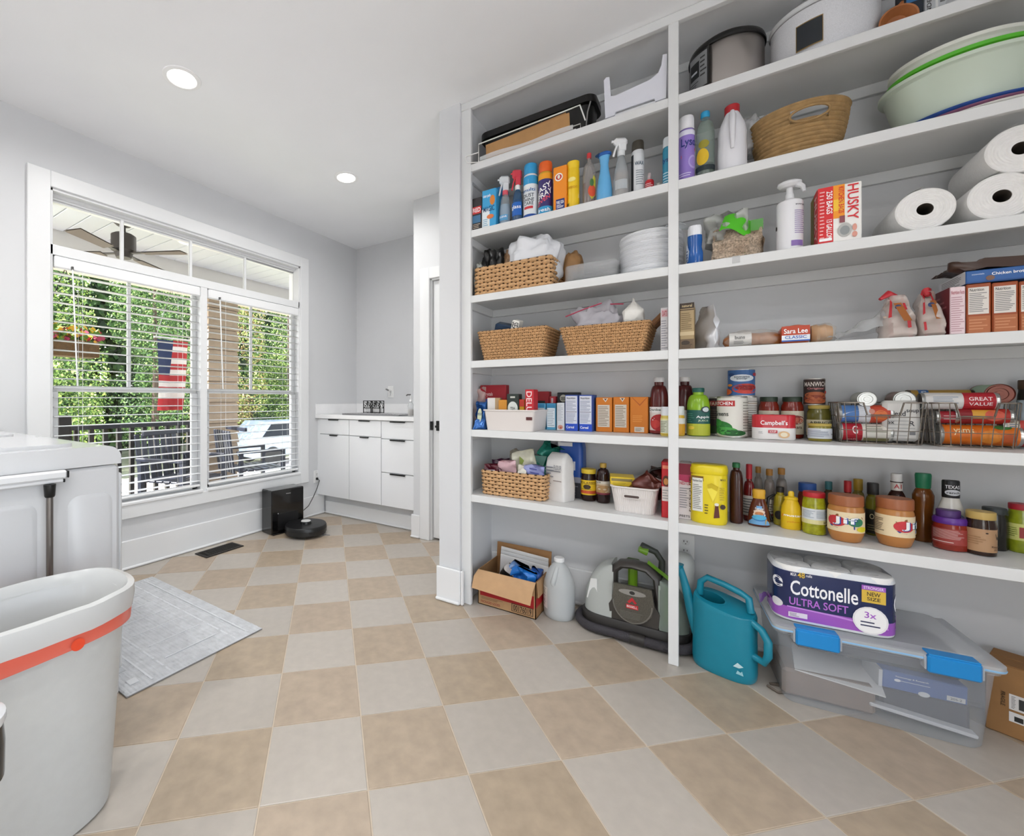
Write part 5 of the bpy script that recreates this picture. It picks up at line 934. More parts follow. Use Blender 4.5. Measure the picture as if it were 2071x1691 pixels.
RD('juice_bottle', 'dark red juice bottle with white cap left of centre post', 'bottle', 5, 1314, 1352, 764, bot(M('571a18', .2), 'e2dede', .55, .86, .5, .92), d=.2, lab=(.02, .48, 'e0d6d0', .99), F=[('r', 0, .78, 1, 1, 'eae6e4'), ('t', 'Cranberry', .1, .82, .8, .94, '2c4a3a'), ('r', -.5, 0, 1.5, .1, '7a1a1c'), ('e', .55, .4, .36, .32, 'a81f22'), ('e', .4, .35, .16, .16, 'c63a34'), ('e', .7, .5, .14, .14, 'c63a34')])
RD('small_bottle', 'short white-capped bottle with pale yellow label before dark juice bottle', 'bottle', 5, 1336, 1360, 823, [('bottle', M('d3bc5a', .3), [(.001, .01), (.9, 0), (1, .03), (1, .62), (.9, .7)]), ('cap', M('dfe2e6', .35), [(.9, .7), (.92, .72), (.92, .97), (.85, 1), (.001, 1)])], d=.09, lab=(.06, .6, 'e4da9a'), F=[('r', .1, .1, .6, .9, 'c9ccb8'), ('l', .15, .15, .55, .85, 7, '7a7a5a'), ('r', -.5, 0, 1.5, .06, 'c9a92a')])
# shelf 5, right bay
RD('juice_bottle', 'dark red juice bottle with white cap right of centre post', 'bottle', 5, 1366, 1404, 763, bot(M('4a1716', .2), 'dcd8d6', .55, .86, .5, .92), d=.25, lab=(.02, .42, 'dcd8d2', .99), F=[('t', 'LIQUID', .3, .3, .9, .4, 'c9b9b0'), ('e', .5, .6, .4, .25, 'e9e9e9')])
RD('small_bottle', 'small orange and white bottle peeking beside the centre post', 'bottle', 5, 1356, 1385, 822, [('bottle', M('d9b03a', .3), [(.001, .01), (.9, 0), (1, .03), (1, .6), (.9, .7)]), ('cap', M('dfe2e0', .35), [(.9, .7), (.92, .72), (.92, .97), (.85, 1), (.001, 1)])], d=.14, lab=(.05, .6, 'd9a02a'), F=[('r', -.5, .65, 1.5, 1, 'd9d9d2'), ('p', [(.5, .2), (.85, .65), (1, .6), (1, .2)], 'c05a1a')])
RD('juice_bottle', 'lime green juice bottle with dark teal cap and wrap label', 'bottle', 5, 1389, 1436, 785, bot(M('8bb52a', .2), '1a5a50', .58, .86, .46, .91), d=.17, lab=(.015, .54, '1f5a52', .99), F=[('r', -.5, 0, 1.5, .46, 'b9bf3a'), ('p', [(-.2, .46), (.4, .46), (1.1, .06), (1.1, 0), (-.2, 0)], 'd8483a'), ('e', .3, .3, .1, .07, 'e8d04a'), ('t', 'Apple', .45, .66, .85, .78, 'ffffff'), ('t', 'JUICE', .5, .54, .8, .62, 'd0e0c0'), ('e', .72, 1.02, .14, .13, '23343a'), ('e', .72, 1.02, .1, .09, 'cfd8d8'), ('l', .1, .5, .4, .9, 5, '4a8a7a')])
CAN_B = M('c9c6c0', .35, .8)
RD('food_can', 'dark can with red stripe behind the green-leaf can', 'can', 5, 1434, 1466, 803, can('', CAN_B), d=.27, lab=(.05, .96, '3a3230'), F=[('r', -.5, .78, 1.5, .93, '8a2a26'), ('t', 'FARMS', .2, .8, .8, .9, 'd9c9b0'), ('l', .1, .4, .9, .7, 5, '6a6052'), ('r', -.5, 0, 1.5, .22, '2f4a24')])
RD('food_can', 'tall white can with red banner and green leaves picture', 'can', 5, 1450, 1512, 802, can('', CAN_B), d=.17, lab=(.04, .96, 'dfdcd3'), F=[('r', .0, .78, .55, .93, 'b82a2c'), ('t', 'KITCHEN', .05, .81, .5, .9, 'ffffff'), ('t', 'Greens', .04, .52, .42, .64, '2a3428'), ('p', [(.3, .38), (.9, .62), (.9, .6), (.3, .34)], 'd9c28a'), ('e', .2, .22, .3, .17, '2c7a34'), ('e', .36, .12, .26, .11, '48a045'), ('e', .12, .34, .16, .1, '3a8f3c'), ('e', .5, .08, .3, .08, '1f5c28'), ('l', .72, .1, .98, .92, 11, '9a968c')])
RD('food_can', 'white can with fine print just behind the green-leaf can', 'can', 5, 1490, 1531, 801, can('', CAN_B), d=.265, lab=(.04, .96, 'd5d2cc'), F=[('l', .5, .1, .95, .93, 14, '8a8880'), ('r', -.5, .83, 1.5, .86, 'b8a898')])
zt = slot(5, 1450, 1512, 802, .17, rd=True)[3]
RD('soup_can', 'blue and red tomato soup can stacked on top of white cans', 'can', 5, 1472, 1527, 748, can('', CAN_B), d=.2, zo=zt+.001, lab=(.03, .97, '3a66a0'), F=[('p', [(-.1, 0), (-.1, .45), (.3, .62), (.5, .7), (1.1, .62), (1.1, 0)], 'a3262a'), ('e', .62, .26, .36, .2, 'c43e33'), ('e', .62, .3, .28, .1, '8a1d20'), ('p', [(.55, .3), (.98, .48), (1., .44), (.6, .27)], 'd9c9b0'), ('e', .5, .68, .3, .14, 'dfe6ee'), ('t', 'tomato', .32, .69, .68, .76, '3a4a5a'), ('t', 'soup', .38, .61, .62, .67, '3a4a5a'), ('e', .86, .82, .09, .07, 'b83a4a'), ('e', .24, .82, .09, .06, '2a4a80'), ('e', .1, .14, .16, .12, 'd9642a'), ('e', .2, .4, .08, .05, 'd9862a')])
for i, (a, b, tx) in enumerate(((1534, 1576, 'next to the stacked soup can'), (1579, 1626, 'next to the gold-lid jars'))):
    RD('sauce_jar', 'pasta sauce jar with dark lid, %s' % tx, 'jar', 5, a, b, 803, jar(M('7a2416', .2), '2a3a2c', .88, .84, .88), d=.26, group='pasta sauce jars', lab=(.1, .66, 'cfc6b2', .99), F=[('e', .5, .62, .38, .2, '7a2a24'), ('e', .5, .6, .3, .13, 'b8604a'), ('t', 'Marinara', .25, .25, .75, .38, '5a3a2a')])
x, yf, w, h, z = slot(5, 1523, 1612, 840, d=.13)
t = thing('canned_twin_pack', 'low red and white shrink-wrapped pair of cans in front', 'cans', (x, yf+.045, z+.0006))
for a in (-1, 1): MB().lathe([(.001, .002), (w*.24, 0), (w*.25, .004), (w*.25, h-.004), (w*.24, h), (.001, h-.003)], M('e4e0de', .35), 36).obj('can', t, 40, (a*w*.25, 0, 0))
P = []; r0 = w*.25+.0012
for i in range(13): P.append((-w*.25+r0*math.cos(PI/2+PI*i/12), r0*math.sin(PI/2+PI*i/12)))
P.append((0, -r0*.86))
for i in range(13): P.append((w*.25+r0*math.cos(-PI/2+PI*i/12), r0*math.sin(-PI/2+PI*i/12)))
P.append((0, r0*.86))
MB().loop([[(a, b, .002) for a, b in P], [(a, b, h*.48) for a, b in P]], M('e6e2e0', .3)).loop([[(a, b, h*.48) for a, b in P], [(a, b, h*.99) for a, b in P], [(a*.94, b*.94, h*1.01) for a, b in P]], M('c01f2c', .3)).obj('shrink_wrap', t, 50)
deco(t, flat(w, h, r0, 0), [('t', "Campbell's", .18, .55, .8, .78, 'ffffff'), ('r', .36, .27, .57, .39, 'c0414a'), ('t', 'SOUP', .39, .29, .54, .37, 'f0e0e0'), ('e', .72, .22, .13, .14, 'e0b98a'), ('e', .72, .22, .08, .09, 'efe2c8'), ('l', .13, .24, .26, .34, 3, '999999')], eps=.0012)
RD('olive_jar', 'tall olive green jar with gold lid under the dark can', 'jar', 5, 1631, 1682, 820, jar(M('5f5a1c', .2), 'b09a4a', .9, .85, .9), d=.24, lab=(.12, .58, 'cfc7a8', .99), F=[('t', 'APRICOT', .2, .72, .95, .9, '3a3a2a'), ('r', .0, .2, 1, .5, 'd9d2b8')])
zt = slot(5, 1631, 1682, 820, .24, rd=True)[3]
RD('bean_can', 'dark brown can with burger picture stacked on olive jar', 'can', 5, 1625, 1669, 766, can('', CAN_B), d=.25, zo=zt+.001, lab=(.03, .96, '33201c'), F=[('t', 'MANWICH', .14, .72, .86, .9, 'e6ded6'), ('t', 'Original', .25, .58, .75, .67, 'd98a8a'), ('e', .5, .36, .36, .14, 'b0603a'), ('e', .5, .24, .4, .13, '8a3a22'), ('e', .5, .13, .36, .1, 'a5552f'), ('e', .86, .48, .08, .06, 'c0392b')])
RD('relish_jar', 'short jar of mustard relish with gold lid and white label', 'jar', 5, 1633, 1683, 857, jar(M('857a2a', .2), 'c2ab55', .86, .92, .98), d=.15, lab=(.16, .74, 'cfd3d8', 1.0), F=[('l', .08, .15, .72, .85, 7, '7a8298'), ('p', [(.8, .45), (.98, .75), (.98, .6), (.85, .35)], '4a4a4a')])
# wire baskets
WR = M('8b8278', .35, .7)
def wirebasket(lb, px0, px1, pyt, pyb):
    x, yf, w, h, z = slot(5, px0, px1, pyt, d=.13); D = .21; t = thing('wire_basket', lb, 'basket', (x, yf+D/2, z+.0006), 0, 'wire baskets of cans'); k = .9
    def ring(s, zz, r, part, dip=False):
        P = [(a, b, zz) for a, b in resample(rrect(w*s, D*s, .03), 80)]
        if dip: P = [(a, b, zz-(h*.3 if (b < -D*.4 and abs(a) < w*.2) else 0)) for a, b, zz in P]
        return MB().tube(P, r, WR, 6, True).obj(part, t, 60)
    ring(1, h, .0028, 'rim', True); ring(k, .003, .0024, 'base_ring'); m_ = MB()
    for zz in (.33, .66): s = k+(1-k)*zz; m_.tube([(a, b, h*zz) for a, b in resample(rrect(w*s, D*s, .03), 60)], .0014, WR, 5, True)
    for i in range(8):
        a = -.5+(i+.5)/8
        for sg in (-1, 1): m_.tube([(a*w*k, sg*D*k/2, .003), (a*w, sg*D/2, h*(.7 if sg < 0 and abs(a) < .2 else 1))], .0014, WR, 5)
        m_.tube([(a*w*k, -D*k/2, .003), (a*w*k, D*k/2, .003)], .0014, WR, 5)
    for i in range(6):
        b = -.5+(i+.5)/6
        for sg in (-1, 1): m_.tube([(sg*w*k/2, b*D*k, .003), (sg*w/2, b*D, h)], .0014, WR, 5)
    m_.obj('wire_mesh', t, 60); return x, yf, w, h, z, D
def lying(lb, px0, px1, py0, py1, y, col, F, facing='y', L_=.11, cat='can', name='food_can', lid='b9bab8'):
    """a can on its side: end towards the room ('y') or lying along the shelf ('x')"""
    c = on((px0+px1)/2, (py0+py1)/2, y=y); sc = (y/ray((px0+px1)/2, 900).y)/F_PX
    t = thing(name, lb, cat, tuple(c)); mt = M(lid, .3, .85)
    if facing == 'y':
        R = (py1-py0)*sc/2*.98; Rm = Matrix.Translation((0, 0, 0)) @ Matrix.Rotation(-PI/2, 4, 'X')
        MB().lathe([(.001, .004), (R*.3, .004), (R*.32, .006), (R*.55, .006), (R*.58, .003), (R*.8, .003), (R*.84, .007), (R*.93, .007), (R*.96, 0), (R, .002), (R, .006), (R*.97, .008), (R*.97, L_-.01), (R, L_-.006), (R*.95, L_), (.001, L_-.004)], mt, 32).xf(Rm).obj('can', t, 30)
        MB().lathe([(R*.975, .009), (R*.975, L_-.011)], M(col, .45), 32).xf(Rm).obj('paper_label', t, 60)
    else:
        R = (py1-py0)*sc/2*.98; L_ = (px1-px0)*sc; Rm = Matrix.Rotation(PI/2, 4, 'Y') @ Matrix.Translation((0, 0, -L_/2))
        MB().lathe([(.001, .004), (R*.9, .004), (R*.95, 0), (R, .003), (R*.97, .008), (R*.97, L_-.008), (R, L_-.003), (R*.95, L_), (R*.9, L_-.004), (.001, L_-.004)], mt, 32).xf(Rm).obj('can', t, 30)
        MB().lathe([(R*.978, .009), (R*.978, L_-.009)], M(col, .45), 32).xf(Rm).obj('paper_label', t, 60)
        fm = lambda u, v, o: ((u-.5)*(L_-.02), -(R*.98+o)*math.cos((v-.5)*PI), (R*.98+o)*math.sin((v-.5)*PI)); fm.bent = 1
        if F: deco(t, fm, F)
    return t
x, yf, w, h, z, D = wirebasket('wire basket of cans on fifth shelf, the left one', 1697, 1880, 815, 899)
ya = yf+.075
lying('can lying in left wire basket, blue label with orange picture', 1708, 1786, 819, 855, ya, '4a78b8', [('r', .35, .0, .6, 1, 'd6d9e0'), ('r', .6, 0, 1, 1, 'c0452c'), ('e', .8, .45, .14, .2, 'd9733a'), ('e', .62, .6, .06, .1, 'c98a7a'), ('p', [(.0, .35), (.5, .6), (.5, .7), (0, .5)], 'dfe6f0')], 'x')
lying('can lying at the bottom of left wire basket, red and white label', 1709, 1786, 856, 892, ya, 'dcd8ce', [('r', 0, 0, .42, 1, 'b01c2c'), ('t', 'G', .2, .45, .32, .75, 'f0dcdc'), ('t', 'salt', .1, .18, .32, .26, 'e0b0b0'), ('l', .5, .5, .95, .8, 3, '9a9a8a'), ('r', .45, .12, .98, .3, '8a8458')], 'x')
o = MB().box(-.048, .048, -.03, .03, 0, .15, M('d5d3cf', .6, 0, 1, .03, 30), .012); c = on(1822, 895, y=ya-.02); o = o.obj('flour_bag', None, 40, (c.x, ya, z+.012)); tag(o, 'white handwritten paper bag at right in the left wire basket', 'bag'); deco(o, flat(.094, .15, .03), [('t', 'Bread', .1, .62, .6, .74, '33343a'), ('t', 'soup', .62, .68, .95, .78, '33343a'), ('t', '6x', .1, .42, .3, .52, '33343a'), ('t', 'R', .7, .38, .84, .5, '33343a'), ('r', .7, .16, .86, .24, '77777a'), ('l', .1, .1, .9, .55, 5, 'b9b8b6')])
lying('can lying end-on on top of left wire basket, the left one', 1724, 1784, 792, 823, ya-.02, 'b9bdb6', [], 'y')
lying('can lying end-on on top of left wire basket, the right one', 1802, 1858, 791, 825, ya-.02, '8a6f66', [], 'y')
x2, yf2, w2, h2, z2, D2 = wirebasket('wire basket of cans on fifth shelf, the right one', 1888, 2073, 816, 905)
yb_ = yf2+.075
lying('can lying on the baskets behind, blue and gold label', 1853, 1942, 788, 818, ya+.09, 'b08a3a', [('r', .12, .0, .3, 1, '3a6aa8'), ('t', 'S', .16, .5, .26, .8, 'cfe0f0')], 'x', lid='4a3f36')
lying('white and red can lying across right basket, lettered Great', 1884, 1986, 794, 829, yb_-.01, 'd4d2d0', [('r', .55, 0, 1, 1, 'ad1a28'), ('t', 'GREAT', .62, .52, .95, .66, 'f0dcdc'), ('t', 'VALUE', .62, .34, .95, .46, 'f0dcdc'), ('l', .1, .4, .5, .7, 4, '8a98a8'), ('p', [(0, .7), (.5, .95), (.5, 1), (0, 1)], 'c9b89a')], 'x')
lying('large can with dull red end on top of right basket', 1990, 2056, 776, 818, yb_-.0, '9ab89a', [], 'y', .13, lid='8a5a50')
lying('dark red can lying at left inside the right wire basket', 1901, 1945, 831, 857, yb_-.01, '9a1f2c', [('r', .1, .4, .9, .6, 'c9a0a0')], 'x')
lying('red and yellow can lying in middle of right wire basket', 1947, 2022, 826, 858, yb_-.01, 'b02a20', [('r', .25, .4, .75, .8, 'd9a03a'), ('e', .7, .55, .2, .24, 'd9604a'), ('r', 0, .05, .25, .95, '8a1a22')], 'x')
lying('bright orange can lying at the bottom of right wire basket', 1922, 2029, 859, 901, yb_-.01, 'd9701a', [('p', [(.6, 0), (.7, .6), (1, .9), (1, 0)], 'd8cdb4'), ('e', .62, .45, .14, .22, 'e08a30'), ('e', .86, .4, .1, .16, 'c05a2a'), ('e', .8, .8, .12, .1, '3f7a3a'), ('t', 'yams', .12, .5, .4, .7, 'f3d9a8')], 'x')
for i, (a, b, py, q, cc) in enumerate(((2036, 2078, 850, 874, ('d6cab8', 'b8403a')), (2036, 2078, 876, 903, ('c9ccd4', 'a81c26')))):
    lying(('tan striped can at right end of right wire basket, upper one', 'white and red can at right end of right wire basket, lower one')[i], a, b, py, q, yb_-.01, cc[0], [('r', .5, 0, 1, 1, cc[1]), ('l', .05, .3, .45, .8, 4, '6a7a98')], 'x')
RD('dark_jar', 'dark jar standing behind the right wire basket by frame edge', 'jar', 5, 2056, 2100, 769, jar(M('2a2422', .3), '4a3422', .86), d=.27, lab=(.3, .7, '5a6a78'), F=[('r', 0, 0, 1, 1, 'a9b4be')])
# ---------------------------------------------------------------- shelf 6, left bay
x, yf, w, h, z = slot(6, 959, 1098, 955, pyb=1012); h = .135
yf = YS+.035
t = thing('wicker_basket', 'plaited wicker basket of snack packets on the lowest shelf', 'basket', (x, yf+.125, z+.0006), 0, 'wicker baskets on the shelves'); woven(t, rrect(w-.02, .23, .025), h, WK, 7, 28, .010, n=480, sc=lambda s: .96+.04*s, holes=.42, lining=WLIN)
def stuffed(nm, lb, dx, dy, w_, h_, th_, col, zo, lean, sd, rough=.3, F=None):
    b = MB(); pouch(b, w_, h_, th_, col if not isinstance(col, str) else M(col, rough, 0, 1, .12, 30), sd, .9, .5); o = b.obj(nm, None, 60, (x+dx, yf+dy, z+zo)); o.rotation_euler = lean; tag(o, lb, 'packet')
    if F: deco(o, lambda u, v, q: ((u-.5)*w_*.8, -th_*.5*(1-v)**.5-.004-q, v*h_), F, eps=.004)
stuffed('snack_packet', 'purple packet at left end of the snack basket', -.105, .16, .1, .17, .035, '4a1c3a', .012, (.05, -.1, .1), 1)
stuffed('snack_packet', 'dark red packet with white band at left in snack basket', -.12, .065, .095, .155, .035, '5a1a28', .012, (.05, -.06, .1), 2, F=[('r', .1, .6, .9, .8, 'd9cfd2')])
stuffed('snack_packet', 'pale pink flowered packet in front of snack basket', -.02, .06, .1, .18, .04, 'c9a5ab', .012, (.05, -.12, 0), 3)
stuffed('snack_packet', 'beige rounded packet behind pink one in snack basket', -.01, .19, .1, .22, .04, 'b9b3a2', .012, (.03, -.08, 0), 4)
stuffed('snack_packet', 'tall cream and green pointed packet in snack basket', .07, .13, .12, .235, .04, 'cdcab6', .012, (.06, -.2, .1), 5, F=[('p', [(.1, .45), (.3, .9), (.5, .8), (.6, .35)], '8a9a4a')])
stuffed('snack_packet', 'lilac blue packet at right end of snack basket', .1, .06, .1, .17, .035, '8a8fc0', .012, (.08, .1, 0), 6, F=[('l', .1, .5, .9, .95, 4, '4a4f90')])
stuffed('snack_packet', 'white packet tip poking from the front of snack basket', .04, .032, .05, .155, .015, 'd8d4c8', .012, (.0, .1, 0), 7)
x, yf, w, h, z = slot(6, 1070, 1119, 898, d=.16)
t = thing('chip_bag', 'teal green crinkled chip bag leaning behind the flour bag', 'bag', (x-.005, YS+.275, z+.0006), .0); TL_ = M('2a8a78', .25, .2)
blob(MB(), (0, 0, 0), (w*1.0, .11, h*.6), TL_, 4, .25, crease=.3).obj('bag_lower', t, 60); b = MB(); pouch(b, w*1.0, h*.55, .06, TL_, 5, 1.2, .6); b.obj('bag_upper', t, 60, (.005, 0, h*.45)).rotation_euler = (.2, .35, 0); MB().grid(lambda a, c: (-w*.4+w*.5*a, -.062-.004*math.sin(PI*c), h*(.14+.22*c)), 4, 4, M('b08a62', .4)).obj('picture', t, 60); MB().grid(lambda a, c: (-w*.5+w*.5*a+.02*c, -.062, h*(.55+.2*c)), 4, 4, M('7fb0a4', .3)).obj('window', t, 60)
x, yf, w, h, z = slot(6, 1103, 1149, 918, pyb=1014)
t = thing('flour_bag', 'white paper flour bag with grey print on lowest shelf', 'bag', (x, yf+.055, z+.0006), -.35)
P = lambda s, s2, zz, j: [(a+.006*noise.noise(Vector((a*40, b*40, zz*30))), b+.008*noise.noise(Vector((a*40, b*40, zz*30+7))), zz) for a, b in rrect(w*s, .1*s2, .018)]
MB().loop([P(1.08, 1.05, 0, 0), P(1.1, 1.08, .01, 0), P(1.06, 1.05, h*.3, 0), P(1.02, 1, h*.55, 0), P(1.0, .95, h*.74, 0), P(.97, .72, h*.88, 0), P(.9, .42, h*.96, 0), P(.82, .18, h, 0)], M('dcdad8', .7, 0, 1, .03, 30, .15), True, True).obj('paper_bag', t, 50)
deco(t, flat(w, h, .054), [('l', .1, .48, .55, .74, 4, '8a8c94'), ('r', .1, .62, .9, .64, '7a7c84'), ('l', .1, .3, .5, .46, 4, 'a0a2a8'), ('t', 'FLOUR', .55, .66, .95, .76, '8a8c94'), ('r', .52, .42, .95, .435, '7a6a66')], eps=.003)
x, yf, w, h, z = slot(6, 1120, 1169, 897, d=.17); h = min(h, .31)
t = thing('flour_sack', 'tall royal blue and white sack behind the white flour bag', 'bag', (x+.006, YS+.285, z+.0006)); MB().loop([[(a, b, zz) for a, b in rrect(w*s, .1*s, .02)] for s, zz in ((.96, 0), (1, .02), (1.02, h*.5), (1, h*.9), (.9, h))], M('1d4fa5', .35), True, True).obj('sack', t, 50); deco(t, flat(w, h, .052), [('r', 0, .0, 1, .28, '26262e'), ('r', 0, .28, 1, .38, '8a8c98'), ('r', .0, .93, .6, 1, 'd9dade'), ('r', .64, .5, .72, .66, 'e6e8ee'), ('l', .1, .05, .9, .24, 4, '6a6a74')], eps=.0015)
BX('spice_packet', 'orange and green packet behind the dark molasses jar', 'packet', 6, 1169, 1185, 949, .05, 'd0602a', d=.29, F=[('r', .0, .8, 1, 1, '7a8a4a'), ('l', .1, .2, .9, .7, 5, 'e8b08a')])
RD('molasses_jar', 'dark molasses jar with yellow lid and yellow label', 'jar', 6, 1175, 1206, 948, jar(M('25120e', .15), 'd9b92e', .86, .92, .97), pyb=1015, lab=(.2, .66, 'e3bd22', .99), F=[('t', 'MOLASSES', .12, .74, .88, .9, '6a4a12'), ('e', .5, .55, .16, .16, '3a2a12'), ('r', .08, .1, .92, .3, 'c8502a'), ('l', .2, .36, .8, .44, 1, '7a5a1a')])
RD('vinegar_bottle', 'dark brown bottle with gold cap and tan label', 'bottle', 6, 1206, 1234, 937, bot(M('26100f', .12), 'b9963e', .6, .86, .42, .89), pyb=1019, lab=(.22, .56, 'cdbb9f', .99), F=[('r', -.5, .8, 1.5, 1, 'd6d0c4'), ('t', 'pure', .15, .82, .45, .94, '33343a'), ('e', .5, .4, .5, .3, 'b08a5a'), ('r', -.5, 0, 1.5, .14, '7a2a3a')])
x, yf, w, h, z = slot(6, 1234, 1329, 987, pyb=1040)
t = thing('storage_bin', 'white ribbed plastic basket with oval handle hole on lowest shelf', 'bin', (x, yf+.12, z+.0006)); WB = M('dcd6d2', .4)
woven(t, rrect(w*.92, .23, .03), h, WB, 3, 90, .0016, sc=lambda s: .9+.18*s, n=540, vertical=True, part='ribbed_shell')
MB().loop([[(a, b, zz) for a, b in rrect(w*s, .25*s, .03)] for s, zz in ((1.0, h-.006), (1.04, h-.004), (1.04, h+.002), (.98, h+.002))], WB).obj('rim', t, 50)
MB().prism(rrect(.072, .017, .0084), -.001, .0035, WB, 'y').prism(rrect(.062, .011, .0054), -.0016, -.0009, M('4a3a36', .6), 'y').obj('handle_hole', t, 50, (-.005, -.1265, h*.66)).rotation_euler = (-.1, 0, 0)
o = MB().box(-.052, .052, -.05, .05, 0, .042, M('e0c028', .4), .002).obj('cocoa_box', None, 35, (x-.06, yf+.09, z+h-.004)); o.rotation_euler = (.02, 0, .2); tag(o, 'flat yellow box resting on the white ribbed basket', 'box'); deco(o, flat(.104, .042, .05), [('r', .04, .55, .9, .85, '8a7a4a'), ('l', .1, .15, .8, .45, 2, 'b09a2a')])
b = MB(); pouch(b, .09, .13, .05, M('5f2f26', .25, .2), 3, 1.2, .6); o = b.obj('candy_pouch', None, 60, (x+.0, yf+.06, z+h*.62)); o.rotation_euler = (.2, .7, 0); tag(o, 'shiny brown candy pouch in the white ribbed basket', 'pouch')
b = MB(); pouch(b, .085, .14, .05, M('3a211a', .3), 6, 1.0, .6); o = b.obj('candy_pouch', None, 60, (x+.06, yf+.15, z+h*.55)); o.rotation_euler = (.1, .3, 0); tag(o, 'dark brown pouch with white label in the ribbed basket', 'pouch'); deco(o, lambda u, v, q: ((u-.5)*.06, -.03-q, .03+.07*v), [('r', 0, 0, 1, 1, 'd6cdca')], eps=.004)
tag(MB().tube([(-.06, 0, 0), (-.02, .0, .05), (.03, .01, .065), (.05, .01, .03), (.045, .0, -.03)], .006, M('1c1512', .35)).obj('black_strap', None, 60, (x+.085, yf+.1, z+h+.025)), 'black curved strap arching over the white ribbed basket', 'strap')
b = MB().box(-w*.3, w*.3, -.08, .08, 0, .03, M('2a3f66', .4), .01); tag(b.obj('napkin_pack', None, 60, (x, yf+.12, z+.05)), 'blue packet lying low inside the white ribbed basket', 'packet')
BX('baking_box', 'red upright box of cookies just left of the centre post', 'box', 6, 1338, 1356, 935, .13, 'c01f28', d=.06, F=[('r', .05, .3, .95, .56, 'ddd3ce'), ('e', .5, .66, .4, .1, '5a2a1e'), ('e', .5, .65, .26, .06, 'c98a4a'), ('r', .1, .88, .9, .94, 'e88a6a'), ('l', .1, .33, .9, .52, 4, '9a9a98')], L=[('r', 0, 0, 1, 1, 'd12a32')])
# shelf 6, right bay
BX('baking_mix_bag', 'crimson and white box with print right of the centre post', 'box', 6, 1372, 1398, 938, .1, 'd5cdcd', d=.08, F=[('r', 0, .8, 1, 1, '7a1a30'), ('p', [(0, .8), (0, .7), (1, .66), (1, .8)], 'b0345a'), ('t', 'NESTLE', .1, .62, .9, .68, 'b83048'), ('l', .1, .2, .9, .58, 9, '8a888c'), ('t', 'PEETS', .1, .04, .9, .08, '222222')])
x, yf, w, h, z = slot(6, 1396, 1472, 942, pyb=1061); D = w*.8
t = thing('drink_powder_tub', 'big yellow plastic tub with moulded grip and facts label', 'tub', (x, yf+D/2, z+.0006), -.1); YL = M('e3cd1c', .35)
MB().loop([[(a, b, zz) for a, b in rrect(w*s, D*s, w*.33)] for s, zz in ((.95, 0), (1, .01), (1, h*.82), (.97, h*.84))], YL, True).obj('tub_body', t, 50)
MB().loop([[(a, b, zz) for a, b in rrect(w*s, D*s, w*.33)] for s, zz in ((.99, h*.84), (1.02, h*.85), (1.03, h*.92), (1.0, h*.95), (.98, h*.985), (.9, h))], YL, False, True).obj('lid', t, 50)
fm = lambda u, v, o: ((u-.5)*w*.98, -D/2-o+.012*(abs(2*u-1)**3)-.0006, h*.84*v) if True else None
deco(t, fm, [('r', .05, .86, .4, .96, '7a5a1a'), ('r', .08, .24, .38, .92, 'e0e0d8'), ('t', 'Nutrition Facts', .1, .84, .36, .89, '444444'), ('l', .1, .28, .36, .8, 14, '7a7a78'), ('t', 'NESQUIK', -.02, .2, .05, .95, '4a3418', -90), ('p', [(.5, .8), (.62, .84), (.8, .78), (.68, .47)], 'c9b012'), ('p', [(.5, .72), (.62, .74), (.78, .68), (.66, .46)], 'f0de4a'), ('l', .84, .5, .99, .78, 6, 'b8a010'), ('l', .43, .2, .55, .42, 4, '5a4a1a'), ('p', [(.68, .14), (.84, .16), (.8, .42), (.72, .4)], '5c2a22'), ('e', .76, .42, .06, .03, 'e4e0d0'), ('e', .92, .38, .07, .05, '3f2a1e'), ('t', 'MAKE', .86, .9, .99, .94, '4a3a10')])
DKB = M('3a1a14', .15)
RD('soy_sauce_bottle', 'dark brown bottle with green cap next to yellow tub', 'bottle', 6, 1475, 1503, 936, bot(DKB, '1f6a3c', .66, .88, .5, .92), d=.12, F=[])
RD('hot_sauce_bottle', 'red sealed slender bottle behind the blue-label syrup', 'bottle', 6, 1503, 1527, 939, bot(M('6a1a1a', .15), 'b31e2c', .48, .7, .46, .74), d=.2, lab=(.1, .45, 'c9c2ba', .99), F=[('l', .1, .1, .9, .9, 6, '5a5a5a')])
for i, (a, b, pt, d) in enumerate(((1524, 1543, 944, .28), (1544, 1568, 949, .24), (1568, 1593, 947, .27))):
    RD('spice_bottle', 'clear dressing bottle with tan cap, %s of three behind the syrup' % ('left one', 'middle one', 'right one')[i], 'bottle', 6, a, b, pt, bot(M('8a8078', .12, 0, .6), 'a8742e', .45, .8, .52, .88), d=d, group='clear bottles with tan caps', lab=(.12, .42, 'b9b1a2', .99), F=[('l', .2, .2, .8, .8, 4, '5a4a3a'), ('r', -.5, 0, 1.5, .12, '6a2a24')])
RD('syrup_bottle', 'pancake syrup bottle with blue label and yellow crinkled cap', 'bottle', 6, 1512, 1557, 989, [('bottle', M('5a2a1c', .15), [(.001, .01), (.9, 0), (1, .02), (1, .2), (.95, .35), (.75, .58), (.56, .72), (.5, .75)]), ('cap', M('d3a22e', .45), [(.54, .75), (.58, .76), (.56, .85), (.6, .9), (.58, .98), (.5, 1), (.001, 1)])], pyb=1066, sy=.7)
q_ = bpy.data.objects['syrup_bottle']; x, yf, w, h, z = slot(6, 1512, 1557, 989, pyb=1066, rd=True); R = w/2
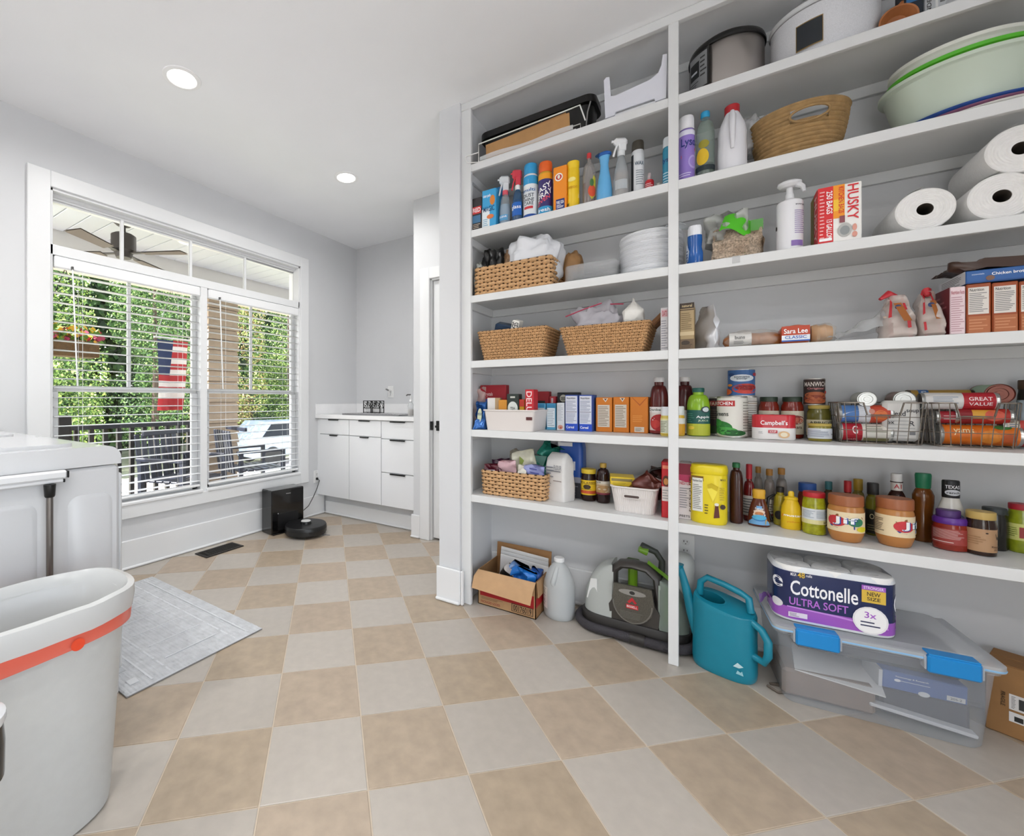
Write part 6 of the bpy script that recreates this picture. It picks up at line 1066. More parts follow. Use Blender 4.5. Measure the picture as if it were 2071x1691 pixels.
deco(q_, lambda u, v, o: (R*(1-.38*v)*1.0*math.sin((u-.5)*2.4)*1.02, -(R*.72*(1.02-.36*v*v)+o)*math.cos((u-.5)*2.4)-.001, h*(.06+.5*v)), [('r', .0, 0, 1, 1, '6ea6d6'), ('e', .5, .5, .42, .3, '2e6cb0'), ('e', .5, .62, .36, .2, 'e8cdb4'), ('e', .5, .6, .22, .1, 'c07a4a'), ('e', .5, .4, .34, .14, '54b0d8'), ('p', [(.72, .04), (1, .1), (.98, .34), (.78, .3)], 'dcae58'), ('t', 'Syrup', .25, .8, .75, .92, 'ffffff')], 'front_label', .0015)
RD('olive_oil_bottle', 'olive yellow bottle with black looped handle behind mustard', 'bottle', 6, 1564, 1592, 985, bot(M('a8962a', .2), '221e1c', .5, .8, .5, .86), d=.19, lab=(.05, .5, '9a8c2a', .99), F=[('e', .4, .5, .2, .25, '2a2622')])
q_ = bpy.data.objects['olive_oil_bottle']; MB().tube([(-.018, -.0, .085), (-.04, -.02, .07), (-.045, -.025, .02), (-.03, -.02, -.02)], .006, BKP).obj('handle', q_, 60, (0, 0, .04))
RD('mustard_bottle', 'yellow squeeze mustard bottle with red banner label', 'bottle', 6, 1578, 1621, 993, [('bottle', M('e6be1c', .3), [(.001, .01), (.92, 0), (1, .02), (1, .45), (.92, .6), (.66, .74), (.6, .77)]), ('cap', M('e9c326', .35), [(.64, .77), (.68, .78), (.64, .84), (.3, .87), (.3, .96), (.2, 1), (.001, 1)])], pyb=1072, sy=.72, lab=(.08, .6, None), F=[('p', [(.2, .62), (.95, .72), (1, .6), (.95, .5), (.15, .46)], 'c4262a'), ('t', 'mustard', .25, .52, .9, .64, 'ffffff'), ('t', 'yellow', .35, .2, .75, .3, 'd98a1a')])
RD('peanut_butter_jar', 'jar with royal blue lid half hidden behind red-lid relish', 'jar', 6, 1613, 1653, 977, jar(M('7a3a24', .3), '2a55a0', .8), d=.24, lab=(.1, .6, '8a3a2a'))
RD('banana_pepper_jar', 'green pepper jar with red lid next to mustard bottle', 'jar', 6, 1622, 1671, 995, jar(M('9a9a1e', .15, 0, 1, .3, 60), 'b8202a', .88, .9, .95), pyb=1083, lab=(.26, .62, 'd8dde2', 1.0), F=[('r', -.5, 0, 1.5, .28, 'd9d29a'), ('l', .1, .4, .5, .9, 6, '8a98a8'), ('l', .52, .4, .92, .9, 6, '8a98a8'), ('t', 'BEST', .72, .08, .9, .18, '4a3a2a')])
RD('sauce_bottle', 'bottle with teal flared cap at back of lowest shelf', 'bottle', 6, 1664, 1688, 974, bot(M('5a4a34', .2), '3f7a80', .5, .78, .55, .82), d=.29)
def jif(lb, px0, px1, pyt, pyb, rz):
    r = RD('peanut_butter_jar', lb, 'jar', 6, px0, px1, pyt, [('jar', M('b57a42', .25), [(.001, .01), (.72, 0), (.82, .02), (.96, .16), (1, .22), (1, .66), (.97, .72), (.93, .76), (.95, .78)]), ('lid', M('9a5a34', .4), [(.94, .78), (.97, .79), (.97, .97), (.93, 1), (.001, 1)])], pyb=pyb, lab=(.23, .66, 'e6d3ae', 1.0), rz=rz, group='peanut butter jars', F=[('p', [(.12, .74), (.3, .88), (.5, .92), (.75, .8), (.78, .7), (.5, .82), (.3, .78), (.16, .64)], '8a5a2a'), ('e', .27, .52, .18, .27, 'c8303a'), ('e', .62, .54, .15, .22, '2f7a55'), ('p', [(.14, .3), (.3, .36), (.6, .34), (.6, .18), (.3, .18), (.18, .22)], '27408f'), ('t', 'Jif', .235, .31, .675, .74, '27408f'), ('t', 'Jif', .23, .345, .66, .765, '3a5fb0'), ('t', 'Jif', .215, .34, .65, .76, 'f4f4f4'), ('e', .74, .2, .11, .13, 'd9c92a'), ('t', 'NET WT', .86, .06, .98, .12, '4a3a2a'), ('l', -.35, .2, -.05, .85, 8, '6a5a46'), ('l', -.45, .06, -.38, .5, 6, '8a7a60'), ('l', 1.05, .2, 1.3, .8, 7, '8a7a60')])
    return r
jif('peanut butter jar with its round fruit-coloured logo facing front', 1673, 1749, 1001, 1099, .0); jif('peanut butter jar turned so the logo sits at its right edge', 1769, 1851, 1007, 1109, 1.0)
RD('hot_sauce_bottle', 'bottle with glossy red cap behind the left peanut butter jar', 'bottle', 6, 1703, 1726, 973, bot(M('6a2a1c', .2), 'b51c24', .5, .74, .6, .78), d=.24)
RD('mustard_bottle', 'bottle with mottled mustard yellow cap behind peanut butter', 'bottle', 6, 1721, 1750, 969, bot(M('7a6a2a', .2), 'b08c22', .5, .74, .6, .78), d=.29)
RD('dressing_bottle', 'oil dressing bottle with ridged black cap between peanut butter jars', 'bottle', 6, 1750, 1781, 977, bot(M('6f6a22', .15), '1c1a1a', .55, .74, .7, .78), d=.22, lab=(.04, .5, '2a2a22', .99), F=[('t', 'OLIVE', .3, .6, .95, .82, 'd9d0a8'), ('l', .2, .1, .95, .4, 3, '8a8460')])
RD('steak_sauce_bottle', 'dark steak sauce bottle with white cap, neck lettered A1', 'bottle', 6, 1789, 1838, 958, [('bottle', M('2a100c', .15), [(.001, .01), (.9, 0), (1, .02), (1, .52), (.9, .6), (.62, .7), (.46, .74)]), ('neck_label', M('d8d2ca', .5), [(.46, .74), (.5, .745), (.5, .87), (.47, .875)]), ('cap', M('e0dedc', .4), [(.48, .875), (.5, .88), (.5, .985), (.46, 1), (.001, 1)])], d=.2)
q_ = bpy.data.objects['steak_sauce_bottle']; x, yf, w, h, z = slot(6, 1789, 1838, 958, .2, rd=True); deco(q_, cyl(w*.25+.0006, h*.13, h*.743), [('t', 'A1', .3, .25, .7, .75, 'b0202a'), ('r', -.5, .93, 1.5, 1.05, '2a1512')])
RD('vinegar_bottle', 'amber ribbed bottle with tall green cap beside peanut butter', 'bottle', 6, 1842, 1890, 957, [('bottle', M('6a3c14', .12), [(.001, .01), (.9, 0), (1, .02), (1, .3), (.86, .42), (.98, .58), (.98, .68), (.8, .74), (.62, .78)]), ('cap', M('1a7a52', .45), [(.64, .78), (.68, .79), (.74, .97), (.68, 1), (.001, 1)])], d=.22, sy=.8)
RD('ranch_bottle', 'white dressing bottle with black lettered cap and blue label', 'bottle', 6, 1888, 1954, 971, [('bottle', M('c9c6be', .2), [(.001, .01), (.9, 0), (1, .02), (1, .42), (.85, .56), (.6, .7), (.54, .74)]), ('cap', M('16171b', .4), [(.56, .74), (.58, .75), (.58, .985), (.54, 1), (.001, 1)])], d=.17, sy=.75, lab=(.3, .56, None), F=[('p', [(.2, 0), (.38, .75), (.55, .95), (.8, .6), (.95, 0)], '2f7fa8'), ('p', [(.3, 0), (.45, .6), (.6, .7), (.8, 0)], '5aa8c4')])
q_ = bpy.data.objects['ranch_bottle']; x, yf, w, h, z = slot(6, 1888, 1954, 971, .17, rd=True); deco(q_, cyl(w*.29+.0006, h*.22, h*.76, .75), [('t', 'TEXAS', .24, .55, .76, .78, 'e6e6ea'), ('e', .52, .28, .3, .2, 'c9ccd2'), ('t', 'ranch', .3, .2, .75, .36, '1c1e24')])
RD('grape_jam_jar', 'jar with dark purple lid behind the purple-lid salsa', 'jar', 6, 1890, 1946, 1031, jar(M('3a1a3a', .2), '4a2a6a', .82), d=.13)
RD('salsa_jar', 'red salsa jar with bright purple lid on lowest shelf front', 'jar', 6, 1884, 1961, 1044, [('jar', M('8a2c20', .15, 0, 1, .15, 40), [(.001, .01), (.85, 0), (.96, .03), (1, .1), (.98, .7), (.95, .76), (.96, .79)]), ('lid', M('5a2a8a', .35), [(.97, .79), (1.0, .81), (1.0, .92), (.9, .98), (.001, 1)])], pyb=1116, lab=(.2, .66, '9a3a34', 1.0), F=[('l', .06, .35, .7, .95, 8, 'c9a8a4'), ('r', .76, .15, .93, .85, 'b9c2d0'), ('l', .78, .2, .91, .8, 7, '5a6a80'), ('l', .06, .08, .6, .22, 1, 'd9c0ba')])
RD('jam_jar', 'dark jam jar with gold lid and tan paper label', 'jar', 6, 1951, 2017, 1034, jar(M('2e1a12', .15), 'bda05a', .83, .92, .97), d=.11, lab=(.1, .62, 'b08a66', 1.0), F=[('p', [(.72, .82), (.92, .86), (.86, .58), (.78, .56)], '2e1f16'), ('t', 'Raspberry', .62, .2, .98, .3, '4a3424'), ('t', 'jam', .68, .1, .9, .17, '4a3424'), ('l', .1, .3, .5, .7, 4, '9a7450'), ('e', .52, .84, .03, .03, '2e1f16')])
RD('dark_jar', 'dark jar with slate lid between tan-label jar and pickles', 'jar', 6, 1983, 2040, 1027, jar(M('1e1c18', .2), '33393a', .86), d=.22)
RD('pickle_jar', 'tall green pickle jar with red lid at right frame edge', 'jar', 6, 2036, 2094, 1019, jar(M('8c9620', .15, 0, 1, .25, 40), 'b02030', .88, .9, .94), pyb=1120, lab=(.26, .6, 'cfd07a', 1.0), F=[('r', .36, .15, .6, .8, '9a3a3a'), ('l', .08, .2, .32, .8, 5, '7a8a2a')])
# ---------------------------------------------------------------- floor bay
x0, x1 = -1.078, -.752; w = x1-x0; xc = (x0+x1)/2; dB = .26
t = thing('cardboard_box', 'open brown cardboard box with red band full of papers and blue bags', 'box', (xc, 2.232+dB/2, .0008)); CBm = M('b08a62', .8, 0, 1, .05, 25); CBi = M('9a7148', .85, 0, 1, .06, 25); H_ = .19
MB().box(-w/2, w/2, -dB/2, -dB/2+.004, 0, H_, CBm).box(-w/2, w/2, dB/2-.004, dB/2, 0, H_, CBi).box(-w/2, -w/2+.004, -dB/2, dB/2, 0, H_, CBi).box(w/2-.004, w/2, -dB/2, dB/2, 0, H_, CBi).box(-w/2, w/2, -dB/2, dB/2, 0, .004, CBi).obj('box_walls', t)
MB().loop([[(-w/2, -dB/2, H_), (w/2, -dB/2, H_)], [(-w/2-.012, -dB/2-.03, H_-.03), (w/2-.005, -dB/2-.03, H_-.035)], [(-w/2-.012, -dB/2-.055, H_-.088), (w/2-.01, -dB/2-.055, H_-.1)]], M('c09a72', .8, 0, 1, .04, 25), close=False).obj('front_flap', t, 20)
MB().box(-w/2, w/2, -.002, .002, 0, .085, CBi).obj('back_flap', t, 35, (0, dB/2, H_)).rotation_euler = (-.12, 0, 0)
MB().box(-.002, .002, -dB/2+.01, dB/2-.01, -.08, 0, CBm).obj('side_flap', t, 35, (w/2+.003, 0, H_)).rotation_euler = (0, -.08, 0)
deco(t, flat(w, H_, dB/2), [('r', .04, .27, .97, .62, 'a8141a'), ('l', .06, .17, .5, .25, 3, '6a4a2a'), ('t', 'PACKAGED GOODS', .06, .07, .4, .14, '8a2a20'), ('r', .6, .06, .96, .28, '2a2018'), ('r', .61, .075, .95, .265, 'a9835c'), ('t', '00176019', .63, .09, .93, .25, '2a2018')]); deco(t, sideR(dB, H_, w/2), [('r', 0, .3, 1, .55, 'a8141a')])
for i in range(3):
    o = MB().box(-.14, .14, -.004, .004, 0, .245-.015*i, M(('d6d4d2', 'c9c8c8', 'dcdad8')[i], .7), .002).obj('envelope', None, 35, (xc+.006+.008*i, 2.232+dB-.03-.022*i, .014)); o.rotation_euler = (.03, .06, 0); tag(o, ('tallest pale envelope at the back of the cardboard box', 'grey envelope with dark slot, middle of the box\'s papers', 'front white envelope behind the blue bags in the box')[i], 'envelope')
    deco(o, flat(.28, .245-.015*i, .004), [('r', .2, .8, .9, .83, '6a6866'), ('l', .3, .4, .9, .7, 4, 'b8b6b4')])
o = MB().loop([[(a, b, zz) for a, b in rrect(.09*s, .05*s, .02)] for s, zz in ((.9, 0), (1, .01), (1, .11), (.9, .125))], M('cfcac8', .4), True, True).loop([[(a*1.01, b*1.01, zz) for a, b in rrect(.09, .05, .02)] for zz in (.06, .108)], M('1c1a1a', .4)).obj('wipes_pack', None, 40, (xc-.06, 2.232+.09, .1)); o.rotation_euler = (.3, .55, .3); tag(o, 'white and black rounded pack leaning in the cardboard box', 'pack')
def bb(lb, dx, dy, z_, w_, h_, col, le, sd, F=()):
    b = MB(); pouch(b, w_, h_, .05, M(col, .25, .1), sd, 1.2, .6); o = b.obj('ice_pack_bag', None, 60, (xc+dx, 2.232+dy, z_)); o.rotation_euler = le; tag(o, lb, 'bag')
    if F: deco(o, lambda u, v, q: ((u-.5)*w_*.7, -.025*(1-v)**.6-.006-q, h_*(.1+.75*v)), F, eps=.004)
bb('bright blue crinkled bag at the front right of cardboard box', .07, .045, .09, .12, .15, '2470c0', (.1, .2, 0), 2, [('e', .3, .6, .06, .1, 'dfe8f4'), ('p', [(.5, 0), (.9, .35), (.95, 0)], 'd5dde6')]); bb('blue and white patterned bag in middle of cardboard box', -.02, .115, .1, .1, .14, '6a8ab8', (.1, .5, .1), 5, [('t', 'GO', .2, .3, .8, .7, '1a3060')]); bb('dark blue bag at the right of the cardboard box', .118, .115, .1, .06, .13, '1f4a90', (.1, .15, 0), 8)
tag(MB().box(-.06, .06, -.04, .04, 0, .02, M('1a1614', .8), .008).obj('dark_pouch', None, 35, (xc-.09, 2.232+.05, .14)), 'black pouch in the left corner of the cardboard box', 'pouch')
x, yf, w, h, z = slot(0, 1102, 1166, 1128, pyb=1260, rd=True); R = w/2
t = thing('gallon_jug', 'translucent gallon jug with white cap standing beside cardboard box', 'jug', (x-.006, yf+R, .0008)); JT = M('d3d6d6', .35, 0, .62)
MB().lathe([(.001, .003), (R*.9, 0), (R*.98, .012), (R, .03), (R, h*.52), (R*.97, h*.58), (R*.82, h*.7), (R*.58, h*.83), (R*.34, h*.9), (R*.27, h*.92), (R*.27, h*.95)], JT, 40).obj('jug_body', t, 50)
MB().lathe([(.001, .006), (R*.94, .006), (R*.96, .03), (R*.96, h*.44), (.001, h*.44)], M('c4c9cb', .2, 0, .8), 36).obj('liquid', t, 50)
MB().lathe([(R*.29, h*.93), (R*.33, h*.935), (R*.33, h*.99), (R*.3, h), (.001, h)], M('e9e9e9', .4), 24).obj('cap', t); MB().tube([(-R*.1, -R*.78, h*.56), (-R*.15, -R*.92, h*.62), (-R*.05, -R*.8, h*.74), (0, -R*.45, h*.86)], [.012, .014, .012, .01], JT, 10).obj('handle', t, 60)
deco(t, cyl(R+.0004, h*.36, h*.16), [('r', -.02, 0, .33, 1, 'e2e2e0'), ('l', .02, .06, .3, .94, 13, '5a5a5a'), ('r', -.16, .1, -.06, .9, '8a4a42')])
# portable carpet cleaner
t = thing('carpet_cleaner', 'grey and green portable carpet cleaner with hose around its base', 'carpet cleaner', (-.318, 2.38, .0008)); DG = M('3e3a36', .4); TR_ = M('b9bdb9', .2, 0, .85)
MB().loop([[(a, b, zz) for a, b in rrect(.47*s, .2*s2, .09)] for s, s2, zz in ((.95, .95, .012), (1, 1, .03), (1, 1, .075), (.96, .95, .085))], M('2b2826', .5), True, True).obj('base', t, 40)
MB().tube([(a, b, .03) for a, b in resample(rrect(.50, .235, .105), 70)], .021, M('38353a', .6, 0, 1, .1, 90, .8, bsc=300), 10, True).obj('hose', t, 60)
MB().lathe([(.001, 0), (.024, 0), (.024, .06), (.001, .06)], M('2b2826', .5), 16).xf(Matrix.Rotation(PI/2, 4, 'Y')).obj('hose_clip', t, 40, (-.0, -.119, .032))
def dome(x0, x1, h0, side):
    P = []
    for j in range(9):
        a = PI/2*j/8; R = []
        for i in range(25):
            b = PI*i/24
            R.append((x0+(x1-x0)*math.sin(b)**.6*math.cos(a*.96), .088*math.cos(b)*(1-.25*math.sin(a)), .082+h0*math.sin(a)))
        P.append(R)
    return P
MB().loop(dome(-.085, -.225, .25, 0), TR_, close=False).box(-.09, -.08, -.07, .07, .085, .3, TR_).obj('clean_tank', t, 60)
MB().loop([[(-.205-.0, -.045, .14), (-.17, -.062, .14), (-.15, -.07, .17), (-.155, -.064, .25), (-.185, -.05, .24)], [(-.207, -.05, .14), (-.172, -.067, .14), (-.152, -.075, .17), (-.157, -.069, .25), (-.187, -.055, .24)]], M('dfe1df', .3), True, True).obj('tank_emboss', t)
CP = [(-.09, .08), (.11, .08), (.125, .2), (.11, .29), (.09, .32), (-.06, .32), (-.085, .29), (-.095, .2)]
MB().prism(CP[:2]+[(.118, .15), (.085, .2), (-.07, .2), (-.098, .15)], -.085, .085, DG, 'y').obj('motor_housing', t, 40)
MB().tube([(-.088, 0, .09), (-.092, 0, .2), (-.085, 0, .3), (-.05, 0, .335), (.0, 0, .342), (.06, 0, .335), (.1, 0, .3), (.112, 0, .2), (.108, 0, .09)], .02, M('46423f', .4), 10).xf(Matrix.Diagonal((1, 2.4, 1, 1))).obj('carry_handle', t, 60, (0, -.02, 0))
MB().prism([(-.075, .26), (.085, .26), (.095, .19), (.085, .135), (.05, .098), (.005, .088), (-.04, .098), (-.07, .135), (-.08, .19)], -.094, -.08, M('5d5a52', .35, .3, 1, .2, 200), 'y').obj('front_panel', t, 40)
MB().tube([(.082*math.cos(a)+.005, -.092, .182+.094*math.sin(a)) for a in [PI+PI*i/16 for i in range(17)]], .004, M('8a8780', .3, .5), 6).obj('panel_trim', t, 60)
deco(t, flat(.17, .17, .0945, .09, .005), [('e', .5, .82, .34, .08, '8f8c86'), ('e', .5, .82, .07, .05, '2a2826'), ('p', [(.38, .56), (.5, .7), (.62, .56), (.57, .52), (.5, .6), (.43, .52)], 'b8242c'), ('r', .35, .38, .65, .5, 'b8242c'), ('t', 'BISSELL', .37, .41, .63, .47, 'f0e0e0'), ('l', .2, .1, .8, .3, 5, '74716a')])
MB().loop(dome(.115, .235, .22, 1), M('8f9a90', .15, 0, .62), close=False).box(.11, .118, -.07, .07, .085, .28, M('9aa49a', .3)).obj('dirty_tank', t, 60); MB().loop([[(.13, -.06, .1), (.16, -.06, .1), (.2, -.03, .2), (.165, -.04, .27), (.13, -.05, .28)], [(.13, -.05, .1), (.16, -.05, .1), (.2, -.02, .2), (.165, -.03, .27), (.13, -.04, .28)]], M('6fa03a', .3), True, True).obj('green_tank_insert', t)
GRN = M('6f9a2a', .4)
MB().box(-.03, .01, .02, .06, .2, .32, M('7fae2c', .35), .01).box(-.045, .025, .01, .07, .315, .345, M('4d6a24', .4), .012).obj('brush_grip', t); MB().tube([(.11, .045, .26), (.115, .045, .36), (.09, .04, .40), (.03, .02, .425)], [.016, .014, .014, .018], M('3a3d38', .5), 10).tube([(.055, .02, .40), (.02, .01, .41)], [.02, .014], GRN, 8).obj('spray_wand', t, 60); MB().grid(lambda a, c: (.06+.1*a, -.03+.05*c, .36-.07*a), 4, 3, M('86c22c', .4)).obj('green_strap', t, 60)
MB().lathe([(.001, 0), (.045, 0), (.052, .02), (.052, .16), (.04, .19), (.02, .2), (.001, .2)], M('c3c6c2', .3, 0, .9), 24, (.195, .055, .215)).obj('formula_bottle', t, 50)
# watering can
x, yf, w, h, z = slot(0, 1407, 1552, 1240, pyb=1378); 
TE = M('15829a', .35, 0, 1, .03, 20); bw, bd = .225, .135; bh = .285
t = thing('watering_can', 'teal plastic watering can with top handle and long spout', 'watering can', (.036, 2.27, .0008), -.3)
def ovl(s, zz, ty=1.): return [(bw/2*s*math.copysign(abs(math.cos(a))**.75, math.cos(a)), bd/2*s*ty*math.copysign(abs(math.sin(a))**.8, math.sin(a)), zz) for a in [2*PI*i/48 for i in range(48)]]
sl = lambda R: [(a, b, zz+.02*(-a/(bw/2))+.2*b) for a, b, zz in R]
hole = [(-.045+.05*math.cos(a), -.008+.036*math.sin(a), bh+.013) for a in [2*PI*i/48 for i in range(48)]]
MB().loop([ovl(.93, 0), ovl(.98, .008), ovl(1, .03), ovl(.99, bh*.6), ovl(.985, bh*.9), sl(ovl(.98, bh-.012)), sl(ovl(.94, bh)), [(a, b, bh+.02*(-a/(bw/2))+.2*b+.001) for a, b, c in hole], [(a, b, bh-.05) for a, b, c in hole]], TE, True, True).obj('body', t, 50)
MB().loop([[(a*1.12-.0+.006, b*1.12, bh+.02*(-a/(bw/2))+.2*b+.002) for a, b, c in hole], [(a*1.0, b, bh+.02*(-a/(bw/2))+.2*b+.004) for a, b, c in hole], [(a, b, bh-.03) for a, b, c in hole]], TE).obj('fill_rim', t, 60)
MB().loop([[(a, b, bh-.028) for a, b, c in hole], [(a*.5-.022, b*.5, bh-.0285) for a, b, c in hole]], M('06303c', .5), False, True).obj('opening', t, 50)  # dark disc, the shade inside the filler hole put into its colour
MB().tube([(-.09, 0, bh+.005), (-.085, 0, bh+.06), (-.06, 0, bh+.085), (0, 0, bh+.075), (.055, 0, bh+.06), (.085, 0, bh+.045), (.092, 0, bh-.01)], .013, TE, 12).obj('top_handle', t, 60)
MB().tube([(.095, -.02, bh-.035), (.135, -.03, bh-.055), (.155, -.035, bh-.09), (.155, -.035, .14), (.142, -.03, .108), (.1, -.02, .115)], .014, TE, 12).obj('back_handle', t, 60)
MB().tube([(-.09, 0, .12), (-.115, -.005, .2), (-.132, -.015, .28), (-.147, -.022, .35), (-.16, -.03, .395)], [.03, .024, .018, .014, .015], TE, 14).obj('spout', t, 60); MB().lathe([(.001, 0), (.022, 0), (.016, -.02)], TE, 18, (-.163, -.031, .405)).obj('spout_rose', t, 60)
deco(t, lambda u, v, o: (.05+u*.05, -.062-o, .04+v*.05), [('p', [(0, .5), (.3, .9), (.7, .7), (.4, .5)], 'c4e0e6'), ('p', [(.2, .0), (.3, .3), (.5, .2), (.6, .35), (.7, 0)], '9acbd6')], eps=.004)
tag(MB().tube([(-.01, 0, .006), (.02, -.03, .006), (.045, -.01, .006), (.03, .03, .006), (.0, .02, .006), (.06, .06, .006)], .005, M('6a5f56', .6)).obj('appliance_cord', None, 60, (.185, 2.235, .0006)), 'grey cord loop on the floor behind the watering can', 'cord')
# storage tote
x0, x1 = .195, .712; xc = (x0+x1)/2; W_, D_ = .505, .335; TH = .29
t = thing('storage_tote', 'clear plastic storage tote with two blue latches on the floor', 'storage tote', (xc, 2.195+D_/2, .0008), .1); TP = glassmat('tote_plastic', (.86, .87, .89), .15); TPm = M('c2c7ce', .22, 0, .34); TPl = M('e0e4e9', .3, 0, .5)
MB().loop([[(a, b, zz) for a, b in rrect(W_*s, D_*s2, .03)] for s, s2, zz in ((.97, .97, 0), (1, 1, .012), (1.08, 1.1, TH-.03), (1.12, 1.15, TH-.028), (1.12, 1.15, TH-.004))], TPm, True).obj('tub', t, 50)
MB().loop([[(a, b, zz) for a, b in rrect(W_*s, D_*s2, .03)] for s, s2, zz in ((1.13, 1.17, TH-.02), (1.15, 1.2, TH-.016), (1.15, 1.2, TH+.002), (1.12, 1.15, TH+.006), (1.06, 1.06, TH+.003), (1.0, .98, TH+.012), (.98, .96, TH+.012))], TPl, False, True).obj('lid', t, 50)
MB().loop([[(a, b, zz) for a, b in rrect(W_*s, D_*s2, .03)] for s, s2, zz in ((1.152, 1.203, TH-.014), (1.156, 1.208, TH-.011), (1.152, 1.203, TH-.008))], M('8fc0e6', .3)).obj('gasket', t, 50)
LB_ = M('1488d0', .35)
for a in (-.168, .165):
    MB().box(a-.06, a+.06, -D_*.6-.014, -D_*.6+.006, TH-.052, TH+.006, LB_, .005).box(a-.058, a+.058, -D_*.6-.012, -D_*.5, TH+.004, TH+.01, LB_, .002).obj('latch', t)
    MB().box(a-.066, a-.0605, -D_*.6-.008, -D_*.52, TH-.045, TH, TPl, .002).obj('latch_mount', t); MB().box(a+.0605, a+.066, -D_*.6-.008, -D_*.52, TH-.045, TH, TPl, .002).obj('latch_mount', t)
Tm = Matrix.Translation((xc, 2.195+D_/2, .0008)) @ Matrix.Rotation(.1, 4, 'Z')
def intote(o, lb, cat, loc, rot=(0, 0, 0)): o.location = Tm @ Vector(loc); o.rotation_euler = (rot[0], rot[1], rot[2]+.1); tag(o, lb, cat); return o
intote(MB().box(-.13, .13, -.1, .1, 0, .1, M('8a7666', .8, 0, 1, .08, 20), .01).obj('kraft_box'), 'tan box at left inside the clear storage tote', 'box', (-.12, -.03, .006))
intote(MB().box(-.11, .13, -.09, .1, 0, .004, M('eeeeec', .7), .001).obj('paper_sheet'), 'loose white paper on the tan box in storage tote', 'paper', (-.09, -.05, .109), (.12, .03, -.15))
intote(MB().box(-.23, .23, -.12, .09, .0, .09, M('5c5d63', .7, 0, 1, .1, 12), .02).obj('folded_blanket'), 'dark grey folded fabric lying high inside the storage tote', 'blanket', (.02, .03, .172))
o = intote(MB().box(-.105, .105, -.06, .06, 0, .062, M('3d66ae', .45), .003).obj('book_box'), 'blue box lettered in white inside the storage tote', 'box', (.13, -.05, .1095), (0, .03, .06)); deco(o, flat(.21, .062, .06), [('t', 'Technology & Research', .15, .7, .55, .8, 'e6ecf6'), ('l', .22, .52, .6, .6, 1, 'c9d6ee'), ('e', .18, .55, .04, .08, 'e6ecf6'), ('e', .5, .08, .07, .14, 'd9dee6'), ('r', .76, .08, .97, .34, 'dcdfe4'), ('t', '205-2', .8, .15, .93, .27, '555a66')]); MB().box(-.115, -.1055, -.06, .06, 0, .06, M('d6d9de', .6)).obj('page_edge', o)
intote(MB().box(-.1, .12, -.09, .08, 0, .1, M('4a4a52', .7), .01).obj('dark_case'), 'dark case under the blue box in storage tote', 'case', (.13, -.005, .008))
intote(MB().box(-.13, .13, -.018, .018, 0, .012, M('d8dade', .5), .003).obj('cardboard_strip'), 'white strip slanting along the floor of storage tote', 'strip', (.12, -.118, .03), (0, .1, .0))
# toilet paper pack on the tote
x, yf, w, h, z = .345, 2.12, .335, .215, TH+.0145
w, D, r = .338, .2, .06
t = thing('toilet_paper_pack', 'navy and purple wrapped pack of toilet paper on the storage tote', 'toilet paper', (.352, 2.178+.1, z), .09)
NV = M('1d2a55', .22, 0, 1, .06, 30, .05); PU = M('a05ac0', .25); WF = M('d9dce0', .3)
MB().loop([[(a, b, zz) for a, b in rrect(w-q, D-q, r)] for q, zz in ((.02, 0), (.004, .004), (0, .012))], WF, True).loop([[(a, b, zz) for a, b in rrect(w, D, r, 10)] for zz in (.012, .055)], PU).loop([[(a, b, zz) for a, b in rrect(w, D, r, 10)] for zz in (.055, .188)], NV).loop([[(a, b, zz) for a, b in rrect(w-q, D-q, r)] for q, zz in ((0, .188), (.002, .2), (.012, .208))], WF).obj('wrap', t, 40)
MB().loop([[(a, b, zz) for a, b in rrect(w-q, D-q, r)] for q, zz in ((.012, .208), (.03, .211), (.1, .209))], M('dfe0e2', .2, 0, .35), False, True).obj('wrap_top', t, 40)
for i in range(3):
    for j in range(2): MB().lathe([(.017, .19), (.017, .206), (.05, .208), (.053, .203), (.053, .19)], M('ecebe9', .9), 28, (-.11+.11*i, -.047+.094*j, 0)).lathe([(.001, .196), (.017, .196)], M('6a6460'), 16, (-.11+.11*i, -.047+.094*j, 0)).obj('roll', t, 40)
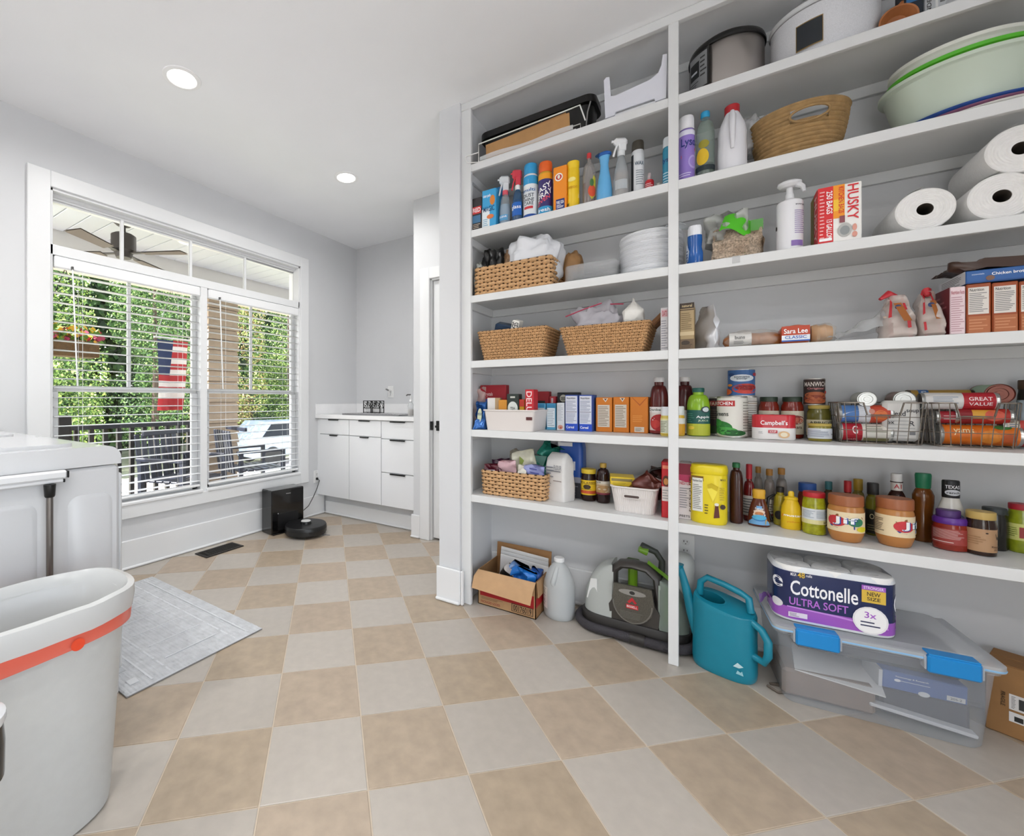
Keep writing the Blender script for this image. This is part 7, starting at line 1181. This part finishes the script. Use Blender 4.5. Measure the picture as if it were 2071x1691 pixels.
deco(t, flat(w, .2, D/2), [('t', 'Cottonelle', .13, .52, .675, .79, 'f4f4f8'), ('t', 'ULTRA SOFT', .12, .33, .60, .47, 'b36ad0'), ('p', [(.1, .28), (.1, .3), (.5, .27), (.9, .2), (.9, .17), (.5, .24)], 'c78ade'), ('t', 'MEGA', .13, .87, .18, .93, 'e8e8ee'), ('t', '48', .19, .85, .25, .95, 'e0b93a'), ('t', 'rolls', .26, .88, .31, .93, 'e8e8ee'), ('r', .70, .82, .88, .90, 'a05ac0'), ('t', 'STRONGER', .715, .835, .865, .885, 'f0e0f6'), ('r', .70, .60, .88, .82, 'd9b542'), ('t', 'NEW', .74, .72, .84, .79, '3a3020'), ('t', 'SIZE', .74, .64, .84, .7, '3a3020'), ('e', .765, .29, .135, .24, 'e4e2e6'), ('e', .765, .29, .12, .215, 'f2f1f2'), ('t', '3x', .72, .33, .81, .44, 'a05ac0'), ('l', .69, .17, .85, .29, 2, '2a2f55'), ('r', .11, .11, .27, .2, 'e0d6e6'), ('l', .12, .12, .21, .19, 3, '5a4a6a')])
deco(t, lambda u, v, o: (w/2-r+(r+o)*math.sin(u*PI/2), -D/2+r-(r+o)*math.cos(u*PI/2), .2*v), [('t', 'C', .55, .45, .95, .75, 'f4f4f8'), ('t', 'SOFT', .7, .12, .95, .4, 'b36ad0', -90)]); deco(t, lambda u, v, o: (-w/2+r-(r+o)*math.cos(u*PI/2), -D/2+r-(r+o)*math.sin(u*PI/2), .2*v), [('t', 'e', .15, .6, .6, .8, 'f4f4f8'), ('e', .35, .3, .25, .08, 'e4e2e6')])
MB().grid(lambda a, c: (-w/2-.03*a, .01+.02*(c-.5), .04+.012*math.sin(a*5)+.03*(c-.5)*a), 4, 4, M('5a3a7a', .3)).obj('wrap_tail', t, 60)
# cardboard box at right edge
w, d, h = .3, .135, .235; ca, sa = math.cos(math.radians(-25)), math.sin(math.radians(-25))
t = thing('cardboard_box', 'closed brown cardboard box with white labels at right frame edge', 'box', (.773+ca*w/2-sa*d/2, 2.392+sa*w/2+ca*d/2, .0008), math.radians(-25)); K1 = M('9c7347', .8, 0, 1, .06, 20)
MB().box(-w/2, w/2, -d/2, d/2, 0, h, K1, .003).obj('carton', t); MB().box(-w/2+.002, w/2-.002, -d/2, -.002, h, h+.004, M('8a6238', .8), .001).obj('top_flap', t); MB().box(-w/2+.002, w/2-.002, .002, d/2, h, h+.004, M('8a6238', .8), .001).obj('top_flap', t)
deco(t, flat(w, h, d/2), [('r', .165, .40, .75, .62, 'e2e0de'), ('l', .18, .42, .21, .6, 9, '6a6a6a'), ('r', .23, .43, .3, .58, '3a3a3a'), ('l', .32, .43, .7, .58, 6, '7a7a7a'), ('r', .165, .23, .6, .37, 'e2e0de'), ('r', .2, .25, .26, .32, '2a2a2a'), ('t', 'FRAGILE', .11, .42, .14, .62, '3a2a18', 90), ('l', .3, .25, .55, .33, 3, '7a7a7a')])
